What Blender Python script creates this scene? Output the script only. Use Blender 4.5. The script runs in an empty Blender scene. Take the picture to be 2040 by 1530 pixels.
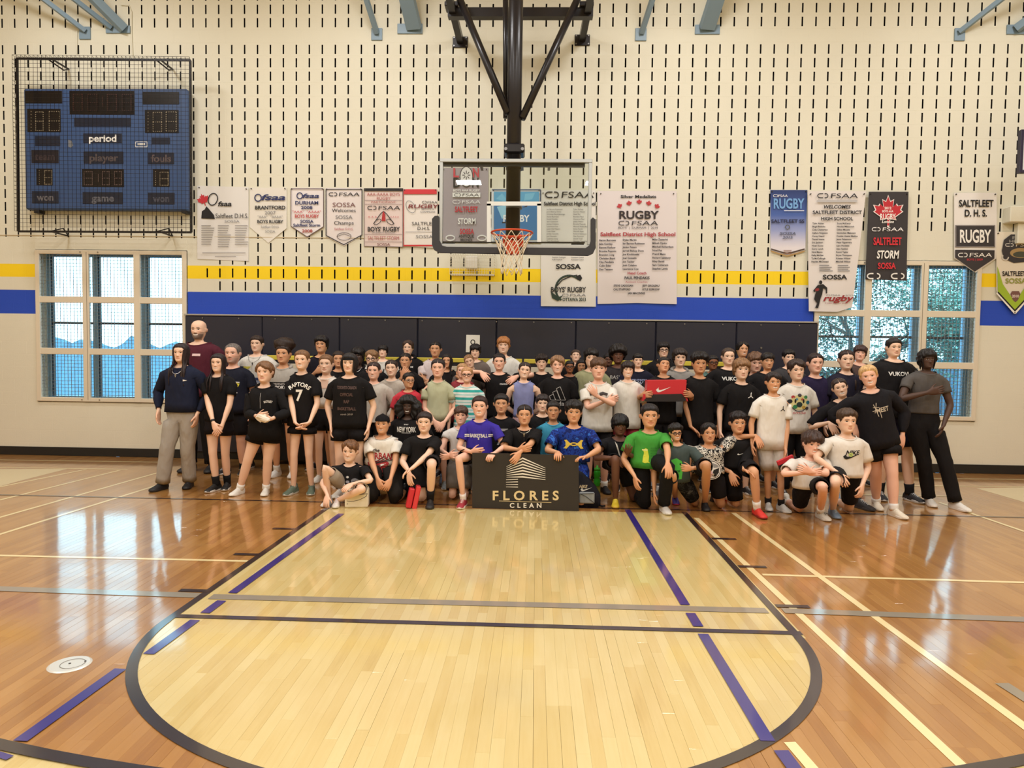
import bpy, bmesh, math, random
import numpy as np
from mathutils import Vector, Matrix
from mathutils.bvhtree import BVHTree
from mathutils.geometry import tessellate_polygon

random.seed(7); rng = np.random.default_rng(7)
S = bpy.context.scene
COL = S.collection
PI = math.pi
# ------------------------------------------------------------------ camera
FPX, PITCH, ROLL, YAW = 1373.86, .0445, .0141, .0341
CAM = np.array([.2785, -9.80, 1.587])
_cy, _sy, _cp, _sp, _cr, _sr = math.cos(YAW), math.sin(YAW), math.cos(PITCH), math.sin(PITCH), math.cos(ROLL), math.sin(ROLL)
_r0 = np.array([_cy, _sy, 0]); _f0 = np.array([-_sy, _cy, 0]); _u0 = np.array([0, 0, 1.])
FW = _f0*_cp - _u0*_sp; _up = _u0*_cp + _f0*_sp
RT = _r0*_cr + _up*_sr; UP = -_r0*_sr + _up*_cr
cd = bpy.data.cameras.new('camera'); cam = bpy.data.objects.new('camera', cd); COL.objects.link(cam)
cd.sensor_width = 36; cd.lens = FPX/2040*36; cd.clip_start = .05; cd.clip_end = 400
cam.matrix_world = Matrix(((RT[0], UP[0], -FW[0], CAM[0]), (RT[1], UP[1], -FW[1], CAM[1]), (RT[2], UP[2], -FW[2], CAM[2]), (0, 0, 0, 1)))
S.camera = cam
def ray(x, y): return FW + RT*((x-1020)/FPX) + UP*((765-y)/FPX)
def at(x, y, Y=0.):
    """the point of the vertical plane at distance Y that is seen at x, y"""
    d = ray(x, y); return CAM + d*((Y-CAM[1])/d[1])
def fl(x, y, z=0.):
    d = ray(x, y); return CAM + d*((z-CAM[2])/d[2])
def pxm(Y): return FPX/(Y-CAM[1])            # rough pixels per metre at depth Y
# ------------------------------------------------------------------ exposure, sky, lights
vs = S.view_settings
vs.view_transform = 'Standard'; vs.look = 'None'; vs.gamma = 1; vs.use_curve_mapping = False
vs.exposure = 0.0
S.cycles.use_denoising = True
S.cycles.max_bounces = 8; S.cycles.diffuse_bounces = 4; S.cycles.glossy_bounces = 4
S.cycles.transparent_max_bounces = 16; S.cycles.transmission_bounces = 6
S.cycles.sample_clamp_indirect = 6; S.cycles.caustics_reflective = False; S.cycles.caustics_refractive = False
W = bpy.data.worlds.new('sky'); S.world = W; W.use_nodes = True
bg = W.node_tree.nodes['Background']; bg.inputs[0].default_value = (.70, .90, 1.0, 1); bg.inputs[1].default_value = 5.0
CEIL = 7.6
LAMPS = [(x, y) for y in (-2.4, -5.4, -8.6, -12.0, -16.0) for x in (-6.2, -2.0, 2.2, 6.4)]
LAMP_POWER = 77
def lamp(x, y):
    ld = bpy.data.lights.new('ceiling_lamp', 'AREA'); ld.shape = 'RECTANGLE'; ld.size = .8; ld.size_y = .6
    ld.energy = LAMP_POWER; ld.color = (1, .995, .985)
    o = bpy.data.objects.new('lamp_light', ld); COL.objects.link(o); o.location = (x, y, CEIL-.47)
    return o
for x, y in LAMPS: lamp(x, y)

# ------------------------------------------------------------------ helpers
def lin(c):
    return tuple((v/255/12.92 if v/255 <= .04045 else ((v/255+.055)/1.055)**2.4) for v in c[:3])
MATS = {}
def nodes(m): return m.node_tree.nodes, m.node_tree.links
def mat(name, c, rough=.6, metal=0., spec=.5, bump=None, coat=0., var=None):
    """c in 0..255 sRGB; bump=(scale, strength, stretch); var=(scale, amount)"""
    key = (name, c, rough, metal)
    if key in MATS: return MATS[key]
    m = bpy.data.materials.new(name); m.use_nodes = True; N, L = nodes(m)
    b = N['Principled BSDF']; col = (*lin(c), 1)
    b.inputs['Base Color'].default_value = col; b.inputs['Roughness'].default_value = rough
    b.inputs['Metallic'].default_value = metal; b.inputs['Specular IOR Level'].default_value = spec
    b.inputs['Coat Weight'].default_value = coat
    m.diffuse_color = col
    if bump or var:
        tc = N.new('ShaderNodeTexCoord')
    if bump:
        mp = N.new('ShaderNodeMapping'); mp.inputs['Scale'].default_value = bump[2] if len(bump) > 2 else (1, 1, 1)
        nz = N.new('ShaderNodeTexNoise'); nz.inputs['Scale'].default_value = bump[0]; nz.inputs['Detail'].default_value = 3
        bp = N.new('ShaderNodeBump'); bp.inputs['Strength'].default_value = bump[1]; bp.inputs['Distance'].default_value = .02
        L.new(tc.outputs['Object'], mp.inputs[0]); L.new(mp.outputs[0], nz.inputs['Vector'])
        L.new(nz.outputs[0], bp.inputs['Height']); L.new(bp.outputs[0], b.inputs['Normal'])
    if var:
        nz = N.new('ShaderNodeTexNoise'); nz.inputs['Scale'].default_value = var[0]; nz.inputs['Detail'].default_value = 4
        L.new(tc.outputs['Object'], nz.inputs['Vector'])
        mx = N.new('ShaderNodeMix'); mx.data_type = 'RGBA'; a = var[1]
        mx.inputs['A'].default_value = tuple(v*(1-a) for v in col[:3])+(1,); mx.inputs['B'].default_value = tuple(min(1, v*(1+a)) for v in col[:3])+(1,)
        L.new(nz.outputs[0], mx.inputs['Factor']); L.new(mx.outputs['Result'], b.inputs['Base Color'])
    MATS[key] = m; return m

def link(o, parent=None):
    COL.objects.link(o)
    if parent is not None: o.parent = parent
    return o
def mesh(name, V, F, m, parent=None, smooth=False, fix=True, mi=None):
    me = bpy.data.meshes.new(name)
    me.from_pydata([tuple(map(float, v)) for v in V], [], [tuple(int(i) for i in f) for f in F])
    ms = m if isinstance(m, (list, tuple)) else [m]
    for x in ms: me.materials.append(x)
    if mi is not None: me.polygons.foreach_set('material_index', list(mi))
    if fix:
        bm = bmesh.new(); bm.from_mesh(me); bmesh.ops.recalc_face_normals(bm, faces=bm.faces); bm.to_mesh(me); bm.free()
    if smooth: me.polygons.foreach_set('use_smooth', [True]*len(me.polygons))
    me.update()
    return link(bpy.data.objects.new(name, me), parent)
def tag(o, label=None, cat=None, group=None, kind=None):
    if label: o['label'] = label
    if cat: o['category'] = cat
    if group: o['group'] = group
    if kind: o['kind'] = kind
    return o
def empty(name, loc=(0, 0, 0)):
    o = bpy.data.objects.new(name, None); COL.objects.link(o); o.location = loc; o.empty_display_size = .05; return o
class MB:
    """collects simple solids into one mesh"""
    def __init__(s): s.V = []; s.F = []
    def add(s, V, F):
        n = len(s.V); s.V += [tuple(map(float, v)) for v in V]; s.F += [tuple(i+n for i in f) for f in F]; return s
    def box(s, p, q):
        x0, y0, z0 = p; x1, y1, z1 = q
        return s.add([(x0, y0, z0), (x1, y0, z0), (x1, y1, z0), (x0, y1, z0), (x0, y0, z1), (x1, y0, z1), (x1, y1, z1), (x0, y1, z1)],
                     [(0, 3, 2, 1), (4, 5, 6, 7), (0, 1, 5, 4), (1, 2, 6, 5), (2, 3, 7, 6), (3, 0, 4, 7)])
    def bbox(s, p, q, b=.01):
        """box with chamfered edges along all sides"""
        p = np.minimum(p, q); q = np.maximum(np.array(p), q) if False else q
        x0, y0, z0 = p; x1, y1, z1 = q
        V = []; idx = {}
        for sx, X, dx in ((0, x0, b), (1, x1, -b)):
            for sy, Yv, dy in ((0, y0, b), (1, y1, -b)):
                for sz, Z, dz in ((0, z0, b), (1, z1, -b)):
                    idx[(sx, sy, sz, 0)] = len(V); V.append((X, Yv+dy, Z+dz))
                    idx[(sx, sy, sz, 1)] = len(V); V.append((X+dx, Yv, Z+dz))
                    idx[(sx, sy, sz, 2)] = len(V); V.append((X+dx, Yv+dy, Z))
        F = []
        for a in range(3):
            o = [i for i in range(3) if i != a]
            for sd in (0, 1):
                f = []
                for u, v in ((0, 0), (1, 0), (1, 1), (0, 1)):
                    k = [0, 0, 0]; k[a] = sd; k[o[0]] = u; k[o[1]] = v; f.append(idx[(*k, a)])
                F.append(f)
            for u in (0, 1):
                for v in (0, 1):
                    k0 = [0, 0, 0]; k0[o[0]] = u; k0[o[1]] = v; k1 = list(k0); k1[a] = 1
                    F.append([idx[(*k0, o[0])], idx[(*k1, o[0])], idx[(*k1, o[1])], idx[(*k0, o[1])]])
        for c in [(i, j, k) for i in (0, 1) for j in (0, 1) for k in (0, 1)]:
            F.append([idx[(*c, 0)], idx[(*c, 1)], idx[(*c, 2)]])
        return s.add(V, F)
    def tube(s, pts, r, n=8, caps=True, closed=False):
        pts = [np.array(p, float) for p in pts]; m = len(pts)
        rs = r if isinstance(r, (list, tuple, np.ndarray)) else [r]*m
        V = []; prev = None
        for i, p in enumerate(pts):
            if closed: d = pts[(i+1) % m]-pts[i-1]
            else: d = pts[min(i+1, m-1)]-pts[max(i-1, 0)]
            d = d/(np.linalg.norm(d)+1e-12)
            if prev is None:
                h = np.array([0, 0, 1.]) if abs(d[2]) < .9 else np.array([1., 0, 0])
                u = np.cross(d, h)
            else: u = prev-d*np.dot(prev, d)
            u /= np.linalg.norm(u)+1e-12; prev = u; v = np.cross(d, u)
            for k in range(n):
                a = 2*PI*k/n; V.append(p+rs[i]*(u*math.cos(a)+v*math.sin(a)))
        F = []
        for i in range(m if closed else m-1):
            j = (i+1) % m
            for k in range(n):
                l = (k+1) % n; F.append((i*n+k, i*n+l, j*n+l, j*n+k))
        if caps and not closed:
            F.append(tuple(range(n))[::-1]); F.append(tuple((m-1)*n+k for k in range(n)))
        return s.add(V, F)
    def bar(s, p, q, w, h=None, up=(0, 0, 1)):
        """square bar from p to q"""
        h = h or w; p = np.array(p, float); q = np.array(q, float); d = q-p; d /= np.linalg.norm(d)
        u = np.cross(d, np.array(up, float))
        if np.linalg.norm(u) < 1e-3: u = np.cross(d, np.array([1., 0, 0]))
        u /= np.linalg.norm(u); v = np.cross(u, d)
        V = []
        for c in (p, q):
            for a, b in ((-1, -1), (1, -1), (1, 1), (-1, 1)): V.append(c+u*a*w/2+v*b*h/2)
        return s.add(V, [(3, 2, 1, 0), (4, 5, 6, 7), (0, 1, 5, 4), (1, 2, 6, 5), (2, 3, 7, 6), (3, 0, 4, 7)])
    def prism(s, poly, d):
        """flat polygon (list of 3D points) given thickness vector d"""
        n = len(poly); P = [np.array(p, float) for p in poly]; d = np.array(d, float)
        V = P+[p+d for p in P]
        T = [tuple(t) for t in tessellate_polygon([[Vector(p) for p in P]])]
        F = T+[tuple(i+n for i in t[::-1]) for t in T]
        F += [(i, (i+1) % n, (i+1) % n+n, i+n) for i in range(n)]
        return s.add(V, F)
    def build(s, name, m, parent=None, smooth=False): return mesh(name, s.V, s.F, m, parent, smooth)
def norm(v): v = np.array(v, float); return v/(np.linalg.norm(v)+1e-12)

# ------------------------------------------------------------------ lettering: glyph outlines taken once from Blender's own font
GL = {}
def glyphs():
    chars = "ABCDEFGHIJKLMNOPQRSTUVWXYZabcdefghijklmnopqrstuvwxyz0123456789.,'\"|-:&"
    jobs = []
    def tx(body, off):
        c = bpy.data.curves.new('glyph', 'FONT'); c.body = body; c.dimensions = '2D'; c.fill_mode = 'BOTH'; c.resolution_u = 3; c.offset = off
        o = bpy.data.objects.new('glyph', c); COL.objects.link(o); return o
    for bold, off in ((0, 0.), (1, .027)):
        jobs.append((bold, None, tx('HH', off)))
        for ch in chars: jobs.append((bold, ch, tx('H'+ch+'H', off))); jobs.append((bold, '='+ch, tx(ch, off)))
    dg = bpy.context.evaluated_depsgraph_get()
    base = {}; ext = {}
    for bold, ch, o in jobs:
        e = o.evaluated_get(dg); me = e.to_mesh()
        n = len(me.vertices); co = np.zeros(n*3); me.vertices.foreach_get('co', co); co = co.reshape(-1, 3)[:, :2]
        if ch is None: base[bold] = co[:, 0].max()-co[:, 0].min()
        elif ch[0] == '=' and len(ch) == 2:
            me.calc_loop_triangles(); GL[(bold, ch[1])] = [co.copy(), [tuple(t.vertices) for t in me.loop_triangles], 0]
        else: ext[(bold, ch)] = co[:, 0].max()-co[:, 0].min()
        e.to_mesh_clear()
    for k, w in ext.items(): GL[k][2] = w-base[k[0]]
    for _, _, o in jobs:
        c = o.data; bpy.data.objects.remove(o); bpy.data.curves.remove(c)
    h = GL[(0, 'H')][0]; GL['cap'] = h[:, 1].max()-h[:, 1].min()
glyphs()
class Decal:
    """flat print: coloured text and shapes in 2D (x right, y DOWN), mapped onto a surface when built"""
    def __init__(s): s.V = []; s.F = []; s.C = []; s.Z = []; s.L = 0
    def _add(s, V, F, c):
        n = len(s.V); V = list(V); s.Z += [s.L]*len(V); s.V += [tuple(v) for v in V]; s.F += [tuple(i+n for i in f) for f in F]; s.C += [c]*len(F)
    def text(s, c, t, x, y, h, w=None, al='C', bold=1, shear=0, sp=0., rot=0., arc=None):
        """centre line x, y = middle of capitals, h = capital height, w = fitted width"""
        s.L += 1; sc = h/GL['cap']; X = 0; P = []
        for ch in t:
            if ch == ' ': X += .28*sc+sp*h; continue
            g = GL.get((bold, ch)) or GL[(bold, '-')]
            P.append((g, X)); X += g[2]*sc+sp*h
        X -= sp*h; fx = (w/X) if w and X > 0 else 1.; Wd = X*fx
        x0 = -Wd/2 if al == 'C' else (0 if al == 'L' else -Wd)
        ca, sa = math.cos(rot), math.sin(rot)
        for g, gx in P:
            co = g[0]*sc; vx = (co[:, 0]+gx+co[:, 1]*shear)*fx+x0; vy = co[:, 1]-h/2
            if arc:     # letters stand on a circle of radius arc
                ctr = gx*fx+x0+g[2]*sc*fx/2; a = ctr/arc; lx = vx-ctr; ly = vy
                vx = math.sin(a)*(arc+ly)+lx*math.cos(a); vy = math.cos(a)*(arc+ly)-lx*math.sin(a)-arc
            rx = vx*ca+vy*sa; ry = -vx*sa+vy*ca
            s._add(zip(x+rx, y-ry), g[1], c)
        return s
    def poly(s, c, pts):
        s.L += 1; T = tessellate_polygon([[Vector((p[0], p[1], 0)) for p in pts]])
        s._add(pts, [tuple(t) for t in T], c); return s
    def rect(s, c, x0, y0, x1, y1, n=1):
        s.L += 1
        for i in range(n):
            a = x0+(x1-x0)*i/n; b = x0+(x1-x0)*(i+1)/n; s._add([(a, y0), (b, y0), (b, y1), (a, y1)], [(0, 1, 2, 3)], c)
        return s
    def line(s, c, pts, w):
        s.L += 1
        for (a, b), (d, e) in zip(pts[:-1], pts[1:]):
            l = math.hypot(d-a, e-b) or 1; nx, ny = -(e-b)/l*w/2, (d-a)/l*w/2
            s._add([(a+nx, b+ny), (d+nx, e+ny), (d-nx, e-ny), (a-nx, b-ny)], [(0, 1, 2, 3)], c)
        return s
    def ell(s, c, x, y, rx, ry, n=20, rot=0):
        s.L += 1; ca, sa = math.cos(rot), math.sin(rot)
        P = [(x+rx*math.cos(2*PI*i/n)*ca-ry*math.sin(2*PI*i/n)*sa, y+rx*math.cos(2*PI*i/n)*sa+ry*math.sin(2*PI*i/n)*ca) for i in range(n)]
        s._add(P, [tuple(range(n))], c); return s
    def ring(s, c, x, y, rx, ry, w, n=24, a0=0, a1=2*PI, rot=0):
        P = []; ca, sa = math.cos(rot), math.sin(rot)
        for i in range(n+1):
            a = a0+(a1-a0)*i/n; q = (rx*math.cos(a), ry*math.sin(a)); P.append((x+q[0]*ca-q[1]*sa, y+q[0]*sa+q[1]*ca))
        return s.line(c, P, w)
    def split(s, m):
        """cut long triangles so that a print follows a curved cloth"""
        F, C = [], []
        st = [(t, c) for f, c in zip(s.F, s.C) for t in ([f] if len(f) == 3 else [(f[0], f[i], f[i+1]) for i in range(1, len(f)-1)])]
        while st:
            t, c = st.pop(); P = [s.V[i] for i in t]; L = [math.dist(P[i], P[(i+1) % 3]) for i in range(3)]; i = L.index(max(L))
            if L[i] <= m: F.append(t); C.append(c); continue
            p, q, r = t[i], t[(i+1) % 3], t[(i+2) % 3]; n = len(s.V); s.V.append(((s.V[p][0]+s.V[q][0])/2, (s.V[p][1]+s.V[q][1])/2)); s.Z.append(s.Z[p]); st += [((p, n, r), c), ((n, q, r), c)]
        s.F, s.C = F, C
    def build(s, fn, parent, name='print', rough=.6):
        if not s.V: return None
        cs = list(dict.fromkeys(s.C)); ms = [mat('print_ink', c, rough) for c in cs]
        return mesh(name, [fn(x, y, s.Z[i]) for i, (x, y) in enumerate(s.V)], s.F, ms, parent, fix=False, mi=[cs.index(c) for c in s.C])
BLK = (22, 20, 22); WHT = (240, 238, 234); RED = (196, 40, 52); GREY = (120, 120, 124)
LEAF = [(0, -1), (.14, -.62), (.36, -.74), (.30, -.28), (.52, -.48), (.60, -.34), (.92, -.40), (.78, -.08), (.92, .02), (.44, .36), (.50, .54), (.07, .46), (.07, .95),
        (-.07, .95), (-.07, .46), (-.50, .54), (-.44, .36), (-.92, .02), (-.78, -.08), (-.92, -.40), (-.60, -.34), (-.52, -.48), (-.30, -.28), (-.36, -.74), (-.14, -.62)]
def leaf(d, c, x, y, r, rot=0):
    ca, sa = math.cos(rot), math.sin(rot); return d.poly(c, [(x+r*(a*ca-b*sa), y+r*(a*sa+b*ca)) for a, b in LEAF])
SWOOSH = [(-1, .02), (-.93, .20), (-.80, .33), (-.62, .36), (-.40, .30), (0, .13), (1, -.36), (.1, -.06), (-.30, .05), (-.52, .07), (-.66, .0), (-.68, -.14), (-.62, -.30), (-.82, -.12), (-.95, -.02)]
def swoosh(d, c, x, y, w): return d.poly(c, [(x+a*w/2, y+b*w/2) for a, b in SWOOSH])
def ofsaa(d, c, x, y, h, w):
    """the tournament wordmark: a broken ring followed by wide letters"""
    t = h*.2; r = h*.5
    d.ring(c, x-w*.42, y, r*1.0, r*.9, t, 10, .5*PI, 1.5*PI); d.line(c, [(x-w*.42, y-r*.9), (x-w*.34, y-r*.9)], t); d.line(c, [(x-w*.42, y+r*.9), (x-w*.34, y+r*.9)], t)
    d.ring(c, x-w*.27, y, r*.8, r*.9, t, 10, -.5*PI, .5*PI); d.line(c, [(x-w*.31, y-r*.9), (x-w*.27, y-r*.9)], t); d.line(c, [(x-w*.31, y+r*.9), (x-w*.27, y+r*.9)], t)
    return d.text(c, 'FSAA', x+w*.16, y, h, w*.68, bold=0, shear=.08)
# ================================================================== ROOM
XL, XR, YB = -10.5, 10.5, -21.0
SL = .1847; X0 = -7.409; Z0 = 5.819           # slot pitch, first slot, height of course 0
def paint_mat():
    m = bpy.data.materials.new('painted_block'); m.use_nodes = True; N, L = nodes(m); b = N['Principled BSDF']
    b.inputs['Roughness'].default_value = .55; b.inputs['Specular IOR Level'].default_value = .3
    g = N.new('ShaderNodeNewGeometry'); s = N.new('ShaderNodeSeparateXYZ'); L.new(g.outputs['Position'], s.inputs[0])
    # courses painted yellow and blue (bands of paint at fixed heights)
    r = N.new('ShaderNodeValToRGB'); r.color_ramp.interpolation = 'CONSTANT'
    mr = N.new('ShaderNodeMath'); mr.operation = 'DIVIDE'; mr.inputs[1].default_value = 8.; L.new(s.outputs['Z'], mr.inputs[0]); L.new(mr.outputs[0], r.inputs[0])
    zb0, zb1 = (Z0-20.5*SL)/8, (Z0-18.55*SL)/8; zy0, zy1 = (Z0-17.5*SL)/8, (Z0-16.5*SL)/8
    cream = (*lin((230, 227, 210)), 1)
    e = r.color_ramp.elements; e[0].position = 0; e[0].color = cream; e[1].position = zb0; e[1].color = (*lin((42, 80, 200)), 1)
    for p, c in ((zb1, cream), (zy0, (*lin((255, 220, 36)), 1)), (zy1, cream)):
        x = e.new(p); x.color = c
    nz = N.new('ShaderNodeTexNoise'); nz.inputs['Scale'].default_value = 1.3; nz.inputs['Detail'].default_value = 6; L.new(g.outputs['Position'], nz.inputs['Vector'])
    mx = N.new('ShaderNodeMix'); mx.data_type = 'RGBA'; mx.blend_type = 'MULTIPLY'; mx.inputs['Factor'].default_value = .10
    L.new(r.outputs[0], mx.inputs['A']); L.new(nz.outputs[0], mx.inputs['B']); L.new(mx.outputs['Result'], b.inputs['Base Color'])
    n2 = N.new('ShaderNodeTexNoise'); n2.inputs['Scale'].default_value = 60; L.new(g.outputs['Position'], n2.inputs['Vector'])
    bp = N.new('ShaderNodeBump'); bp.inputs['Strength'].default_value = .12; bp.inputs['Distance'].default_value = .01
    L.new(n2.outputs[0], bp.inputs['Height']); L.new(bp.outputs[0], b.inputs['Normal'])
    return m
PAINT = paint_mat()
CREAM = mat('cream_paint', (230, 227, 210), .55, bump=(30, .1))
DARKCORE = mat('cavity_shade', (14, 9, 7), .95)  # near-black colour stands in for the deep shade inside the slots
PLASTER = mat('plain_wall', (222, 208, 182), .8)
# windows: openings in the back wall (x0, x1, z0, z1)
def win_rect(px0, py0, px1, py1):
    a = at(px0, (py0+py1)/2); b = at(px1, (py0+py1)/2); t = at((px0+px1)/2, py0); c = at((px0+px1)/2, py1)
    return a[0], b[0], c[2], t[2]
WIN = [win_rect(74, 499, 373, 801), win_rect(1620, 520, 1948, 836)]
wall = tag(empty('wall_back'), kind='structure')
WT = .34                                     # wall thickness
cb = MB(); zt = CEIL
(xa, xb, za, zb_), (xc, xd, zc, zd) = WIN
def core(x0, x1, z0, z1):
    cb.box((x0, .06, z0), (x1, WT, z1))
core(XL, xa, 0, zt); core(xb, xc, 0, zt); core(xd, XR, 0, zt); core(xa, xb, 0, za); core(xa, xb, zb_, zt); core(xc, xd, 0, zc); core(xc, xd, zd, zt)
cb.build('core', DARKCORE, wall)
rv = MB()
for (x0, x1, z0, z1) in WIN:
    rv.box((x0-.01, .0, z0-.01), (x0+.004, WT+.01, z1+.01)); rv.box((x1-.004, .0, z0-.01), (x1+.01, WT+.01, z1+.01))
    rv.box((x0, .0, z0-.01), (x1, WT+.01, z0+.004)); rv.box((x0, .0, z1-.004), (x1, WT+.01, z1+.01))
rv.build('reveal', CREAM, wall)
def block_geo(w, h, slotted):
    """concrete block, centred, face at y=0, chamfered edges; two sound slots"""
    c = .002; d = .0011; B = MB(); B.dark = []; hw, hh = w/2, h/2; T = .06
    if slotted:
        sw, sh = .0215/2, .129/2
        xs = [-hw+c, -SL/2-sw, -SL/2+sw, SL/2-sw, SL/2+sw, hw-c]; zs = [-hh+c, -sh, sh, hh-c]
        V = [(x, 0, z) for z in zs for x in xs]; F = []
        for j in range(3):
            for i in range(5):
                if j == 1 and i in (1, 3): continue
                F.append((j*6+i, j*6+i+1, j*6+i+7, j*6+i+6))
        B.add(V, F)
        for sx in (-SL/2, SL/2):
            q = [(sx-sw, -sh), (sx+sw, -sh), (sx+sw, sh), (sx-sw, sh)]
            B.dark += list(range(len(B.F), len(B.F)+4)); B.add([(x, 0, z) for x, z in q]+[(x, T, z) for x, z in q], [(i, i+4, (i+1) % 4+4, (i+1) % 4) for i in range(4)])
    else:
        B.add([(-hw+c, 0, -hh+c), (hw-c, 0, -hh+c), (hw-c, 0, hh-c), (-hw+c, 0, hh-c)], [(0, 1, 2, 3)])
    o = [(-hw, d, -hh), (hw, d, -hh), (hw, d, hh), (-hw, d, hh)]; i_ = [(-hw+c, 0, -hh+c), (hw-c, 0, -hh+c), (hw-c, 0, hh-c), (-hw+c, 0, hh-c)]
    k = [(-hw, T, -hh), (hw, T, -hh), (hw, T, hh), (-hw, T, hh)]
    B.add(i_+o+k, [(j, j+4, (j+1) % 4+4, (j+1) % 4) for j in range(4)]+[(j+4, j+8, (j+1) % 4+8, (j+1) % 4+4) for j in range(4)])
    return B
def me_of(B, name):
    me = bpy.data.meshes.new(name); me.from_pydata(B.V, [], B.F); me.materials.append(PAINT); me.materials.append(DARKCORE)
    me.polygons.foreach_set('material_index', [int(i in B.dark) for i in range(len(B.F))]); me.update(); return me
BW = 2*SL
full_s, full_p = block_geo(BW, SL, True), block_geo(BW, SL, False)
ME_S, ME_P = me_of(full_s, 'block'), me_of(full_p, 'block')
single = []; rest = MB(); rdark = []
def cuts(x0, x1, z0, z1):
    out = [(x0, x1, z0, z1)]
    for (a, b, c, d) in WIN:
        nw = []
        for (p, q, r, s) in out:
            if q <= a or p >= b or s <= c+1e-6 or r >= d-1e-6: nw.append((p, q, r, s)); continue
            if p < a: nw.append((p, a, r, s))
            if q > b: nw.append((b, q, r, s))
            pp, qq = max(p, a), min(q, b)
            if r < c: nw.append((pp, qq, r, c))
            if s > d: nw.append((pp, qq, d, s))
        out = nw
    return [o for o in out if o[1]-o[0] > .004 and o[3]-o[2] > .004]
XS405, XS1612 = at(405, 520)[0], at(1612, 550)[0]
XL372, XR1735 = at(385, 480)[0], at(1737, 480)[0]
cand = []
for row in range(-9, 32):
    z = Z0-row*SL; z0, z1 = z-SL/2, z+SL/2
    if z0 > CEIL: continue
    z1 = min(z1, CEIL); z0 = max(0, z0)
    off = 0 if row % 2 else SL
    i = 0; x = X0+SL/2-off-20*BW
    while x < XR:
        xc_ = x
        x += BW
        if xc_+SL < XL or xc_-SL > XR: continue
        ps = cuts(xc_-SL, xc_+SL, z0, z1)
        sl = row <= 18 and row != -1
        if row >= 15 and (xc_ < XS405+.1 or xc_ > XS1612-.1): sl = False
        if row >= 14 and xc_ > XS1612+.05: sl = False
        for (a, b, c, d) in ps:
            fullb = abs((b-a)-BW) < 1e-6 and abs((d-c)-SL) < 1e-6
            cand.append(((a+b)/2, (c+d)/2, b-a, d-c, fullb, sl and fullb))
            if not fullb and sl: pass
vis = sorted([c for c in cand if c[4]], key=lambda c: abs(c[0]-.3)*.75+abs(c[1]-4.3) + (9 if c[1] < 1.9 else 0))
pick = set(id(c) for c in vis[:300])
for c in cand:
    cx, cz, w, h, fb, sl = c
    if id(c) in pick:
        o = link(bpy.data.objects.new('block', ME_S if sl else ME_P), wall); o.location = (cx, 0, cz)
    else:
        g = (full_s if sl else full_p) if fb else block_geo(w, h, False)
        rdark += [int(i in g.dark) for i in range(len(g.F))]; rest.add([(v[0]+cx, v[1], v[2]+cz) for v in g.V], g.F)
tag(mesh('block', rest.V, rest.F, [PAINT, DARKCORE], wall, fix=False, mi=rdark), kind='stuff')
# other walls, ceiling
def slab(name, p, q, m): return tag(MB().box(p, q).build(name, m), kind='structure')
slab('wall_left', (XL-.2, YB, 0), (XL, WT, CEIL), PLASTER); slab('wall_right', (XR, YB, 0), (XR+.2, WT, CEIL), PLASTER)
slab('wall_front', (XL, YB-.2, 0), (XR, YB, CEIL), PLASTER); slab('ceiling', (XL, YB, CEIL), (XR, WT, CEIL+.2), mat('ceiling_paint', (225, 215, 195), .8))
# baseboards, thin conduits and block joint line
bx0, bx1 = at(374, 800)[0], at(1621, 800)[0]
RUB = mat('black_rubber', (18, 17, 18), .5)
tag(MB().bbox((XL, -.014, 0), (bx0, 0, .125), .004).build('baseboard_left', RUB), kind='structure')
tag(MB().bbox((bx1, -.014, 0), (XR, 0, .125), .004).build('baseboard_right', RUB), kind='structure')
l0, l1 = at(-40, 468), at(884, 478)
tag(MB().bbox((l0[0], -.010, l0[2]-.006), (l1[0], 0, l0[2]+.006), .003).build('trim_1', mat('joint_shade', (205, 190, 162), .5)), kind='structure')  # darker raised strip standing in for the shadow line of a block joint
cnd = MB()
for pts in ([(155, 62), (154, 108)], [(265, 112), (263, 62), (263, 24), (258, 12), (242, 11)]):
    cnd.tube([at(x, y)+np.array([0, -.012, 0]) for x, y in pts], .006, 6)
tag(cnd.build('conduit', CREAM), 'thin cream cable conduits running up the wall above the scoreboard', 'conduit')

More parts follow.
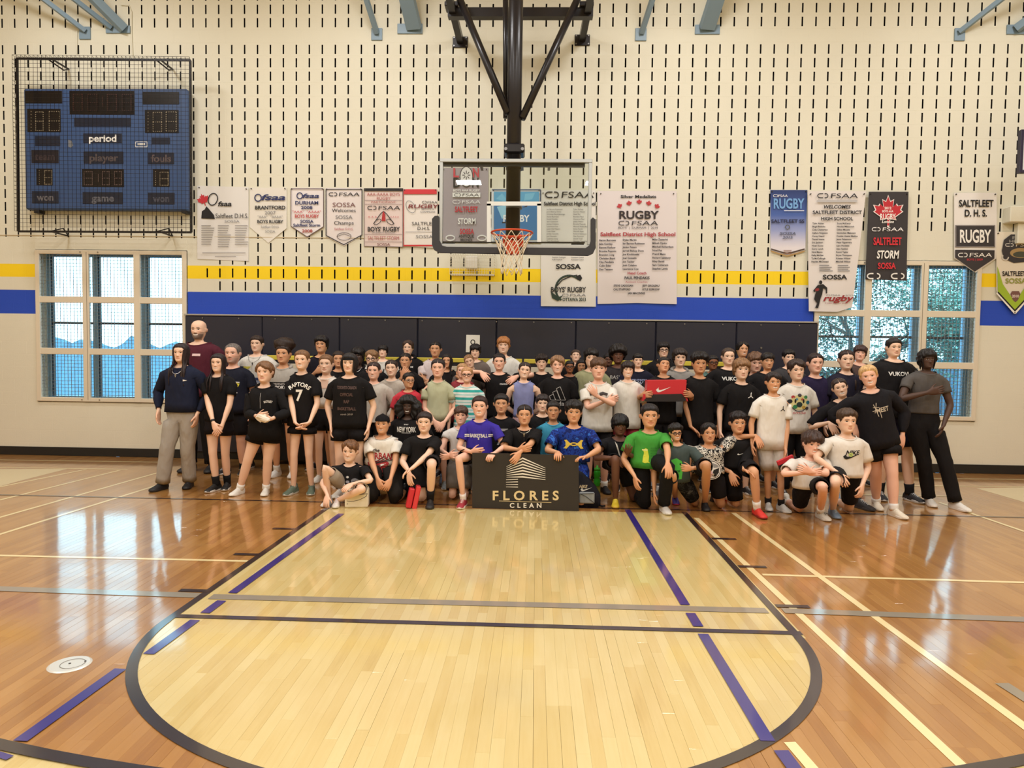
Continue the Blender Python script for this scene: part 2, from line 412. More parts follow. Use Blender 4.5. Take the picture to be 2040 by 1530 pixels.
# ------------------------------------------------------------------ floor
def floor_mat():
    m = bpy.data.materials.new('maple_floor'); m.use_nodes = True; N, L = nodes(m); b = N['Principled BSDF']
    g = N.new('ShaderNodeNewGeometry'); s = N.new('ShaderNodeSeparateXYZ'); L.new(g.outputs['Position'], s.inputs[0])
    at_ = N.new('ShaderNodeAttribute'); at_.attribute_name = 'var'
    def M(op, a, c=None, d=None):
        n = N.new('ShaderNodeMath'); n.operation = op
        for i, v in enumerate((a, c, d)):
            if v is None: continue
            if isinstance(v, (int, float)): n.inputs[i].default_value = v
            else: L.new(v, n.inputs[i])
        return n.outputs[0]
    x, y = s.outputs['X'], s.outputs['Y']
    ax = M('ABSOLUTE', M('SUBTRACT', x, KX)); rect = M('MULTIPLY', M('LESS_THAN', ax, KW), M('MULTIPLY', M('GREATER_THAN', y, KEY_), M('LESS_THAN', y, KYB)))
    dist = M('SQRT', M('ADD', M('POWER', M('SUBTRACT', x, KEX), 2), M('POWER', M('MULTIPLY', M('SUBTRACT', y, KEY_), KA/KB), 2)))
    semi = M('LESS_THAN', dist, KA-.02)
    d3 = M('SQRT', M('ADD', M('POWER', M('SUBTRACT', x, A3[0]), 2), M('POWER', M('SUBTRACT', y, A3[1]), 2)))
    out3 = M('MULTIPLY', M('GREATER_THAN', d3, A3[2]), M('LESS_THAN', y, -5.))
    mask = M('MINIMUM', M('ADD', rect, M('ADD', semi, out3)), 1)
    mp = N.new('ShaderNodeMapping'); mp.inputs['Scale'].default_value = (26, 1.6, 1); L.new(g.outputs['Position'], mp.inputs[0])
    nz = N.new('ShaderNodeTexNoise'); nz.inputs['Scale'].default_value = 2.2; nz.inputs['Detail'].default_value = 5; nz.inputs['Roughness'].default_value = .6; L.new(mp.outputs[0], nz.inputs['Vector'])
    n2 = N.new('ShaderNodeTexNoise'); n2.inputs['Scale'].default_value = 2.3; n2.inputs['Detail'].default_value = 3
    mp2 = N.new('ShaderNodeMapping'); mp2.inputs['Scale'].default_value = (2.2, .8, 1); L.new(g.outputs['Position'], mp2.inputs[0]); L.new(mp2.outputs[0], n2.inputs['Vector'])
    def ramp(fac, stops):
        r = N.new('ShaderNodeValToRGB'); e = r.color_ramp.elements
        e[0].position, e[0].color = stops[0][0], (*lin(stops[0][1]), 1); e[1].position, e[1].color = stops[-1][0], (*lin(stops[-1][1]), 1)
        for p, c in stops[1:-1]: q = e.new(p); q.color = (*lin(c), 1)
        L.new(fac, r.inputs[0]); return r.outputs[0]
    fac = M('ADD', M('MULTIPLY', at_.outputs['Fac'], .36), M('ADD', M('MULTIPLY', nz.outputs[0], .3), M('MULTIPLY', n2.outputs[0], .34)))
    nat = ramp(fac, [(.10, (188, 156, 90)), (.34, (212, 185, 119)), (.62, (220, 198, 138)), (.95, (228, 208, 153))])
    stn = ramp(fac, [(.12, (138, 88, 42)), (.36, (166, 114, 56)), (.62, (180, 129, 68)), (.95, (194, 145, 86))])
    mx = N.new('ShaderNodeMix'); mx.data_type = 'RGBA'; L.new(mask, mx.inputs['Factor']); L.new(stn, mx.inputs['A']); L.new(nat, mx.inputs['B'])
    L.new(mx.outputs['Result'], b.inputs['Base Color'])
    b.inputs['Roughness'].default_value = .34; b.inputs['Specular IOR Level'].default_value = .45
    b.inputs['Coat Weight'].default_value = 1.; b.inputs['Coat IOR'].default_value = 1.62; b.inputs['Coat Roughness'].default_value = .085
    bp = N.new('ShaderNodeBump'); bp.inputs['Strength'].default_value = .04; bp.inputs['Distance'].default_value = .01
    n3 = N.new('ShaderNodeTexNoise'); n3.inputs['Scale'].default_value = 5; n3.inputs['Detail'].default_value = 2; L.new(g.outputs['Position'], n3.inputs['Vector'])
    L.new(n3.outputs[0], bp.inputs['Height']); L.new(bp.outputs[0], b.inputs['Coat Normal'])
    return m
# key geometry taken from the floor itself
ftl, ftr = fl(354, 1227), fl(1598, 1263)
KX = (ftl[0]+ftr[0])/2; KW = (ftr[0]-ftl[0])/2; KY = (ftl[1]+ftr[1])/2; KYB = fl(640, 1007)[1]
KEX, KEY_, KA, KB = -.0294, -5.911, 1.8446, 1.547      # free throw arc: a little flatter than a half circle
p1, p2, p3, p4 = fl(0, 1485), fl(238, 1530), fl(1966, 1530), fl(2040, 1514)
def circ(pts):
    A = np.array([[2*p[0], 2*p[1], 1] for p in pts]); bb = np.array([p[0]**2+p[1]**2 for p in pts])
    s_, *_ = np.linalg.lstsq(A, bb, rcond=None); return s_[0], s_[1], math.sqrt(s_[2]+s_[0]**2+s_[1]**2)
A3 = circ([p1, p2, p3, p4])
FLOOR = floor_mat()
floor = tag(empty('floor'), kind='structure')
MB().box((XL, YB, -.10), (XR, .0, -.016)).build('subfloor', mat('subfloor', (70, 44, 24), .9), floor)
YN, YF = -8.6, 0.0
fs = MB(); fs.box((XL, YB, -.02), (XR, YN, 0)); MB2 = fs
def halfw(y):         # visible half width of the floor at depth y, with a margin for a step to the side
    return min(10.4, (y-CAM[1])*.80+1.7)
PW = .0571; plk = []
for i in range(int((XR-XL)/PW)+1):
    x = XL+i*PW; y = YN - random.random()*1.2
    while y < YF:
        ln = random.choice((.45, .6, .75, .9, 1.05, 1.25))
        y0, y1 = max(y, YN), min(y+ln, YF); y += ln
        if y1-y0 < .03: continue
        plk.append((x, y0, y1))
inview = [p for p in plk if abs(p[0]-CAM[0]+.2) < halfw(p[2])]
outv = [p for p in plk if not abs(p[0]-CAM[0]+.2) < halfw(p[2])]
def plank_geo(x, y0, y1, gap):
    c = .0006
    zz = [random.uniform(-.0003, 0) for _ in range(4)]
    a, b, e, f = x+gap, x+PW-gap, y0+gap*.6, y1-gap*.6
    V = [(a, e, -.016), (b, e, -.016), (b, f, -.016), (a, f, -.016), (a, e, -c), (b, e, -c), (b, f, -c), (a, f, -c),
         (a+c, e+c, zz[0]), (b-c, e+c, zz[1]), (b-c, f-c, zz[2]), (a+c, f-c, zz[3])]
    return V, [(0, 1, 5, 4), (1, 2, 6, 5), (2, 3, 7, 6), (3, 0, 4, 7), (4, 5, 9, 8), (5, 6, 10, 9), (6, 7, 11, 10), (7, 4, 8, 11), (8, 9, 10, 11)]
def setvar(o, vals):
    a = o.data.attributes.new('var', 'FLOAT', 'FACE'); a.data.foreach_set('value', vals)
near = sorted(inview, key=lambda p: -min(2.5, (p[2]-p[1]))*0-(-(p[1]+p[2])/2-0.55*abs(p[0]-CAM[0])) if (p[1]+p[2])/2 > -7.1 else 99)
nearset = set(near[:300])
RV = MB(); RVV = []
for p in inview+outv:
    v = random.random()**1.15; gap = .00012 if random.random() < .88 else random.uniform(.0004, .0009)
    V, F = plank_geo(*p, gap)
    if p in nearset:
        me = bpy.data.meshes.new('plank'); me.from_pydata(V, [], F); me.materials.append(FLOOR); o = link(bpy.data.objects.new('plank', me), floor); setvar(o, [v]*len(F))
    else: RV.add(V, F); RVV += [v]*len(F)
o = mesh('plank', RV.V, RV.F, FLOOR, floor, fix=False); setvar(o, RVV); tag(o, kind='stuff')
o = fs.build('floor_slab', FLOOR, floor); setvar(o, [.5]*len(o.data.polygons))

# painted lines: thin films on the boards
LZ = [.0006]
def paint(c, rough=.34):
    m = mat('floor_paint', c, rough); m.node_tree.nodes['Principled BSDF'].inputs['Coat Weight'].default_value = 1.; m.node_tree.nodes['Principled BSDF'].inputs['Coat IOR'].default_value = 1.62; m.node_tree.nodes['Principled BSDF'].inputs['Coat Roughness'].default_value = .1; return m
LBLK, LCRM, LGRY, LBLU, LLIT = paint((44, 30, 34)), paint((247, 226, 170)), paint((150, 140, 124)), paint((52, 40, 128)), paint((226, 206, 158))
def film(polys, c, name='court_line'):
    z = LZ[0]; LZ[0] += .00012; B = MB()
    for P in polys: B.prism([(p[0], p[1], z) for p in P], (0, 0, -.0004))
    return B.build(name, c, floor)
def strip(p, q, w, c):
    p, q = np.array(p[:2]), np.array(q[:2]); d = norm(q-p); n = np.array([-d[1], d[0]])*w/2
    return film([[p+n, q+n, q-n, p-n]], c)
def pl(x0, y0, x1, y1, w, c): return strip(fl(x0, y0), fl(x1, y1), w, c)
lw = .05
# light painted areas of the side courts
film([[fl(-60, 935), fl(134, 934), fl(40, 958), fl(-60, 985)]], LLIT, 'painted_area')
film([[fl(1945, 973), fl(2060, 970), fl(2120, 1020), fl(2046, 1002)]], LLIT, 'painted_area')
for a in ((-40, 978, 172, 935), (-40, 1006, 238, 937), (-40, 1042, 314, 942), (-40, 1077, 319, 965), (-40, 931, 255, 935), (-40, 915.5, 330, 921)): pl(*a, .04, LCRM)
pl(-40, 1106, 493, 1118, .04, LCRM)
pl(1519, 1145, 2080, 1162, .04, LCRM)
pl(1387, 1032, 1925, 1534, .05, LCRM); pl(1461, 1022, 2080, 1476, .05, LCRM); pl(1871, 1001, 2090, 1076, .04, LCRM); pl(1573, 1479, 1630, 1545, .05, LCRM)
for a in ((1822, 953, 2080, 956), (1815, 968, 2080, 970), (1700, 986, 1900, 989)): pl(*a, .04, LCRM)
pl(-40, 985, 2080, 1032, .04, LBLK)                     # long thin dark line under the front row
pl(-40, 1172, 404, 1187, .085, LGRY); pl(420, 1189, 1528, 1217, .085, LGRY); pl(1560, 1217, 2080, 1236, .085, LGRY); pl(1996, 1362, 2080, 1415, .07, LGRY)
# key: sides, free throw line, semicircle, lane marks
for sx in (-1, 1): strip((KEX+sx*(KA-lw/2), KEY_), (KX+sx*(KW-lw/2), KYB+.06), lw, LBLK)
strip((KX-KW, KY), (KX+KW, KY), lw, LBLK)
arc = [[(KEX+r*math.cos(t), KEY_+(KB/KA*KA-(KA-r)*1.05)*math.sin(t)) for r in (KA-lw*1.05, KA)] for t in np.linspace(PI, 2*PI, 73)]
film([[a[0], a[1], b[1], b[0]] for a, b in zip(arc[:-1], arc[1:])], LBLK)
for y in (1051, 1104, 1179):
    yy = fl(450, y)[1]
    for sx in (-1, 1): strip((KX+sx*KW, yy), (KX+sx*(KW+.21), yy), lw, LBLK)
def cutline(p, q, w, c, ys):
    """a line broken where other lines cross it (ys = depth intervals left out)"""
    p, q = np.array(p[:2]), np.array(q[:2]); ts = [0., 1.]
    for a, b in ys:
        for v in (a, b): ts.append((v-p[1])/(q[1]-p[1]))
    ts = sorted(t for t in ts if 0 <= t <= 1)
    for a, b in zip(ts[:-1], ts[1:]):
        m = p[1]+(q[1]-p[1])*(a+b)/2
        if any(u <= m <= v for u, v in ys): continue
        strip(p+(q-p)*a, p+(q-p)*b, w, c)
yg = fl(800, 1199)[1]; gaps = [(yg-.07, yg+.07), (KY-.055, KY+.055)]
cutline(fl(680, 1024), fl(296, 1304), .06, LBLU, gaps); cutline(fl(1250, 1016), fl(1530, 1478), .06, LBLU, gaps)
pl(240, 1334, 40, 1478, .06, LBLU); pl(1556, 1497, 1584, 1535, .06, LBLU)
arc = [[(A3[0]+r*math.cos(t), A3[1]+r*math.sin(t)) for r in (A3[2]-.03, A3[2]+.03)] for t in np.linspace(PI+.25, 2*PI-.25, 97)]
film([[a[0], a[1], b[1], b[0]] for a, b in zip(arc[:-1], arc[1:])], LBLK)
pl(-20, 1500, 20, 1512, .03, LBLU)
# metal cover plate over a floor socket
c = fl(139, 1324); t = tag(empty('floor_socket_cover', (c[0], c[1], 0)), 'round white metal socket cover set in the brown floorboards', 'floor cover')
P = MB()
for r0, r1, z0, z1 in ((.098, .088, .0015, .005),):
    n = 32; V = [(r0*math.cos(2*PI*i/n), r0*math.sin(2*PI*i/n), z) for z in (.0008,) for i in range(n)]+[(r1*math.cos(2*PI*i/n), r1*math.sin(2*PI*i/n), z1) for i in range(n)]
    P.add(V, [(i, (i+1) % n, (i+1) % n+n, i+n) for i in range(n)]+[tuple(range(n, 2*n))])
P.build('plate', mat('white_metal', (222, 220, 214), .3, .3), t)
P = MB(); n = 24; P.tube([(.055*math.cos(2*PI*i/n)+.015, .055*math.sin(2*PI*i/n), .0055) for i in range(n)], .002, 5, closed=True); P.build('lid_ring', mat('grey_metal', (150, 148, 142), .4, .5), t)
P = MB(); P.tube([(0, 0, .004), (0, 0, .0075)], .006, 8); P.tube([(.06, .03, .004), (.06, .03, .0075)], .005, 8); P.build('screw', mat('dark_metal', (70, 66, 62), .4, .6), t)

# ------------------------------------------------------------------ windows
GBAR = mat('guard_frame_paint', (222, 212, 192), .45); WIRE = mat('guard_wire', (120, 128, 130), .5, .4); ALU = mat('window_aluminium', (120, 150, 172), .4, .35); DKA = mat('dark_gasket', (42, 48, 56), .5)
def glass_mat():
    m = bpy.data.materials.new('window_glass'); m.use_nodes = True; N, L = nodes(m); N.remove(N['Principled BSDF'])
    t = N.new('ShaderNodeBsdfTransparent'); t.inputs[0].default_value = (.80, .94, .98, 1); g = N.new('ShaderNodeBsdfGlossy'); g.inputs['Roughness'].default_value = .02
    f = N.new('ShaderNodeFresnel'); f.inputs[0].default_value = 1.45; mx = N.new('ShaderNodeMixShader')
    L.new(f.outputs[0], mx.inputs[0]); L.new(t.outputs[0], mx.inputs[1]); L.new(g.outputs[0], mx.inputs[2]); L.new(mx.outputs[0], N['Material Output'].inputs[0]); return m
WGLASS = glass_mat()
VX = [[76.6, 173.5, 275, 371], [1622, 1725, 1836, 1945.5]]; HZ = [[501, 598, 701, 799], [521, 625, 727, 835]]
for wi, (x0, x1, z0, z1) in enumerate(WIN):
    w = tag(empty('window_%d' % (wi+1), ((x0+x1)/2, 0, z0)), kind='structure')
    ox, oz = (x0+x1)/2, z0
    ym = (HZ[wi][0]+HZ[wi][3])/2; xm = (VX[wi][0]+VX[wi][3])/2
    vx = [at(x, ym)[0]-ox for x in VX[wi]]; hz = [at(xm, y)[2]-oz for y in HZ[wi]][::-1]
    vx[0] = x0-ox+.03; vx[3] = x1-ox-.03; hz[0] = .03; hz[3] = z1-z0-.03
    b = .045; g = MB()
    def fr(xa, xb, za, zb, w_): # one flat bar of the guard frame
        g.bbox((xa-w_, -.03, za-w_), (xb+w_, .012, zb+w_), .006)
    for i in (0, 1, 2, 3):
        ww = .032 if i in (0, 3) else .048
        g.bbox((vx[i]-ww, -.03, hz[0]-.03), (vx[i]+ww, .012, hz[3]+.03), .006)
    for j in (0, 1, 2, 3):
        ww = .03 if j in (0, 3) else .046
        g.bbox((vx[0], -.026, hz[j]-ww), (vx[3], .010, hz[j]+ww), .006)
    g.build('guard_frame', GBAR, w)
    # split between the two leaves of the guard: fine dark seam with hinges
    k = 1 if wi == 0 else 2
    MB().box((vx[k]-.004+.02*(1-wi)*2-.02, -.0315, hz[0]), (vx[k]+.004+.02*(1-wi)*2-.02, -.029, hz[3])).build('seam', mat('seam_shadow', (150, 140, 122), .6), w)
    mm = MB(); s = .05
    for i in range(int((vx[3]-vx[0])/s)): xx = vx[0]+i*s+.02; mm.bar((xx, 0, hz[0]), (xx, 0, hz[3]), .0055)
    for i in range(int((hz[3]-hz[0])/s)): zz = hz[0]+i*s+.02; mm.bar((vx[0], .003, zz), (vx[3], .003, zz), .0055)
    tag(mm.build('wire_mesh', WIRE, w), kind='stuff')
    # the real window set deep in the opening
    W2 = x1-x0; H2 = z1-z0; fr_ = MB(); Yw = .24
    xs = [-W2/2+.03, -W2/6, W2/6, W2/2-.03]
    for i, xx in enumerate(xs): fr_.bbox((xx-.04, Yw-.05, 0), (xx+.04, Yw+.05, H2), .006)
    for zz in (.03, H2-.03): fr_.bbox((-W2/2, Yw-.04, zz-.035), (W2/2, Yw+.05, zz+.035), .006)
    fr_.build('frame', ALU, w)
    t2 = MB(); zz = H2*.525
    t2.bbox((-W2/2+.04, Yw-.03, zz-.016), (W2/2-.04, Yw+.04, zz+.016), .004)
    for xx in xs: t2.bbox((xx+.04, Yw-.03, .06), (xx+.052, Yw+.03, H2-.06), .003)
    t2.build('glazing_bar', DKA, w)
    for i in range(3):
        MB().box((xs[i]+.04, Yw, .05), (xs[i+1]-.04, Yw+.008, H2-.05)).build('pane', WGLASS, w)
    hg = MB()
    for xx in (vx[0]+.9*(vx[1]-vx[0]), vx[1]+.25*(vx[2]-vx[1])):
        for zz in (hz[0], hz[3]): hg.tube([(xx, -.034, zz), (xx, -.028, zz)], .009, 8)
    hg.build('bolt', mat('steel', (150, 150, 152), .35, 1.), w)

# ------------------------------------------------------------------ outside
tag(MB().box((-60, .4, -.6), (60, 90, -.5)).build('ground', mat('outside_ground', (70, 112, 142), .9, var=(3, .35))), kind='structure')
prof = [(-60, 688), (0, 684), (60, 678), (92, 666), (108, 670), (128, 678), (145, 684), (165, 676), (189, 680), (207, 684), (228, 693), (246, 680), (265, 668), (282, 676), (299, 687), (322, 694), (348, 680), (372, 690), (430, 700)]
YR = 19.; V = []; F = []; nx = 90; rows_ = [-2.6, -2.0, -1.4, -.9, -.5, -.2, 0, .4, 1.2]
for j, dy in enumerate(rows_):
    for i in range(nx+1):
        x = -60+490*i/nx; q = at(x, np.interp(x, [a for a, _ in prof], [b for _, b in prof]), YR); h = q[2]+.5
        z = h*(1-abs(dy)/2.7 if dy < 0 else 1-dy/1.3)*(1+(.05*math.sin(i*1.7+j*2.3) if dy else 0)); V.append((q[0], YR+dy+.15*math.sin(i*.6+j), max(z, 0)-.5))
for j in range(len(rows_)-1):
    for i in range(nx): a = j*(nx+1)+i; F.append((a, a+1, a+nx+2, a+nx+1))
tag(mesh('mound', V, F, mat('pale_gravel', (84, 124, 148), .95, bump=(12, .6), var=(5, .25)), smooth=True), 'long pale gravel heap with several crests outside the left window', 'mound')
# pale yard wall behind them
# trees outside the right window
def tree(px, Yd, h, seed, label):
    R = random.Random(seed); base = at(px, 700, Yd); t = tag(empty('tree', (base[0], Yd, -.5)), label, 'tree', 'trees outside the right window')
    B = MB(); tips = []
    def grow(p, d, l, r, dep):
        q = p+d*l; B.tube([p, (p+q)/2+np.array([R.uniform(-1, 1), R.uniform(-1, 1), R.uniform(-1, 1)])*l*.06, q], [r, r*.85, r*.68], 5, caps=False)
        if dep == 0: tips.append(q); return
        if dep < 4: tips.append((p+q)/2); tips.append(q)
        for i in range(R.choice((2, 3, 3))):
            e = norm(d+np.array([R.uniform(-1, 1), R.uniform(-1, 1), R.uniform(-.8, .45)])*.95); grow(q, e, l*R.uniform(.66, .86), r*.62, dep-1)
    grow(np.zeros(3), norm([.05, -.05, 1]), h*.17, h*.015, 6)
    B.build('trunk', mat('bark', (66, 70, 66), .9), t, True)
    V = []; F = []
    for q in tips:
        for _ in range(20):
            c = q+np.array([R.gauss(0, .42), R.gauss(0, .42), R.gauss(0, .34)]); s = R.uniform(.035, .075)
            u = norm([R.uniform(-1, 1), R.uniform(-1, 1), R.uniform(-.6, .6)]); v = norm(np.cross(u, [R.uniform(-1, 1), R.uniform(-1, 1), 1])); n = len(V)
            V += [c-u*s, c+v*s*.5, c+u*s, c-v*s*.5]; F.append((n, n+1, n+2, n+3))
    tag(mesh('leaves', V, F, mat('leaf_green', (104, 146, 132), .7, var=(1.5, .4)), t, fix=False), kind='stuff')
tree(1690, 9.5, 8.6, 3, 'leafy tree with dark branches outside the right window, behind its left panes')
tree(1880, 21, 13, 8, 'leafy tree with dark branches outside the right window, behind its right panes')
a, b_ = at(1845, 716, 13), at(1960, 690, 13)
shed = tag(empty('garden_shed', ((a[0]+b_[0])/2, 13, -.5)), 'blue-grey board shed outside the right window, low behind its right panes', 'shed')
hw = (b_[0]-a[0])/2+.2
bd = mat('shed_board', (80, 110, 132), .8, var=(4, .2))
nb = 18
for i in range(nb):
    x = -hw+2*hw*i/nb; top = (a[2]+.5) if i < nb*.45 else (b_[2]+.5)
    MB().bbox((x+.01, 0, 0), (x+2*hw/nb-.01, .06, top), .01).build('board', bd, shed)
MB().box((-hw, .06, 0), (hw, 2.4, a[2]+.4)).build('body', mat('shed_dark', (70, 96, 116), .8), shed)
hd = MB(); R = random.Random(5); V = []; F = []
hx0, hx1 = at(1600, 700, 15)[0]-1, at(1800, 700, 15)[0]-.9
for i in range(5200):
    c = np.array([R.uniform(hx0, hx1), R.uniform(14.2, 15.8), R.uniform(-.5, 1.35+.35*math.sin(i*.7))]); s = R.uniform(.06, .12); u = norm([R.uniform(-1, 1), R.uniform(-1, 1), R.uniform(-1, 1)]); v = norm(np.cross(u, [.3, .2, 1])); n = len(V)
    V += [c-u*s, c+v*s*.6, c+u*s, c-v*s*.6]; F.append((n, n+1, n+2, n+3))
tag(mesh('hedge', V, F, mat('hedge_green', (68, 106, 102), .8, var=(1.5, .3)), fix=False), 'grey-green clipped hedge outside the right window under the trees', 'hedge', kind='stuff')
# ================================================================== FIXTURES
def wp(x, y, d=0.): return at(x, y, -d)       # point on the plane d in front of the back wall
PADM = mat('pad_vinyl', (36, 38, 54), .38, bump=(3, .15)); ALUM = mat('silver_trim', (190, 192, 196), .35, .8)
SCREW = mat('steel', (150, 150, 152), .35, 1.)
# wall pads: eight panels between the windows
pads = tag(empty('wall_pads', (0, 0, 0)), 'row of dark navy vinyl wall pads between the two windows', 'wall pad')
pt = wp(1000, 636, .07)[2]
for i in range(8):
    a = bx0+(bx1-bx0)*i/8; b = bx0+(bx1-bx0)*(i+1)/8
    MB().bbox((a+.002, -.07, .10), (b-.002, -.004, pt), .014).build('pad', PADM, pads)
MB().bbox((bx0-.01, -.078, pt), (bx1+.01, -.002, pt+.022), .004).build('top_trim', ALUM, pads)
MB().bbox((bx0, -.03, 0), (bx1, -.004, .098), .004).build('kick_strip', RUB, pads)
for i in range(17):
    x = bx0+(bx1-bx0)*(i+.5)/17
    MB().tube([(x, -.083, pt-.035), (x, -.07, pt-.035)], .009, 8).build('screw', SCREW, pads)
p = wp(1516, 693, .07); MB().tube([(p[0], -.083, p[2]), (p[0], -.07, p[2])], .014, 10).build('screw', SCREW, pads)
# low folded bench units along the pads: yellow edge, cream face
fold = tag(empty('folded_bleacher', (0, -.1, 0)), 'folded bench units with yellow top edge and cream fronts against the wall pads', 'bleacher')
fz = wp(900, 716, .30)[2]
segs = [(536, 628), (632, 716), (720, 796), (832, 936), (940, 1040), (1044, 1136), (1141, 1236), (1240, 1310), (1314, 1390), (1394, 1452)]
YEL = mat('yellow_edge', (226, 206, 74), .5); CRF = mat('cream_front', (216, 204, 178), .5); DKP = mat('dark_panel', (26, 24, 28), .5)
for x0, x1 in segs:
    a, b = wp(x0, 720, .30)[0], wp(x1, 720, .30)[0]
    u = MB().bbox((a, -.29, .05), (b, -.09, fz-.03), .01).build('unit', DKP, fold)
    MB().bbox((a, -.30, fz-.04), (b, -.09, fz+.02), .006).build('edge', YEL, u)
    MB().bbox((a+.01, -.305, fz-.42), (b-.01, -.288, fz-.09), .005).build('front_panel', CRF, u)
# number card on the pads
q = [wp(929, 667, .08), wp(956, 667.5, .08), wp(955.5, 702, .08), wp(928, 701.5, .08)]
card = tag(MB().prism(q, (0, -.003, 0)).build('number_card', mat('white_card', (232, 230, 226), .6)), 'white card with a ring shaped figure taped on the dark wall pads', 'card')
d = Decal(); d.ring(BLK, 942, 681.5, 4, 4.4, 1.9, 20); d.ring(BLK, 942, 691.5, 4.6, 5, 1.9, 20); d.build(lambda x, y, i: wp(x, y, .084), card)

# ------------------------------------------------------------------ scoreboard in its cage
sb = tag(empty('scoreboard', wp(212, 420)), 'blue electronic scoreboard with dark digit windows behind wire mesh', 'scoreboard')
SBB = mat('scoreboard_blue', (56, 84, 132), .45, var=(2, .12)); so = np.array(sb.location)
def sp_(x, y, d=0.): return at(x, y, -d)-so
x0, x1 = sp_(48, 300, .15)[0], sp_(373, 300, .15)[0]; z0, z1 = sp_(210, 418, .15)[2], sp_(210, 176, .15)[2]
MB().bbox((x0, -.15-so[1], z0), (x1, -.02-so[1], z1), .02).build('cabinet', SBB, sb)
def panel(name, xa, ya, xb, yb, c, dep=.156):
    p, q = sp_(xa, yb, .15), sp_(xb, ya, .15)
    return MB().bbox((p[0], -dep-so[1], p[2]), (q[0], -.149-so[1], q[2]), .003).build(name, mat('scoreboard_window', c, .3), sb)
DW = (18, 14, 16); LB = (28, 36, 56)
LED = (88, 66, 56); LED2 = (150, 138, 116)
for r in ((51, 181, 124, 206), (284, 183, 357, 208)): panel('name_strip', *r, DW)
for r in ((148, 235, 261, 252), (70, 271, 120, 291), (302, 274, 339, 287)): panel('name_strip', *r, LB)
def seg7(d, c, x, y, w, h, dots=True, off=()):
    """dotted seven segment figure"""
    s = []
    if 'a' not in off: s.append(((x, y), (x+w, y)))
    s += [((x, y+h/2), (x+w, y+h/2)), ((x, y+h), (x+w, y+h)), ((x, y), (x, y+h/2)), ((x+w, y), (x+w, y+h/2)), ((x, y+h/2), (x, y+h)), ((x+w, y+h/2), (x+w, y+h))]
    for a, b in s:
        n = 5
        for i in range(n):
            t = (i+.25)/(n-.5); px, py = a[0]+(b[0]-a[0])*t, a[1]+(b[1]-a[1])*t; d.rect(c, px-.9, py-.9, px+.9, py+.9)
def digits(r, spec, c):
    o = panel('digit_window', *r, DW); d = Decal()
    for x, y, w, h in spec:
        if w < 1: 
            for i in range(7): d.rect(c, x-.8, y+h*i/6-.8, x+.8, y+h*i/6+.8)
        else: seg7(d, c, x, y, w, h)
    d.build(lambda x, y, i: sp_(x, y, .1575+.0002*i), o, 'digits', .4)
    return o
digits((139, 181, 268, 228), [(146, 188, 18, 32), (175, 188, 18, 32), (214, 188, 18, 32), (243, 188, 18, 32), (204, 194, .5, 18)], (74, 44, 40))
digits((55, 217, 121, 263), [(62, 222, .5, 38), (71, 223, 15, 37), (98, 222, 20, 38)], LED2)
digits((289, 219, 356, 265), [(295, 224, .5, 37), (305, 224, 17, 38), (331, 223, 20, 38)], LED2)
digits((73, 336, 105, 369), [(78, 340, .5, 26), (89, 340, 14, 27)], LED2)
digits((305, 337, 338, 372), [(310, 342, .5, 26), (319, 343, 16, 26)], LED2)
digits((164, 337, 247, 372), [(168, 342, 16, 26), (196, 348, .5, 14), (204, 342, 14, 26), (228, 342, 14, 26)], (104, 86, 82))
def word(r, t, c, h, w=None, bg=LB):
    o = panel('word_window', *r, bg); Decal().text(c, t, (r[0]+r[2])/2, (r[1]+r[3])/2, h, w).build(lambda x, y, i: sp_(x, y, .1575+.0002*i), o, 'lettering', .4); return o
word((166, 266, 243, 285), 'period', (246, 246, 244), 13, 56, (34, 44, 66))
word((167, 302, 246, 326), 'player', (92, 82, 84), 14, 58); word((295, 304, 347, 327), 'fouls', (96, 84, 86), 14, 40); word((63, 299, 117, 325), 'team', (62, 52, 58), 14, 40, (30, 28, 40))
word((64, 381, 117, 405), 'won', (112, 110, 116), 13, 33); word((165, 383, 245, 406), 'game', (104, 106, 116), 13, 44); word((295, 384, 348, 407), 'won', (78, 80, 94), 13, 33)
d = Decal()
d.line(WHT, [(270, 282.5), (293, 282.5), (293, 292.5), (270, 292.5), (270, 282.5)], 1.1); d.rect(WHT, 274, 285.4, 289, 289)
d.poly((120, 124, 130), [(136, 278), (143, 281), (146, 290), (141, 294), (136, 292)]); d.build(lambda x, y, i: sp_(x, y, .1515+.0002*i), sb, 'maker_badge')
for x in (72, 366):
    p = sp_(x, 420, .13); MB().bbox((p[0]-.035, -.13-so[1], p[2]-.03), (p[0]+.035, -.0-so[1], p[2]+.03), .004).build('mount_bracket', DKP, sb)
cage = tag(empty('scoreboard_cage', wp(210, 460)), 'black steel frame and wire mesh cage guarding the scoreboard', 'cage'); co = np.array(cage.location)
CD = .34; BKS = mat('black_steel', (26, 20, 20), .4, .3)
c4 = [at(34, 117, -CD)-co, at(379, 120, -CD)-co, at(381, 463, -CD)-co, at(37, 461, -CD)-co]
for a, b in ((0, 1), (1, 2), (2, 3), (3, 0)): MB().bar(c4[a], c4[b], .026).build('frame_bar', BKS, cage)
wm = MB(); nx = 42
f4 = [at(24, 109, -CD-.1)-co, at(377, 113, -CD-.1)-co, at(379, 462, -CD-.1)-co, at(29, 460, -CD-.1)-co]
for i in range(nx+1):
    t = i/nx; wm.bar(f4[0]+(f4[1]-f4[0])*t, f4[3]+(f4[2]-f4[3])*t, .0034); wm.bar(f4[0]+(f4[3]-f4[0])*t, f4[1]+(f4[2]-f4[1])*t, .0034)
    for a, b in ((0, 3), (0, 1), (1, 2), (3, 2)):
        wm.bar(f4[a]+(f4[b]-f4[a])*t, c4[a]+(c4[b]-c4[a])*t, .003)
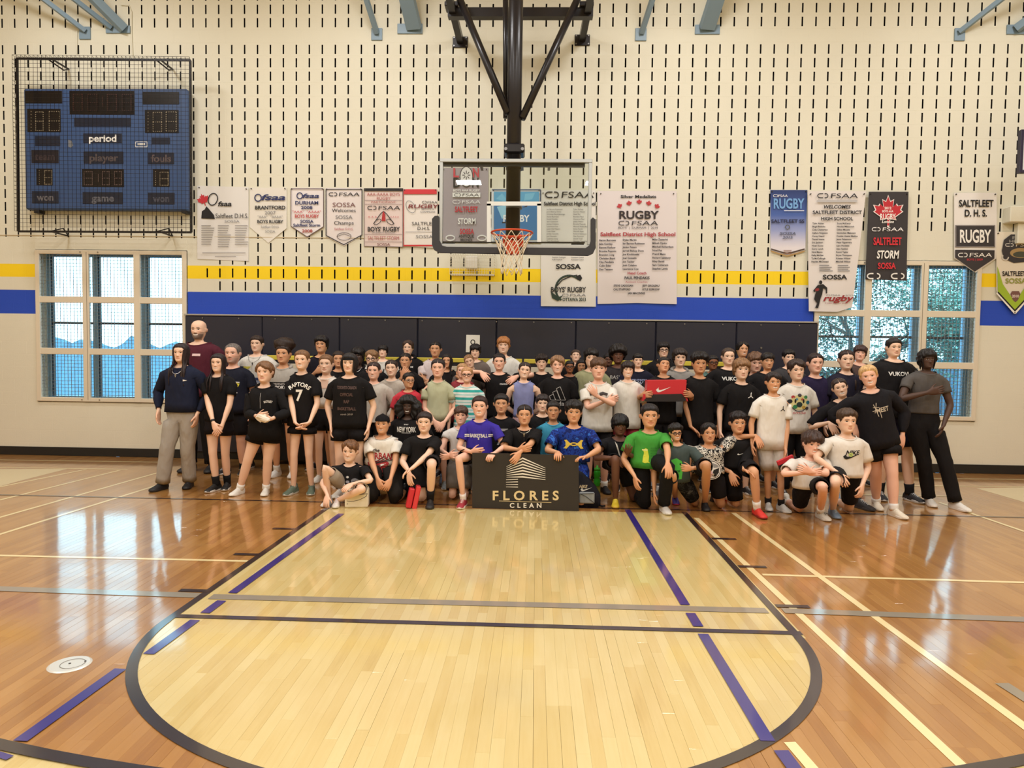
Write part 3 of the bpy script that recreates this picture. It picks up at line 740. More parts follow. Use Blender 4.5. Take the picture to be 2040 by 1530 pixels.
for a, b in ((0, 3), (0, 1), (1, 2), (3, 2)):
    for w in (0, .5): wm.bar(f4[a]*(1-w)+c4[a]*w, f4[b]*(1-w)+c4[b]*w, .003)
tag(wm.build('wire_mesh', BKS, cage), kind='stuff')
for x in (104, 318):
    for yy, s in ((118, 1), (462, -1)):
        p = at(x, yy, -CD)-co; q = p+np.array([.0, CD, 0]); k = MB(); k.bar(p, q, .018); k.bar(p+np.array([-.06, 0, 0]), p+np.array([.04, CD*.5, -.08*s]), .014); k.bar(p+np.array([.04, CD*.5, -.08*s]), q, .014)
        k.build('wall_bracket', BKS, cage)

# ------------------------------------------------------------------ roof braces
BRC = mat('brace_blue_paint', (128, 152, 172), .45)
def brace(label, plate, struts):
    x0, y0, x1, y1 = plate; c = at((x0+x1)/2, (y0+y1)/2); t = tag(empty('roof_brace', (c[0], 0, c[2])), label, 'brace', 'steel roof braces along the top of the wall')
    p, q = at(x0, y1)-c, at(x1, y0)-c
    MB().bbox((p[0], -.02, p[2]), (q[0], .0, q[2]), .004).build('wall_plate', BRC, t)
    for (sx, sy, ex, ey, w, h) in struts:
        a = at(sx, sy, -.03)-c
        # the strut rises towards the room; find its end on the ceiling along the sight of ex, ey
        tt_ = (-292-sy)/(ey-sy); e = at(sx+(ex-sx)*tt_, -292, -1.5)-c; e = np.array(a)+(e-np.array(a))*1.02
        MB().bar(a, e, w, h).build('strut', BRC, t)
brace('slim blue brace above the scoreboard', (159, 54, 181, 79), [(170, 62, 60, -22, .05, .06)])
brace('blue twin brace right of the slim one above the scoreboard', (212, 52, 260, 67), [(222, 56, 124, -20, .05, .06), (247, 58, 168, -22, .09, .12)])
brace('pale slim brace left of the black backstop frame', (740, 57, 762, 81), [(751, 66, 722, -26, .06, .06)])
brace('wide pale brace left of the black backstop frame', (792, 48, 842, 68), [(825, 56, 806, -24, .2, .10)])
brace('pale slim brace right of the black backstop frame', (1265, 57, 1288, 82), [(1278, 66, 1302, -8, .06, .06)])
brace('wide pale brace above the silver medal banner', (1384, 50, 1434, 69), [(1408, 56, 1434, -24, .2, .10)])
brace('slim blue brace near the upper right corner', (1900, 57, 1922, 82), [(1911, 64, 2006, -10, .05, .06)])
brace('blue brace at the upper right corner', (2004, 50, 2060, 69), [(2024, 58, 2120, -14, .09, .10)])

# ------------------------------------------------------------------ backstop: mast, braces, board, rim, net
YBD = -1.56                                     # face of the board
hoop = tag(empty('basketball_backstop', at(1025, 420, YBD)), 'black wall-braced basketball backstop with glass board, orange rim and white net', 'basketball hoop'); ho = np.array(hoop.location)
def hp(x, y, Y): return at(x, y, Y)-ho
BS = mat('backstop_black', (34, 31, 34), .32, .2)
YM = YBD+.30
m = MB(); ptop = hp(1026, -60, YM); pend = hp(1024, 470, YM); ptop[0] = (ptop[0]+pend[0])/2; pend[0] = ptop[0]
m.tube([ptop+np.array([0, 0, 1.0]), pend], .088, 24); m.build('mast', BS, hoop, True)
m = MB(); m.tube([hp(1007, -60, YM+.25), hp(1008, 235, YM+.16)], .035, 12); m.build('rear_pipe', BS, hoop, True)
k = hp(1025, 300, YM); MB().bbox((k[0]-.125, YM-ho[1]-.13, k[2]-.06), (k[0]+.125, YM-ho[1]+.13, k[2]+.05), .015).build('clamp', BS, hoop)
for sx in (-1, 1): MB().tube([(k[0]+sx*.10, YM-ho[1]-.15, k[2]-.02), (k[0]+sx*.10, YM-ho[1]-.12, k[2]-.02)], .02, 8).build('clamp_bolt', SCREW, hoop)
YBAR = -.62
a, b = hp(893, 27.5, YBAR), hp(1181, 27.5, YBAR); MB().bar(a, b, .11, .115).build('cross_bar', BS, hoop)
for px, py, bx in ((917, 84, 903), (1160, 80, 1170)):
    c = hp(px, py, -.01); MB().bbox((c[0]-.105, -.02-ho[1], c[2]-.075), (c[0]+.105, 0-ho[1], c[2]+.075), .004).build('wall_plate', BS, hoop)
    e = hp(bx, 27, YBAR); MB().bar(c+np.array([0, -.01, .02]), e+(e-c)*.7, .085).build('arm', BS, hoop)
    f = hp(bx-2, 14, YBAR); MB().bbox((f[0]-.09, f[1]-.1, f[2]-.03), (f[0]+.09, f[1]+.1, f[2]+.03), .008).build('arm_clamp', BS, hoop)
    for ux in (-1, 1):
        for uz in (-1, 1): MB().tube([(c[0]+ux*.085, -.03-ho[1], c[2]+uz*.055), (c[0]+ux*.085, -.018-ho[1], c[2]+uz*.055)], .011, 6).build('plate_bolt', SCREW, hoop)
MB().tube([hp(1012, 226, YM-.04), hp(910, -16, YBAR-.2)], .045, 12).build('diagonal_brace', BS, hoop, True)
MB().tube([hp(1040, 236, YM-.04), hp(1157, -16, YBAR-.2)], .045, 12).build('diagonal_brace', BS, hoop, True)
# board
bl, br = hp(875, 410, YBD), hp(1178.5, 410, YBD); bt, bb = hp(1026, 316.5, YBD)[2], hp(1026, 494, YBD)[2]
X0b, X1b = bl[0], br[0]; fw = .042; FRM = mat('board_frame_silver', (186, 190, 190), .4, .5)
for p, q in (((X0b, -.012, bt-fw), (X1b, .045, bt)), ((X0b, -.012, bb), (X1b, .045, bb+fw)), ((X0b, -.012, bb+fw), (X0b+fw, .045, bt-fw)), ((X1b-fw, -.012, bb+fw), (X1b, .045, bt-fw))):
    MB().bbox(p, q, .005).build('board_frame', FRM, hoop)
def board_glass():
    m = bpy.data.materials.new('board_glass'); m.use_nodes = True; N, L = nodes(m); N.remove(N['Principled BSDF'])
    t = N.new('ShaderNodeBsdfTransparent'); t.inputs[0].default_value = (.90, .93, .92, 1); g = N.new('ShaderNodeBsdfGlossy'); g.inputs['Roughness'].default_value = .01
    f = N.new('ShaderNodeFresnel'); f.inputs[0].default_value = 1.5; mx = N.new('ShaderNodeMixShader')
    L.new(f.outputs[0], mx.inputs[0]); L.new(t.outputs[0], mx.inputs[1]); L.new(g.outputs[0], mx.inputs[2]); L.new(mx.outputs[0], N['Material Output'].inputs[0]); return m
MB().box((X0b+fw-.01, .0, bb+fw-.01), (X1b-fw+.01, .012, bt-fw+.01)).build('glass', board_glass(), hoop)
a, b = hp(882, 327, YBD+.06), hp(1165, 329, YBD+.06); MB().bar(a, b, .05, .05).build('top_rail', BS, hoop)
for xa in (958, 1012, 1040, 1094):
    p = hp(xa, 328, YBD+.06); MB().bar(p, p+np.array([0, .22, 0]), .03).build('rail_tie', BS, hoop)
k = hp(1025, 330, YM); MB().tube([(k[0], YM-ho[1], k[2]-.05), (k[0], YM-ho[1], k[2]+.05)], .105, 24).build('collar', BS, hoop, True)
k = hp(1024, 413, YM); MB().tube([(k[0], YM-ho[1], k[2]-.02), (k[0], YM-ho[1], k[2]+.02)], .1, 24).build('collar', mat('grey_collar', (140, 140, 140), .4, .4), hoop, True)
for x0, x1 in ((880, 906), (1138, 1163)):
    p, q = hp(x0, 485, YBD+.05), hp(x1, 485, YBD+.05); MB().bar(p, q, .035).build('lower_rail', BS, hoop)
p, q = hp(878, 482.5, YBD+.05), hp(1165, 483.5, YBD+.05); MB().bar(p, q, .018).build('lower_rail', BS, hoop)
# white target lines printed on the glass
d = Decal(); T = [(974, 405.5), (1075, 405.5), (1075, 470), (1056, 470)]
for (xa, ya), (xb_, yb_) in (((970, 405.5), (1078, 405.5)), ((974, 405.5), (974, 482)), ((1074, 405.5), (1074, 482))): d.line((224, 228, 228), [(xa, ya), (xb_, yb_)], 8)
d.build(lambda x, y, i: hp(x, y, YBD-.002), hoop, 'target_box')
# padding along the lower edge
PADB = mat('board_pad', (50, 50, 54), .6); po = [(860.5, 436), (866, 430), (872, 429.5), (875.3, 432), (875.3, 478), (881, 489.5), (890, 491.5), (1166, 494.5), (1174, 489), (1176.8, 480), (1176.8, 437), (1181, 433), (1186.5, 437), (1186.8, 494), (1182, 504), (1172, 508.5), (874, 502.5), (864, 497), (860.5, 487)]
MB().prism([hp(x, y, YBD-.03) for x, y in po], (0, .07, 0)).build('edge_pad', PADB, hoop)
# rim, bracket and net
rc = hp(1020, 464, YBD-.39); RR = .232; ORG = mat('rim_orange', (206, 74, 34), .4, .1)
MB().tube([(rc[0]+RR*math.cos(2*PI*i/40), rc[1]+RR*math.sin(2*PI*i/40), rc[2]) for i in range(40)], .0105, 10, closed=True).build('rim', ORG, hoop, True)
mk = MB(); mk.bbox((rc[0]-.12, -.035, rc[2]-.10), (rc[0]+.12, -.012, rc[2]+.03), .004); mk.bar((rc[0]-.1, -.02, rc[2]-.005), (rc[0]-.09, rc[1]+RR*.9, rc[2]-.005), .02, .05); mk.bar((rc[0]+.1, -.02, rc[2]-.005), (rc[0]+.09, rc[1]+RR*.9, rc[2]-.005), .02, .05); mk.prism([(rc[0]-.11, -.03, rc[2]-.01), (rc[0]+.11, -.03, rc[2]-.01), (rc[0]+.10, rc[1]+RR+.005, rc[2]-.01), (rc[0]-.10, rc[1]+RR+.005, rc[2]-.01)], (0, 0, -.012))
mk.bbox((rc[0]-.075, -.13, rc[2]-.20), (rc[0]+.075, -.012, rc[2]-.03), .01); mk.build('rim_bracket', ORG, hoop)
NETM = mat('net_cord', (232, 220, 198), .8); nm = MB()
prof = [(0, 1.0), (.12, .86), (.26, .72), (.40, .62), (.56, .53), (.72, .50), (.86, .52), (1.0, .50)]
NH_ = .45
for k in range(12):
    for sg in (-1, 1):
        P = []
        for i in range(15):
            t = i/14; r = RR*np.interp(t, [a for a, _ in prof], [b for _, b in prof]); a = 2*PI*(k+sg*t*3.0)/12
            P.append((rc[0]+r*math.cos(a), rc[1]+r*math.sin(a), rc[2]-.01-NH_*t-.012*math.sin(k*2.1)*t))
        nm.tube(P, .0048, 5)
nm.build('net', NETM, hoop, True)
# small wire cage on the wall under the board
cg = tag(empty('wire_guard', wp(940, 522)), 'small white wire cage over a white box on the wall under the backboard', 'wire guard'); go = np.array(cg.location)
WW = mat('white_wire', (222, 214, 196), .5); g = MB(); p0, p1 = at(896, 546, -.14)-go, at(985, 505, -.14)-go
for i in range(19):
    x = p0[0]+(p1[0]-p0[0])*i/18; g.bar((x, p0[1], p0[2]), (x, p0[1], p1[2]), .004); g.bar((x, 0, p0[2]), (x, p0[1], p0[2]), .004); g.bar((x, 0, p1[2]), (x, p0[1], p1[2]), .004)
for i in range(9):
    z = p0[2]+(p1[2]-p0[2])*i/8; g.bar((p0[0], p0[1], z), (p1[0], p0[1], z), .004); g.bar((p0[0], 0, z), (p0[0], p0[1], z), .004); g.bar((p1[0], 0, z), (p1[0], p0[1], z), .004)
tag(g.build('wires', WW, cg), kind='stuff')
g = MB(); g.bar((p0[0], p0[1], p0[2]), (p1[0], p0[1], p0[2]), .012); g.bar((p0[0], -.01, p0[2]), (p1[0], -.01, p0[2]), .012); g.build('rail', WW, cg)
a, b = at(928, 534, -.08)-go, at(951, 510, -.08)-go; MB().bbox((a[0], -.08, a[2]), (b[0], 0, b[2]), .006).build('box', mat('white_plastic', (240, 238, 232), .4), cg)
# ledge box and second board at the right edge
a = at(2011, 462, -.05); c = at(2014, 410, -.16)
lb = tag(empty('wall_ledge', (c[0]+.4, 0, a[2])), 'cream boxed ledge jutting from the wall at the right edge, above the field hockey banner', 'ledge')
z1_, z0_ = at(2012, 410, -.16)[2], at(2012, 442, -.16)[2]
MB().bbox((c[0]-lb.location.x, -.16, z0_-a[2]), (c[0]-lb.location.x+1.6, 0, z1_-a[2]), .01).build('box', CREAM, lb)
MB().bbox((c[0]-lb.location.x+.15, -.10, z0_-a[2]-.28), (c[0]-lb.location.x+1.6, 0, z0_-a[2]), .01).build('support', CREAM, lb)
sb2 = tag(empty('side_backboard', at(2060, 300, -.8)), 'white side backboard with navy edge cut off by the right edge of the picture', 'backboard'); s2 = np.array(sb2.location)
p, q = at(2029, 344, -.8)-s2, at(2029, 261, -.8)-s2
MB().bbox((p[0], -.02, p[2]), (p[0]+1.2, .02, q[2]), .004).build('board', mat('white_board', (226, 228, 232), .4), sb2)
e = MB(); NVY = mat('navy_edge', (40, 36, 62), .4); th = .028
e.bbox((p[0]-.01, -.035, p[2]-.01), (p[0]+th, .03, q[2]+.01), .004).build('side_edge', NVY, sb2)
MB().bbox((p[0]+th, -.035, q[2]-th), (p[0]+1.2, .03, q[2]+.01), .004).build('top_edge', NVY, sb2); MB().bbox((p[0]+th, -.035, p[2]-.01), (p[0]+1.2, .03, p[2]+th), .004).build('bottom_edge', NVY, sb2)
MB().bar((p[0]+1.15, .02, (p[2]+q[2])/2+.1), (p[0]+1.15, .78, (p[2]+q[2])/2+.1), .06).build('wall_arm', BS, sb2)
MB().bar((p[0]+.95, .02, (p[2]+q[2])/2), (p[0]+1.0, .78, (p[2]+q[2])/2), .06).build('wall_arm', BS, sb2)

# ------------------------------------------------------------------ banners
def banner(label, x0, x1, top, bot, c, d, wave=.006, borders=(), pins=True, dep=.012, grad=None, cat='banner'):
    """x0..x1 in the wall plane, bot = list of (fraction, y) for the lower edge"""
    nx, ny = 12, 14; V = []; F = []
    tl, tr = top if isinstance(top, tuple) else (top, top)
    xl, xr = (x0 if isinstance(x0, tuple) else (x0, x0)), (x1 if isinstance(x1, tuple) else (x1, x1))
    c0 = at((xl[0]+xr[0])/2, tl, -dep); o_ = np.array([c0[0], 0, c0[2]])
    def sy(f, g): return (tl+(tr-tl)*f)*(1-g)+np.interp(f, [b[0] for b in bot], [b[1] for b in bot])*g
    xl, xr = (x0 if isinstance(x0, tuple) else (x0, x0)), (x1 if isinstance(x1, tuple) else (x1, x1))
    ph = (tl*7+xl[0]) % 6
    for lay in (0, 1):
        for j in range(ny+1):
            for i in range(nx+1):
                f, g = i/nx, j/ny; xx = (xl[0]+(xl[1]-xl[0])*g)*(1-f)+(xr[0]+(xr[1]-xr[0])*g)*f
                p = at(xx, sy(f, g), -dep)-o_; p[1] += -wave*(math.sin(5*f+ph)*.5+math.sin(3.3*g+2*f+ph))*g + lay*.003; V.append(p)
    n = (nx+1)*(ny+1)
    for j in range(ny):
        for i in range(nx):
            a = j*(nx+1)+i; q = (a, a+1, a+nx+2, a+nx+1); F.append(q); F.append(tuple(k+n for k in q[::-1]))
    edge = [i for i in range(nx+1)]+[j*(nx+1)+nx for j in range(1, ny+1)]+[ny*(nx+1)+i for i in range(nx-1, -1, -1)]+[j*(nx+1) for j in range(ny-1, 0, -1)]
    for a, b in zip(edge, edge[1:]+edge[:1]): F.append((a, b, b+n, a+n))
    m = mat('banner_vinyl', c, .55) if grad is None else grad
    b = tag(mesh('banner', V, F, m, None, True, fix=True), label, cat, 'banners on the gym wall'); b.location = o_
    b.data.polygons.foreach_set('use_smooth', [False]*len(b.data.polygons))
    B = wave*1.5+.003
    for (bc, pts, w) in borders: d.line(bc, pts, w)
    d.build(lambda x, y, i: at(x, y, -dep-B-.00007*i)-o_, b)
    if pins:
        for f in (.04, .96):
            p = at(xl[0]*(1-f)+xr[0]*f, sy(f, .025), -dep)-o_; MB().tube([p+np.array([0, -B-.004, 0]), p+np.array([0, .01, 0])], .008, 8).build('eyelet', mat('eyelet', (70, 66, 62), .4, .6), b)
    return b
NAVY = (34, 44, 96); LG = (150, 146, 144)
def names(d, x, y0, dy, lst, h=2.6, c=(60, 56, 58), bold=0):
    for i, t in enumerate(lst): d.text(c, t, x, y0+i*dy, h, al='L', bold=bold)
# 1 maple leaf, tall white
d = Decal(); leaf(d, RED, 405, 398, 13, -.35); d.ring(BLK, 424, 397, 9, 12, 2, rot=.3); d.text(BLK, 'fsaa', 447, 406, 9, 27, shear=.2); d.poly(BLK, [(401, 435), (402, 421), (408, 417), (411, 411), (416, 416), (421, 422), (426, 428), (428, 436)])
d.text(BLK, 'Saltfleet D.H.S.', 462, 430, 9, 66, bold=0); d.text(GREY, 'SOSSA', 462, 441, 4.5, 30, bold=0)
for k, x in enumerate((401, 434, 468)):
    for i in range(9 + (k == 1)*1): d.rect(LG, x, 449+i*4.6, x+19+((i*7+k*3) % 8), 450.4+i*4.6)
d.rect(LG, 403, 503, 489, 504.2); d.rect(LG, 428, 510, 470, 511)
banner('tall white banner with red maple leaf, first from the scoreboard', 393, 495, (370, 373), [(0, 516), (1, 520)], (226, 224, 222), d)
# 2 Brantford
d = Decal(); d.ring(NAVY, 514, 394, 6.5, 7, 2.2); d.text(NAVY, 'fsaa', 543, 393, 11, 48, shear=.25); d.text(BLK, 'BRANTFORD', 538, 413.5, 7, 61); d.text(GREY, '2007', 538, 424, 6.5, 22, bold=0); d.text(GREY, '"AAA"   "AAAA"', 538, 432, 4.6, 50, bold=0); d.text(BLK, 'BOYS RUGBY', 538, 441.5, 6, 52); d.text(GREY, 'Saltfleet D.H.S.', 538, 452, 4.6, 37, bold=0); d.text(GREY, 'SOSSA', 538, 461, 4.6, 20, bold=0)
banner('white banner with pointed tip reading Brantford 2007', 498, 571, 374, [(0, 453), (.5, 484), (1, 455)], (228, 224, 216), d)
# 3 Durham 2008
d = Decal(); d.ring(NAVY, 597, 390, 5.5, 6, 2); d.text(NAVY, 'fsaa', 618, 390, 8, 33, shear=.25); d.text(NAVY, 'DURHAM', 611, 404, 6.5, 47); d.text(NAVY, '2008', 611, 413.5, 5.5, 23); d.text(RED, '"AAA"  "AAAA"', 611, 422, 4.6, 58, bold=0); d.text((190, 70, 66), 'BOYS RUGBY', 611, 430.5, 6, 48); d.text(NAVY, 'SOSSA', 611, 441, 5.5, 26); d.text(NAVY, 'Saltfleet Storm', 611, 448.5, 5.5, 54); d.text((170, 80, 70), '2008', 612, 460, 5.6, 21)
bd_ = (92, 70, 72)
banner('white banner with thin dark border reading Durham 2008', 579, 645, 374.5, [(0, 451), (.5, 473), (1, 452)], (232, 226, 228), d, borders=[(bd_, [(579.6, 376), (644.4, 376), (644.4, 451.5), (612, 472), (579.6, 450.5), (579.6, 376)], 1.4)])
# 4 Sossa welcomes
d = Decal(); ofsaa(d, BLK, 685, 387, 7, 62); d.text((120, 76, 78), 'SOSSA', 685, 408, 8.5, 46, bold=0); d.text(BLK, 'Welcomes', 685, 419, 6.5, 48, bold=0); d.text(GREY, 'SOSSA', 685, 432.5, 7, 34, bold=0); d.text(BLK, 'Champs', 685, 444, 7, 40, bold=0); d.text((190, 110, 116), 'Saltfleet D.H.S.', 685, 456, 4.6, 38, bold=0); d.ring((70, 60, 60), 685.5, 471, 14, 7.5, 1); d.line((70, 60, 60), [(672, 471), (685, 466), (699, 471)], .8)
banner('white banner with black border reading Sossa Welcomes', 648.5, 722, 374.5, [(0, 470), (.5, 490), (1, 468)], (228, 220, 220), d, borders=[(BLK, [(649.5, 377), (721, 377), (721, 468), (685, 487.5), (649.5, 469), (649.5, 377)], 1.6)])
# 5 AAA boys rugby
PK = (176, 96, 92); d = Decal(); d.rect(BLK, 725, 375, 803, 380.5); d.text(PK, 'AAA/AAAA BOYS', 764, 387, 6, 66, bold=0); d.text(PK, 'RUGBY', 764, 395, 5.5, 28, bold=0); d.text(PK, 'PARTICIPANT', 764, 402.5, 3.6, 50, bold=0); ofsaa(d, BLK, 764, 414, 7.5, 66)
d.line(BLK, [(744, 446), (758, 426), (764, 421), (770, 426), (785, 446)], 1.6); d.poly((182, 40, 44), [(760, 440), (762, 425), (764, 421), (767, 426), (768, 440)]); d.ring(BLK, 752, 442, 8, 4, 1.2, rot=-.6); d.ring(BLK, 777, 442, 8, 4, 1.2, rot=.6)
d.text(RED, 'A A A', 742, 432, 3, 18, bold=0); d.text(RED, 'A A A A', 786, 432, 3, 17, bold=0); d.text(BLK, "BOYS' RUGBY", 764, 456.5, 8.5, 64); d.text(GREY, 'DURHAM REGION', 764, 463, 2.8, 46, bold=0); d.text(PK, 'SALTFLEET STORM', 764, 474.5, 7, 63, bold=0); d.text((120, 60, 58), 'SOSSA', 764, 487, 5.5, 26, bold=0)
for y in (399, 406.5, 466.5, 482): d.line((110, 90, 88), [(727, y), (801, y)], .8)
banner('pale pink banner with black top bar reading Boys Rugby', 725, 803, 375, [(0, 491), (1, 492.5)], (226, 208, 204), d, borders=[((96, 84, 82), [(725.6, 380), (725.6, 490.5), (802.4, 492), (802.4, 380)], 1)])
# 6 red topped
d = Decal(); d.rect((206, 50, 58), 804, 377, 870, 386.5); d.ring(GREY, 818, 412, 8, 13, .9, rot=-.5); ofsaa(d, BLK, 856, 403, 4.5, 30); d.text((130, 60, 60), 'RUGBY', 842, 411, 7, 60, shear=.15); d.text(GREY, 'CHAMPIONS', 852, 422, 3.6, 30, bold=0); d.text(GREY, 'BOYS', 852, 416.5, 2.6, 26, bold=0); d.text(BLK, 'SALTFLEET', 846, 445.5, 6.5, 52, bold=0); d.text(BLK, 'D.H.S.', 844, 455, 6.5, 26, bold=0); d.text(GREY, 'SOSSA', 845, 471.5, 6, 34, bold=0); d.line(LG, [(808, 462), (868, 462)], .8); d.rect((206, 50, 58), 804, 487.5, 870, 490.5)
banner('white banner with red bar along the top, partly behind the backboard', 803.5, 871, 376, [(0, 491), (1, 494)], (232, 226, 220), d, borders=[((206, 50, 58), [(804.2, 377), (804.2, 491)], 1)])
# 7 grey London banner behind the glass
LR = (196, 44, 62); d = Decal()
d.text((206, 70, 86), 'L', 908, 344, 17, 12); d.text((206, 70, 86), 'N', 948, 344, 17, 14); d.text(BLK, 'D', 910, 364, 18, 16); d.text(BLK, 'N', 947, 364, 18, 15); d.ell((236, 234, 236), 929, 352, 12.5, 20); d.ring((60, 56, 60), 929, 352, 12.5, 20, 1.6)
for k in range(8): d.line((60, 56, 60), [(929+3*math.cos(k*PI/4), 349+3*math.sin(k*PI/4)), (929+8*math.cos(k*PI/4), 349+9*math.sin(k*PI/4))], 1.6)
d.text((240, 240, 240), 'BOYS AAA RUGBY', 929, 379.5, 4.6, 53); d.rect((240, 240, 240), 901.5, 383.5, 957, 393); ofsaa(d, BLK, 929, 388.4, 5.6, 50); ofsaa(d, (238, 236, 238), 929, 402, 6.5, 56)
d.text(LR, 'SALTFLEET', 929, 417, 10.5, 46); d.text((244, 244, 244), 'STORM', 930, 440.5, 11, 36); d.text(LR, 'SOSSA', 930, 461, 10, 28); d.text(BLK, 'ANTIQUE', 929, 470.5, 5.6, 30); d.text(BLK, 'BRONZE', 929, 478, 4.6, 24)
for x in (897, 960): d.ring((236, 236, 238), x, 474, 8.5, 5, 2.6)
banner('grey banner with oval ball emblem seen through the backboard glass', 880, 973, 334, [(0, 484), (1, 485)], (170, 160, 168), d)
# 8 blue banner behind the mast
d = Decal(); d.rect((92, 168, 214), 984, 382, 1074, 402); d.rect((60, 124, 184), 984, 402, 1074, 478); d.poly((120, 190, 226), [(988, 396), (1000, 385), (1010, 398), (1002, 401)]); d.poly((120, 190, 226), [(1046, 386), (1066, 384), (1060, 397), (1044, 400)]); d.poly((150, 206, 236), [(990, 412), (1010, 408), (1030, 420), (1000, 436)])
d.text((240, 242, 246), 'RUGBY', 1028, 435, 13, 52); d.rect(BLK, 1000, 442, 1010, 445); d.poly((60, 50, 48), [(1040, 414), (1052, 408), (1050, 412)])
banner('light blue banner hanging behind the black mast and the glass', 979, 1078, 376.5, [(0, 484), (1, 485)], (226, 232, 240), d, borders=[((30, 60, 100), [(980, 378), (1077, 378), (1077, 483.5), (980, 483)], 1.8)])
# 9 tall white with the district name and boys rugby
n9 = [['Ian Barnes-Robinson', 'Jared Bishop Dove', 'Christian Boyd-Jennings', 'Aaron Burrows', 'David Castillo', 'Sam Catterson', 'Joshua Colabro', 'Lawrence Cox', 'Justin Del Mastro', 'Colin Elder', 'Jordan Geraldo', 'Joel Gosselin', 'Coleman Gray', 'Tom Grochoski'], ['Tyler McFaul', 'Zachary Martin', 'Noel Paz', 'Brandon Paul', 'Cameron Paul', 'Jaiden Peters', 'Brooke Popovic', 'Mitchell Richardson', 'Dylan Rowe', 'Mitchell Ryan', 'Richard Salisbury', 'Max Seymour', 'Daniel Tosh', 'Malcolm Tremblay']]
d = Decal(); ofsaa(d, BLK, 1134, 388, 12, 98); d.text(BLK, 'Saltfleet District High School', 1135, 405.5, 7, 103)
names(d, 1089, 417, 4.88, n9[0]); names(d, 1142, 417, 4.88, n9[1]); names(d, 1100, 512.5, 4.6, ['Stephen Cadogan', 'Kyle Sopkow']); names(d, 1138, 512.5, 4.6, ['Assistant Coach', 'Assistant Coach'])
d.text(BLK, 'SOSSA', 1132, 531, 9.5, 49); d.ring((40, 60, 48), 1134, 576, 27, 27, 4, 20, PI*.7, PI*1.75); d.poly((40, 60, 48), [(1097, 580), (1112, 592), (1122, 588), (1112, 600), (1100, 594)]); d.poly(BLK, [(1147, 550), (1156, 547), (1160, 554), (1156, 560), (1150, 556)]); d.line(BLK, [(1108, 571), (1120, 558), (1138, 550), (1150, 548)], 2)
d.text((46, 44, 44), "BOYS' RUGBY", 1132, 577, 10, 70); ofsaa(d, GREY, 1143, 588, 5, 48); d.text((40, 60, 48), 'OTTAWA 2013', 1144, 596.5, 6.5, 47)
banner('tall white banner right of the blue one, its lower half below the backboard', 1077.5, 1187, 379, [(0, 610), (1, 611)], (228, 226, 222), d, dep=.014)
# 10 silver medalists
n10 = [['Aaron Burrows', 'Jake Comley', 'Bennet Kerlow', 'Brooke Popovic', 'Brandon Long', 'Christian Boyd', 'Clay Pendakis', 'Colin Elder', 'Dan Tessaro'], ['Dylan Martin', 'Ian Barnes-Robinson', 'Jaiden Peters', 'Jarred Bishop Dove', 'Joe Kirchhoefel', 'Joel Gosselin', 'Jon Tacker', 'Josh Colabro', 'Lawrence Cox'], ['Mike Zazzarini', 'Milosh Djokic', 'Mitchell Richardson', 'Noel Paz', 'Pramil Mann', 'Richard Salisbury', 'Riley Bansil', 'Sam Catterson', 'Stephen Lewis']]
d = Decal(); MR = (176, 62, 70); d.text(BLK, 'Silver Medalists', 1272, 391.5, 5.4, 71)
for x, y, r in ((1234.5, 410.5, -.45), (1253.5, 405, -.2), (1273.5, 402, 0), (1292.5, 405, .2), (1309, 411, .45)): leaf(d, (190, 52, 60), x, y, 6.2, r)
d.text((44, 34, 36), 'RUGBY', 1272, 428, 15, 79); ofsaa(d, (60, 56, 58), 1271, 444.5, 8.5, 80); d.text((60, 56, 58), "BOYS'  |  DURHAM  |  2014", 1271, 453.5, 4, 79, bold=0); d.text(MR, 'Saltfleet District High School', 1271, 466.5, 7.2, 150)
for k, x in enumerate((1193.5, 1240.5, 1299.5)): names(d, x, 478.5-k*.7, 7.25, n10[k], 3.6, (50, 44, 46), 1)
d.text(MR, 'Head Coach', 1269, 544, 5, 38); d.text(BLK, 'PAUL PENDAKIS', 1269, 553.5, 5.2, 50); d.text(MR, 'Assistant Coaches', 1268, 561.5, 3.4, 44, bold=0)
d.text(BLK, 'STEVE CADOGAN', 1242, 569, 3.8, 39); d.text(BLK, 'JEFF GROLEAU', 1297, 569, 3.8, 34); d.text(BLK, 'CAL STAFFORD', 1239, 576.5, 3.8, 34); d.text(BLK, 'KYLE SOPKOW', 1297, 576.5, 3.8, 34); d.text(BLK, 'IAN MACINNIS', 1268, 584, 3.8, 34)
banner('large white banner reading Silver Medalists with five red leaves', 1190.5, 1348, 380.5, [(0, 605.5), (.5, 603.5), (1, 606)], (226, 218, 220), d, dep=.016)
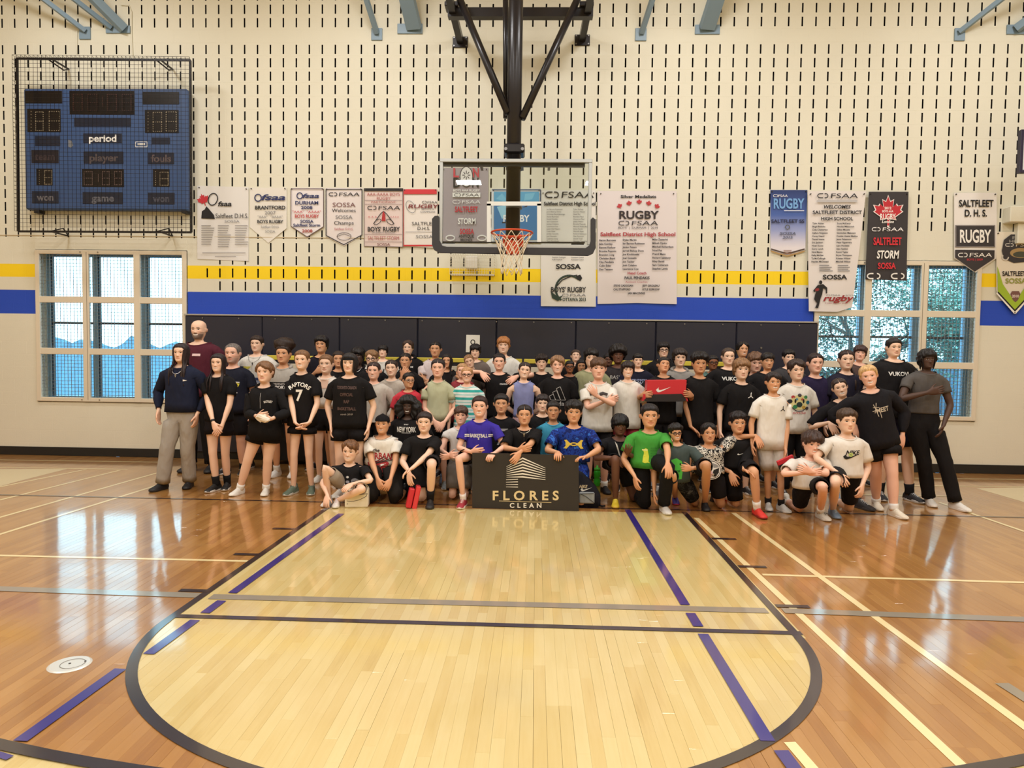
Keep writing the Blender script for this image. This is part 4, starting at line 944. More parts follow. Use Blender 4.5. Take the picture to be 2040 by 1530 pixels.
# 11 blue gradient
def gradmat():
    m = bpy.data.materials.new('banner_gradient'); m.use_nodes = True; N, L = nodes(m); b = N['Principled BSDF']; b.inputs['Roughness'].default_value = .5
    tc = N.new('ShaderNodeTexCoord'); s = N.new('ShaderNodeSeparateXYZ'); L.new(tc.outputs['Generated'], s.inputs[0]); r = N.new('ShaderNodeValToRGB'); e = r.color_ramp.elements
    e[0].position = .12; e[0].color = (*lin((226, 220, 226)), 1); e[1].position = .98; e[1].color = (*lin((28, 52, 112)), 1)
    for p, c in ((.38, (150, 160, 206)), (.62, (66, 96, 170))): q = e.new(p); q.color = (*lin(c), 1)
    L.new(s.outputs['Z'], r.inputs[0]); L.new(r.outputs[0], b.inputs['Base Color']); return m
d = Decal(); ofsaa(d, (240, 240, 246), 1555, 390, 5, 28); d.text((116, 168, 224), 'RUGBY', 1571, 405.5, 19, 61); d.rect((220, 226, 240), 1562, 419, 1602, 420.4); d.text((30, 32, 60), 'SALTFLEET SS', 1569.5, 440.5, 6.4, 66); d.ring((90, 92, 80), 1569, 452.5, 4.2, 4.2, 1.6); d.text((90, 96, 120), 'SOSSA', 1569, 465, 5.2, 32, shear=.2); d.text((90, 96, 120), '2015', 1569, 473, 4.6, 20, shear=.2)
GD = (176, 140, 84)
for k in (0, 4.5): d.line(GD if k else (70, 52, 40), [(1536, 496+k), (1568, 505.5+k), (1603, 496+k)], 2.6)
for k in (0, 3, 6): d.line((150, 110, 90), [(1561, 499+k), (1577, 499+k)], 1.2)
banner('narrow blue to white banner with a pointed lower edge', (1535, 1535), (1608.5, 1604), 378.5, [(0, 498), (.48, 510), (1, 498)], (100, 120, 180), d, grad=gradmat())
# 12 tall welcomes banner
n12 = [['Tyler Aitken', 'Bogdi Bobohu', 'Cole Chatterton', 'Callum Ferguson', 'Corey Heard', 'Daniel Iwama', 'Eric Jackson', 'Noah Koutz', 'Gerry Lynch', 'Nick Manto', 'Kelly McGee', 'Ty McCullough', 'Hayden McDonald'], ['Scott McKenty', 'Nicolas Milanovich', 'Dillon Mounts', 'Govinchan Makwant', 'Frankie Uzette Medina', 'Jason Falsamore', 'Peter Figuerrera', 'Liam Pendakis', 'Alex Seddon', 'Ronni Taylor', 'Bryce Thompson', 'Kristian Wilson', 'Mitchell Wilson']]
d = Decal(); ofsaa(d, BLK, 1668, 390, 9, 82); d.rect((188, 186, 188), 1628, 398, 1708, 402.5); d.text(BLK, 'WELCOMES', 1667, 412, 6.6, 54, shear=.2); d.text(BLK, 'SALTFLEET DISTRICT', 1668, 423, 6.6, 98); d.text(BLK, 'HIGH SCHOOL', 1667.5, 435.5, 6.4, 64)
for i in range(13):
    d.text(BLK, n12[0][i], 1618.5-i*.18, 445+i*6.35, 3.1, al='L'); d.text(BLK, n12[1][i], 1667.5-i*.18, 445+i*6.35, 3.1, al='L')
for i in range(4):
    d.rect(GREY, 1632, 528+i*3.7, 1632+20+(i*5) % 8, 529.3+i*3.7); d.rect(GREY, 1669, 528+i*3.7, 1669+21+(i*3) % 6, 529.3+i*3.7)
d.text(BLK, 'SOSSA', 1663, 552, 8.8, 48)
d.ell(BLK, 1635, 562.5, 3.3, 4, 12); d.poly(BLK, [(1629, 568), (1640, 566), (1648, 573), (1648, 584), (1645.5, 585), (1645, 576), (1640, 574), (1638, 586), (1635, 594), (1632, 606), (1630, 614), (1624, 613), (1628, 604), (1622, 596), (1624, 586), (1628, 578), (1622, 582), (1620, 579)]); d.ell((140, 40, 44), 1628, 577, 4.4, 3, 12, -.3)
d.text((150, 40, 44), 'rugby', 1668, 594, 11, 58, shear=.3); ofsaa(d, GREY, 1660, 588, 3, 28); d.text(GREY, 'BOYS', 1692, 588.5, 2.8, 15, bold=0); d.text((160, 90, 90), 'TORONTO 2011', 1666, 604, 2.4, 46, bold=0)
banner('tall white banner reading Welcomes, its lower corner over the right window', (1609.5, 1611), (1725.5, 1698), 381, [(0, 620), (.65, 621.5), (1, 612)], (226, 220, 218), d, wave=.012, dep=.05)
# 13 black with red leaf
d = Decal(); leaf(d, (236, 226, 224), 1769.5, 421, 33); leaf(d, (190, 36, 50), 1769.5, 421, 30); d.text(WHT, '2012', 1769, 414.5, 4.6, 14); d.text(WHT, 'BOYS AAA', 1768.5, 421, 4, 22); d.text(WHT, 'RUGBY', 1768.5, 431.5, 11, 31); d.text(WHT, 'London', 1768.5, 441.5, 5.5, 24, shear=.25); ofsaa(d, (238, 236, 236), 1768, 456.8, 7.2, 64); d.text((214, 42, 54), 'SALTFLEET', 1768, 480.5, 14, 56); d.text(WHT, 'STORM', 1768.5, 507, 15, 44, shear=.15); d.text((214, 42, 54), 'SOSSA', 1766.5, 529.5, 11.5, 35)
for x in (1741, 1789): d.ring(WHT, x-6, 550, 7, 5, 2.6, 14, .5*PI, 1.5*PI); d.ring(WHT, x+6, 550, 6, 5, 2.6, 14, -.5*PI, .5*PI); d.line(WHT, [(x-6, 545), (x-1, 545)], 2.6); d.line(WHT, [(x-6, 555), (x-1, 555)], 2.6)
banner('black banner with a red maple leaf, hanging over the right window', (1731, 1724), (1810, 1806), 382, [(0, 556.5), (1, 559.5)], (50, 46, 50), d, dep=.05)
# 14 home plate shaped
DG = (52, 48, 52); d = Decal(); d.text(BLK, 'SALTFLEET', 1945, 405, 13, 69); d.text(BLK, 'D. H. S.', 1944, 424.5, 13, 45); d.rect(DG, 1903.5, 448.5, 1982.5, 492.5); d.line((140, 134, 134), [(1904.5, 449.5), (1981.5, 449.5), (1981.5, 491.5), (1904.5, 491.5), (1904.5, 449.5)], 1.2); d.text(WHT, 'RUGBY', 1942.5, 470.5, 24, 62); d.poly(DG, [(1903, 497.5), (1981.5, 498.5), (1981, 515), (1942, 541), (1903, 513)]); ofsaa(d, WHT, 1942, 508, 8, 68); d.text((190, 44, 60), 'BOYS | 2009', 1942, 517, 3.6, 32)
banner('white home-plate shaped banner with a black box reading Rugby', 1901, 1985.5, 384, [(0, 514.5), (.49, 543.5), (1, 515)], (232, 228, 224), d, dep=.03)
# 15 field hockey at the right edge
LIME = (160, 190, 50); d = Decal(); d.poly(LIME, [(1987, 530), (1988, 583), (2022, 617), (2056, 583), (2057, 530), (2046, 566), (2022, 602), (1998, 566)])
for w, c in ((4, (240, 238, 232)), ): d.line(c, [(1986, 583), (2022, 624), (2058, 583)], w)
d.line(BLK, [(1988, 582), (2022, 619), (2056, 582)], 3)
d.poly((52, 50, 56), [(2000, 478), (2014, 467), (2060, 467), (2060, 520), (2020, 524), (2000, 515), (1996, 500)]); d.text((150, 146, 140), 'FIELD', 2036, 473.5, 5, 40); d.text((150, 146, 140), 'HOCKEY', 2036, 480.5, 5, 52); ofsaa(d, (226, 222, 214), 2034, 488, 6, 66); d.ell((170, 142, 96), 2034, 504, 22, 10); d.ell((70, 74, 62), 2034, 507, 16, 6); d.ring((214, 210, 202), 2003, 512, 6, 6, 2.4, 16, 0, 1.2*PI)
d.text(BLK, 'SALTFLEET D.H.S.', 2034, 545, 9, 74); d.text((150, 156, 70), 'SOSSA', 2024, 559.5, 9.6, 42); d.poly((120, 84, 78), [(2013, 586), (2016, 580), (2030, 580), (2033, 586), (2028, 598), (2023, 602), (2018, 598)]); d.text((226, 214, 206), '2010', 2023, 590, 5, 14)
banner('white and lime field hockey banner with pointed tip at the right edge', 1985, 2060, 462, [(0, 580), (.49, 626), (1, 580)], (232, 224, 208), d, dep=.03)
# ================================================================== PEOPLE
SKIN = {'fair': (240, 200, 174), 'rosy': (240, 190, 166), 'tan': (218, 164, 126), 'olive': (206, 152, 114), 'brown': (150, 98, 68), 'dark': (108, 72, 56), 'vdark': (80, 58, 48)}
BLACKH, DKBR, BROWN, LTBR, BLOND, REDBL, GRYH = (24, 18, 18), (46, 32, 26), (92, 62, 40), (118, 84, 56), (196, 156, 104), (168, 104, 56), (96, 88, 84)
def lc(c): return np.array(lin(c))
def G(x, s): return np.exp(-(x/s)**2)
def sstep(x): x = np.clip(x, 0, 1); return x*x*(3-2*x)
HC = 60
_o = np.arange(HC)-15; _o = np.where(_o > 30, _o-HC, _o).astype(float)
_off = np.where(np.abs(_o) <= 18, _o*4.2, np.sign(_o)*(75.6+(np.abs(_o)-18)*8.7))
HTH = np.radians(90+_off*-1.0*-1.0)          # column angles, column 15 = front
HAZ = np.abs(_off)                            # 0 front .. 180 back
HZS = np.concatenate([[-.645, -.61, -.57, -.535], np.arange(-.50, -.37, .02), np.arange(-.365, -.235, .0133), np.arange(-.225, -.08, .02), np.arange(-.07, .125, .0135), [.14, .165, .19, .22, .26, .30, .34, .38, .42, .45, .475, .49]])
_pz = [-.65, -.61, -.57, -.535, -.50, -.46, -.40, -.30, -.20, -.10, 0, .1, .2, .3, .38, .44, .475, .49, .5]
_pw = [.250, .225, .213, .208, .205, .226, .264, .304, .330, .346, .355, .360, .356, .336, .285, .212, .135, .072, 0]
_pf = [.13, .12, .14, .215, .330, .378, .386, .378, .370, .373, .374, .384, .371, .324, .25, .165, .09, .04, 0]
_pb = [.27, .255, .25, .255, .262, .27, .29, .34, .38, .41, .43, .44, .43, .39, .32, .24, .15, .09, 0]
HAIRLINE = ([0, 30, 50, 62, 72, 84, 100, 112, 135, 180], [.30, .28, .20, .04, -.06, .06, .02, -.12, -.30, -.36])
def head_geo(p):
    Z, T = np.meshgrid(HZS, HTH, indexing='ij'); n = 2.35
    w, f, b = (np.interp(Z, _pz, q) for q in (_pw, _pf, _pb))
    jw = p.get('jaw', 1.); w = np.where(Z < -.15, w*(1+(jw-1)*sstep((-.15-Z)/.2)), w)*p.get('fw', 1.)
    c, s = np.cos(T), np.sin(T)
    X = w*np.sign(c)*np.abs(c)**(2/n); Y = np.where(s > 0, f, b)*np.sign(s)*np.abs(s)**(2/n)
    base = np.stack([X, Y, Z], -1)
    F_ = sstep(s/.35)*(Z > -.56); ax = np.abs(X); sm = p.get('smile', .4)
    na = np.interp(Z, [-.225, -.20, -.165, -.12, -.05, .02, .06, .1], [0, .075, .115, .09, .055, .03, .012, 0])*p.get('nose', 1.); ns = np.interp(Z, [-.2, -.16, -.08, .03], [.066, .058, .038, .03])*p.get('nosew', 1.)
    Y = Y+F_*(na*G(X, ns)-.032*G(ax-.145, .075)*G(Z-.005, .045)+.013*G(ax-.145, .05)*G(Z-.005, .03)+.015*G(ax-.13, .1)*G(Z-.085, .03))
    zl = -.295+sm*1.7*X**2
    Y = Y+F_*(.022*G(Z-zl-.024, .018)*G(X, .085)+.027*G(Z-zl+.024, .021)*G(X, .075)-.014*G(Z-zl, .010)*(ax < .125)-.012*G(Z-zl+.062, .02)*G(X, .08)+.02*G(Z+.44, .05)*G(X, .09)+.012*G(ax-.2, .09)*G(Z+.1, .09)*(1+sm))
    e = ((Y+.035)/.085)**2+((Z+.035)/.125)**2; ear = np.where((e < 1) & (np.abs(c) > .8), 1-e**2, 0)*p.get('ear', 1.)
    X = X+np.sign(X)*.085*ear; Y = Y-.03*ear
    V = np.stack([X, Y, Z], -1)
    # colours
    sk = lc(SKIN[p['skin']] if isinstance(p['skin'], str) else p['skin']); C = np.ones(V.shape)*sk; dk = sk.mean() < .09
    def mixin(m, col): 
        nonlocal C; C = C*(1-m[..., None])+np.array(col)*m[..., None]
    mixin(F_*.4*G(ax-.2, .09)*G(Z+.13, .08), sk*np.array([1.02, .72, .70])); mixin(F_*.3*G(X, .05)*G(Z+.17, .04), sk*np.array([1., .75, .72])); mixin(ear*.35, sk*np.array([1, .7, .66]))
    hcol = lc(p['hair'][1])
    bd = p.get('beard', 0)
    if bd:
        m = F_*sstep((-.17-Z+.04*sstep((ax-.16)/.12))/.05)*(Z > -.56)*bd; m *= 1-.6*G(Z+.21, .03)*(ax > .10); mixin(m, lc(p.get('beardc', p['hair'][1])))
    lw_ = .105+.045*sm
    lip = F_*G(Z-zl, .032)*sstep((lw_-ax)/.02); mixin(np.clip(lip*1.3, 0, 1)*.85, sk*(np.array([.86, .56, .56]) if not dk else np.array([1.15, .8, .8])))
    if p.get('teeth', 0):
        th = .016+.017*p['teeth']; mixin(F_*sstep((th-np.abs(Z-zl+.002))/.006)*sstep((lw_-.022-ax)/.02), (.80, .77, .72)); mixin(F_*.8*sstep((.008-np.abs(Z-zl-th-.004))/.008)*sstep((lw_-ax)/.02), sk*np.array([.5, .25, .25]))
    else: mixin(F_*.8*sstep((.011-np.abs(Z-zl))/.008)*sstep((lw_+.005-ax)/.02), sk*np.array([.36, .2, .2]))
    eh = p.get('eye', .026)
    ew = ((ax-.145)/.068)**2+((Z-.004)/eh)**2
    mixin(F_*sstep((.10-np.abs(Z-.012-eh*.5))/.1)*.25*G(ax-.145, .08)*G(Z-.02, .04), sk*.55)
    mixin(F_*(ew < 1), (.60, .57, .55) if not dk else (.5, .47, .44))
    mixin(F_*((((ax-.145)/.036)**2+((Z-.005)/.038)**2 < 1) & (ew < 1.15)), lc(p.get('iris', (50, 34, 26))))
    mixin(F_*.85*sstep((.0115-np.abs(Z-.006-eh*np.sqrt(np.clip(1-((ax-.145)/.07)**2, 0, 1))-.004))/.006)*(np.abs(ax-.148) < .072), sk*.14)
    zb = .088+.016*np.sin((ax-.06)/.17*PI)-.03*sstep((ax-.17)/.08)
    mixin(F_*.85*sstep((.020-np.abs(Z-zb))/.009)*(ax > .058)*(ax < .235), np.minimum(hcol*.75, sk*.45))
    mixin(F_*.8*((((ax-.030)/.02)**2+((Z+.208)/.013)**2) < 1), sk*.25)
    return base, V, C
def hair_h(p, base):
    """height above the hairline for every head vertex, and thickness"""
    st = p['hair'][0]; az = np.broadcast_to(HAZ, base.shape[:2]); Z = base[..., 2]
    r = random.Random(p['seed']); hx_, hz_ = list(HAIRLINE[0]), list(HAIRLINE[1])
    hl = np.interp(HAZ, hx_, hz_)
    fr = {'short': .26, 'fade': .27, 'crop': .16, 'mop': .13, 'curly': .19, 'afro': .22, 'pulled': .28, 'part': .29, 'long': .29, 'bob': .26, 'bangs': .12, 'locs': .16, 'side': .22, 'curtain': .24, 'recede': .33, 'bun': .28}.get(st, .28)
    if 'fr' in p: fr = p['fr']
    wt = sstep((66-HAZ)/22)
    hl = hl+(fr-.30)*wt
    if st in ('crop', 'mop', 'bangs', 'curly', 'side', 'curtain'):
        hl = hl+np.array([r.uniform(-.035, .03) for _ in range(HC)])*sstep((75-HAZ)/20)
    if st in ('mop', 'bangs', 'locs'): hl = np.where(HAZ > 58, np.minimum(hl, np.interp(HAZ, [58, 66, 95, 110, 180], [fr-.02, -.14, -.16, -.3, -.42])), hl)
    if p.get('low'): hl = np.where(HAZ > 48, -.47, hl)
    if st in ('long', 'bob', 'curtain'): hl = np.where(HAZ > 50, np.minimum(hl, np.interp(HAZ, [50, 58, 66, 100, 180], [.16, -.02, -.3 if st != 'curtain' else -.05, -.4 if st != 'curtain' else -.1, -.45])), hl)
    if st == 'curtain': hl = hl+.14*G(HAZ*np.sign(_off+.01)-4, 16)
    if st == 'side': hl = hl+.10*G(_off-18, 16)-.05*G(_off+22, 18)
    h = Z-hl[None, :]
    tt, ts = {'short': (.055, .025), 'fade': (.06, .012), 'crop': (.085, .03), 'mop': (.11, .07), 'curly': (.13, .06), 'afro': (.28, .24), 'pulled': (.042, .026), 'part': (.045, .03), 'long': (.05, .055), 'bob': (.06, .07), 'bangs': (.07, .08), 'locs': (.12, .13), 'side': (.09, .035), 'curtain': (.10, .06), 'recede': (.025, .022), 'bun': (.03, .025)}.get(st, (.05, .03))
    if 'ht' in p: tt, ts = p['ht']
    up = sstep((Z-.02)/.3); t = ts+(tt-ts)*up
    return h, t, tt
def hair_geo(p, base):
    st = p['hair'][0]; h, t, tt = hair_h(p, base); r = random.Random(p['seed']*3+1)
    ctr = np.array([0, -.04, .03]); d = base-ctr; d[..., 2] *= .8; d /= np.linalg.norm(d, axis=-1, keepdims=True)
    ph = [r.uniform(0, 6) for _ in range(6)]
    az = np.arctan2(base[..., 1], base[..., 0]); Z = base[..., 2]
    amp = {'curly': .34, 'afro': .16, 'crop': .30, 'mop': .22, 'side': .2, 'curtain': .15, 'locs': .3, 'short': .2}.get(st, .10)
    nz = np.sin(az*9+ph[0]+Z*11)*.4+np.sin(az*17+ph[1]-Z*23)*.35+np.sin(az*5+ph[2]+Z*31)*.35
    if st in ('pulled', 'part', 'long', 'bun'): nz = nz*.6
    T = t*(1+amp*nz)*sstep(h/.075)+.012*np.clip(h/.02, -1, 1)
    if st == 'part': T = T-(T+.012)*G(base[..., 0], .012)*(base[..., 1] > -.05)          # centre parting
    V = base+d*T[..., None]
    keep = (h > -.012)&(Z > -.5); F = []; R = len(HZS)
    for j in range(R-1):
        for i in range(HC):
            k = (i+1) % HC
            if (keep[j, i] or keep[j, k] or keep[j+1, i] or keep[j+1, k]) and Z[j, 0] > -.48: F.append((j*HC+i, j*HC+k, (j+1)*HC+k, (j+1)*HC+i))
    V = V.reshape(-1, 3); top = len(V); V = np.vstack([V, [[0, -.04, .5+tt+.01]]])
    for i in range(HC): F.append(((R-1)*HC+i, (R-1)*HC+(i+1) % HC, top))
    V = [tuple(v) for v in V]
    def lock(pts, w, th, n=6):
        m = len(pts); o = len(V)
        pts = [np.array(q, float) for q in pts]
        for i, q in enumerate(pts):
            dd = norm(pts[min(i+1, m-1)]-pts[max(i-1, 0)]); rad = norm([q[0], q[1]+.04, 0]); u = norm(np.cross(dd, rad)); v = np.cross(u, dd); s_ = (1-.75*(i/(m-1))**3)
            for k in range(n): a = 2*PI*k/n; V.append(tuple(q+u*w*s_*math.cos(a)+v*th*s_*math.sin(a)))
        for i in range(m-1):
            for k in range(n): F.append((o+i*n+k, o+i*n+(k+1) % n, o+(i+1)*n+(k+1) % n, o+(i+1)*n+k))
        F.append(tuple(o+(m-1)*n+k for k in range(n)))
    def rimpt(a, z, off):
        a_ = math.radians(a); s = math.cos(a_); x = math.sin(a_); w, f, b = np.interp(z, _pz, _pw), np.interp(z, _pz, _pf), np.interp(z, _pz, _pb)
        return np.array([(w+off)*x, ((f if s > 0 else b)+off)*s, z])
    if st in ('long', 'bob', 'locs'):
        ze = p.get('hl', {'long': -1.5, 'bob': -.52, 'locs': -.62}[st]); N = {'long': 26, 'bob': 26, 'locs': 22}[st]
        for i in range(N):
            a = -180+360*(i+.5)/N+r.uniform(-4, 4)
            if abs(a) < (50 if st != 'locs' else 44): continue
            z1 = ze*r.uniform(.86, 1.05); pts = []
            for q in range(8):
                u = q/7; z = .16+(z1-.16)*u; zz = max(z, -.42); P = rimpt(a, min(zz, .16), .05+.03*min(1, u*3)+(.02 if st == 'bob' else 0))
                if st == 'long' and z < -.5:
                    k = min(1, (-.5-z)/.5)
                    front = abs(a) < 100 and p.get('hfront', 1)
                    tgt = np.array([math.copysign(.34, a)+(.10*math.sin(a)), .52 if z < -.8 else .34, 0]) if front else np.array([.26*math.sin(math.radians(a)), -.52, 0])
                    P[:2] = P[:2]*(1-k)+tgt[:2]*k
                elif z < -.42: P[0] *= 1-.12*(-.42-z); 
                P[2] = z; P[:2] += np.array([r.uniform(-.012, .012), r.uniform(-.012, .012)]); pts.append(P)
            lock(pts, .085 if st != 'locs' else .038, .035)
    if st == 'bun' or p.get('bun'):
        bz, bs = p.get('bun', (.28, .13)); c = np.array([0, -.40, bz]); o = len(V)
        for j in range(7):
            for k in range(12):
                a, e = 2*PI*k/12, -PI/2+PI*j/6; V.append(tuple(c+bs*np.array([math.cos(a)*math.cos(e), math.sin(a)*math.cos(e), math.sin(e)])*(1+.06*math.sin(5*a+3*e))))
        for j in range(6):
            for k in range(12): F.append((o+j*12+k, o+j*12+(k+1) % 12, o+(j+1)*12+(k+1) % 12, o+(j+1)*12+k))
    if p.get('pony'):
        s = p['pony']; pts = [(0, -.42, .1), (s*.2, -.5, -.1), (s*.34, -.36, -.5), (s*.42, .1, -.85), (s*.40, .40, -1.2), (s*.38, .46, -1.6)]; lock(pts, .13, .08, 8)
    if p.get('puff'):           # high puff of curls
        c = np.array([0, -.16, .50]); o = len(V); bs = np.array([.58, .46, .40])
        for j in range(13):
            for k in range(26):
                a, e = 2*PI*k/26, -PI/2+PI*j/12; V.append(tuple(c+bs*np.array([math.cos(a)*math.cos(e), math.sin(a)*math.cos(e), math.sin(e)])*(1+.10*math.sin(7*a+5*e)*math.sin(11*e+4*a)+r.uniform(-.03, .03))))
        for j in range(12):
            for k in range(26): F.append((o+j*26+k, o+j*26+(k+1) % 26, o+(j+1)*26+(k+1) % 26, o+(j+1)*26+k))
    return np.array(V), F, h
# ---- body surface: one closed skin from feet to crown
NC = 20
TT = [0, .11, .28, .45, .62, .76, .85, .925, .97, 1.0]
TA = [.148, .165, .148, .138, .152, .162, .174, .160, .112, .066]
TF = [.095, .105, .100, .098, .108, .112, .102, .084, .068, .058]
TB = [.105, .120, .098, .088, .095, .100, .098, .086, .074, .066]
ARM_U = [0, .2, .5, .8, 1., 1.15, 1.4, 1.7, 1.9, 2.]; ARM_R = [.056, .050, .043, .038, .036, .037, .034, .026, .0225, .0225]
LEG_U = [0, .3, .6, .9, 1., 1.12, 1.35, 1.6, 1.85, 2.]; LEG_R = [.088, .083, .069, .056, .054, .049, .055, .046, .035, .034]
class Surf:
    def __init__(s): s.V = []; s.F = []
    def ring(s, pts): n = len(s.V); s.V += [np.array(q) for q in pts]; return list(range(n, n+len(pts)))
    def bridge(s, a, b):
        n = len(a)
        for i in range(n): s.F.append((a[i], a[(i+1) % n], b[(i+1) % n], b[i]))
    def cap(s, a):
        c = len(s.V); s.V.append(sum(s.V[i] for i in a)/len(a)); n = len(a)
        for i in range(n): s.F.append((a[i], a[(i+1) % n], c))
def seg_path(A, B, C):
    def f(u):
        if u <= 1: return A+(B-A)*u
        return B+(C-B)*(u-1)
    d1, d2 = norm(B-A), norm(C-B)
    def dr(u):
        w = sstep(np.array((u-.82)/.36)); return norm(d1*(1-w)+d2*w)
    return f, dr
def limb(sf, loop, f, dr, us, rad, flat=1.):
    """continue a boundary loop along a bent path"""
    n = len(loop); P = np.array([sf.V[i] for i in loop]); d = dr(us[0]); c = P.mean(0)
    h = np.array([0, -1., 0]) if abs(d[1]) < .85 else np.array([0, 0, 1.])
    u = norm(h-d*np.dot(h, d)); v = np.cross(d, u)
    an = np.arctan2((P-c)@v, (P-c)@u); k = np.arange(n)*2*PI/n
    best = None
    for sg in (1, -1):
        z = np.exp(1j*(an-sg*k)).mean()
        if best is None or abs(z) > best[0]: best = (abs(z), sg, np.angle(z))
    ang = best[2]+best[1]*k; prev = loop; d0 = d
    for q in us:
        d = dr(q); u = norm(u-d*np.dot(u, d)); v = np.cross(d, u); r = rad(q)
        ring = sf.ring([f(q)+r*(u*math.cos(a)+v*math.sin(a)*flat) for a in ang]); sf.bridge(prev, ring); prev = ring
    return prev, ang, u, v
def hand(sf, loop, wr, d, th, k, curl=.35, fingers=None, spread=.06):
    """palm, four fingers and a thumb grown out of the wrist loop (12 points)"""
    d = norm(d); th = norm(th-d*np.dot(th, d)); bk = np.cross(d, th)         # th x bk = d
    P = np.array([sf.V[i] for i in loop]); c = P.mean(0); n = 12
    # direction of the loop
    an = np.unwrap(np.arctan2((P-c)@bk, (P-c)@th)); sg = 1 if an[-1] > an[0] else -1
    s0 = int(np.argmax((P-c)@th)); order = [loop[(s0+i) % n] for i in range(n)]
    n2 = bk*sg                                                            # normal of points 1..5
    palm_up = sf.palm                                                     # wanted back-of-hand normal
    back = bk if np.dot(bk, palm_up) >= 0 else -bk
    def ring(t, w, hgt):
        q = [wr+d*t+th*w]; xs = [.84, .42, 0, -.42, -.84]
        q += [wr+d*t+th*w*x+n2*hgt*(1-.25*abs(x)) for x in xs]; q.append(wr+d*t-th*w)
        q += [wr+d*t+th*w*x-n2*hgt*(1-.25*abs(x)) for x in xs[::-1]]; return sf.ring(q)
    r1 = ring(.028*k, .034*k, .0155*k); r2 = ring(.062*k, .041*k, .0145*k); r3 = ring(.092*k, .042*k, .0125*k)
    sf.bridge(order, r1); sf.bridge(r1, r2)
    for i in range(n): sf.F.append((r2[i], r2[(i+1) % n], r3[(i+1) % n], r3[i]))
    # thumb: replace the two side faces between r1 and r2
    rm = {(r1[0], r1[1], r2[1], r2[0]), (r1[11], r1[0], r2[0], r2[11])}; sf.F = [f for f in sf.F[-40:] if f not in rm] if False else [f for f in sf.F if f not in rm]
    lp = [r1[11], r1[0], r1[1], r2[1], r2[0], r2[11]]
    def extrude(lp, dirs, lens, sc, w0=None):
        prev = lp; 
        for dd, l, s_ in zip(dirs, lens, sc):
            Q = np.array([sf.V[i] for i in prev]); c = Q.mean(0); ax = norm(dd)
            Q2 = (Q-c); Q2 = Q2-np.outer(Q2@ax, ax)*.7; nr = sf.ring([c+dd*l+q*s_ for q in Q2]); sf.bridge(prev, nr); prev = nr
        sf.cap(prev)
    tdir = norm(th*.75+d*.75-back*.35); extrude(lp, [tdir, norm(tdir+d*.5-back*.1), norm(tdir*.5+d*.8-back*.2)], [.026*k, .026*k, .020*k], [.62, .85, .75])
    L = [.072, .08, .074, .058]; cv = fingers or [curl]*4
    for i in range(4):
        a, b = 1+i, 2+i; lo1, lo2 = 11-i, 10-i
        lp = [r3[a], r3[b], r3[lo2], r3[lo1]]
        if i == 0: lp = [r3[0], r3[1], r3[2], r3[10], r3[11]]
        if i == 3: lp = [r3[4], r3[5], r3[6], r3[7], r3[8]]
        sp = (1.5-i)*spread; dirs = []; g = 0
        for m in range(3):
            g += cv[i]*(.6 if m == 0 else 1.); dirs.append(norm((d+th*sp)*math.cos(g)-back*math.sin(g)))
        extrude(lp, dirs, [L[i]*.45*k, L[i]*.31*k, L[i]*.24*k], [.80, .9, .78])
def ik(A, Wt, l1, l2, pole):
    v = Wt-A; D = np.linalg.norm(v)
    if D > (l1+l2)*.995: 
        s = D/((l1+l2)*.995); l1 *= s; l2 *= s
    D = max(D, abs(l1-l2)+.02); d = v/np.linalg.norm(v); a = (l1*l1-l2*l2+D*D)/(2*D); h = math.sqrt(max(0, l1*l1-a*a)); pl_ = pole-d*np.dot(pole, d); return A+d*a+norm(pl_)*h
SKM = {}
def skin_mat():
    if 'm' in SKM: return SKM['m']
    m = bpy.data.materials.new('skin'); m.use_nodes = True; N, L = nodes(m); b = N['Principled BSDF']; a = N.new('ShaderNodeAttribute'); a.attribute_name = 'tone'
    L.new(a.outputs['Color'], b.inputs['Base Color']); b.inputs['Roughness'].default_value = .52; b.inputs['Specular IOR Level'].default_value = .35
    SKM['m'] = m; return m
def hair_mat(c):
    k = ('hair', c)
    if k in MATS: return MATS[k]
    m = bpy.data.materials.new('hair'); m.use_nodes = True; N, L = nodes(m); b = N['Principled BSDF']; b.inputs['Roughness'].default_value = .48; b.inputs['Specular IOR Level'].default_value = .35
    tc = N.new('ShaderNodeTexCoord'); mp = N.new('ShaderNodeMapping'); mp.inputs['Scale'].default_value = (1, 1, .18); nz = N.new('ShaderNodeTexNoise'); nz.inputs['Scale'].default_value = 90; nz.inputs['Detail'].default_value = 2
    L.new(tc.outputs['Object'], mp.inputs[0]); L.new(mp.outputs[0], nz.inputs['Vector']); r = N.new('ShaderNodeValToRGB'); e = r.color_ramp.elements
    q = lc(c); e[0].position = .3; e[0].color = (*(q*.55), 1); e[1].position = .7; e[1].color = (*np.minimum(q*1.45, 1), 1); L.new(nz.outputs[0], r.inputs[0]); L.new(r.outputs[0], b.inputs['Base Color'])
    bp = N.new('ShaderNodeBump'); bp.inputs['Strength'].default_value = .5; bp.inputs['Distance'].default_value = .006; L.new(nz.outputs[0], bp.inputs['Height']); L.new(bp.outputs[0], b.inputs['Normal'])
    MATS[k] = m; return m
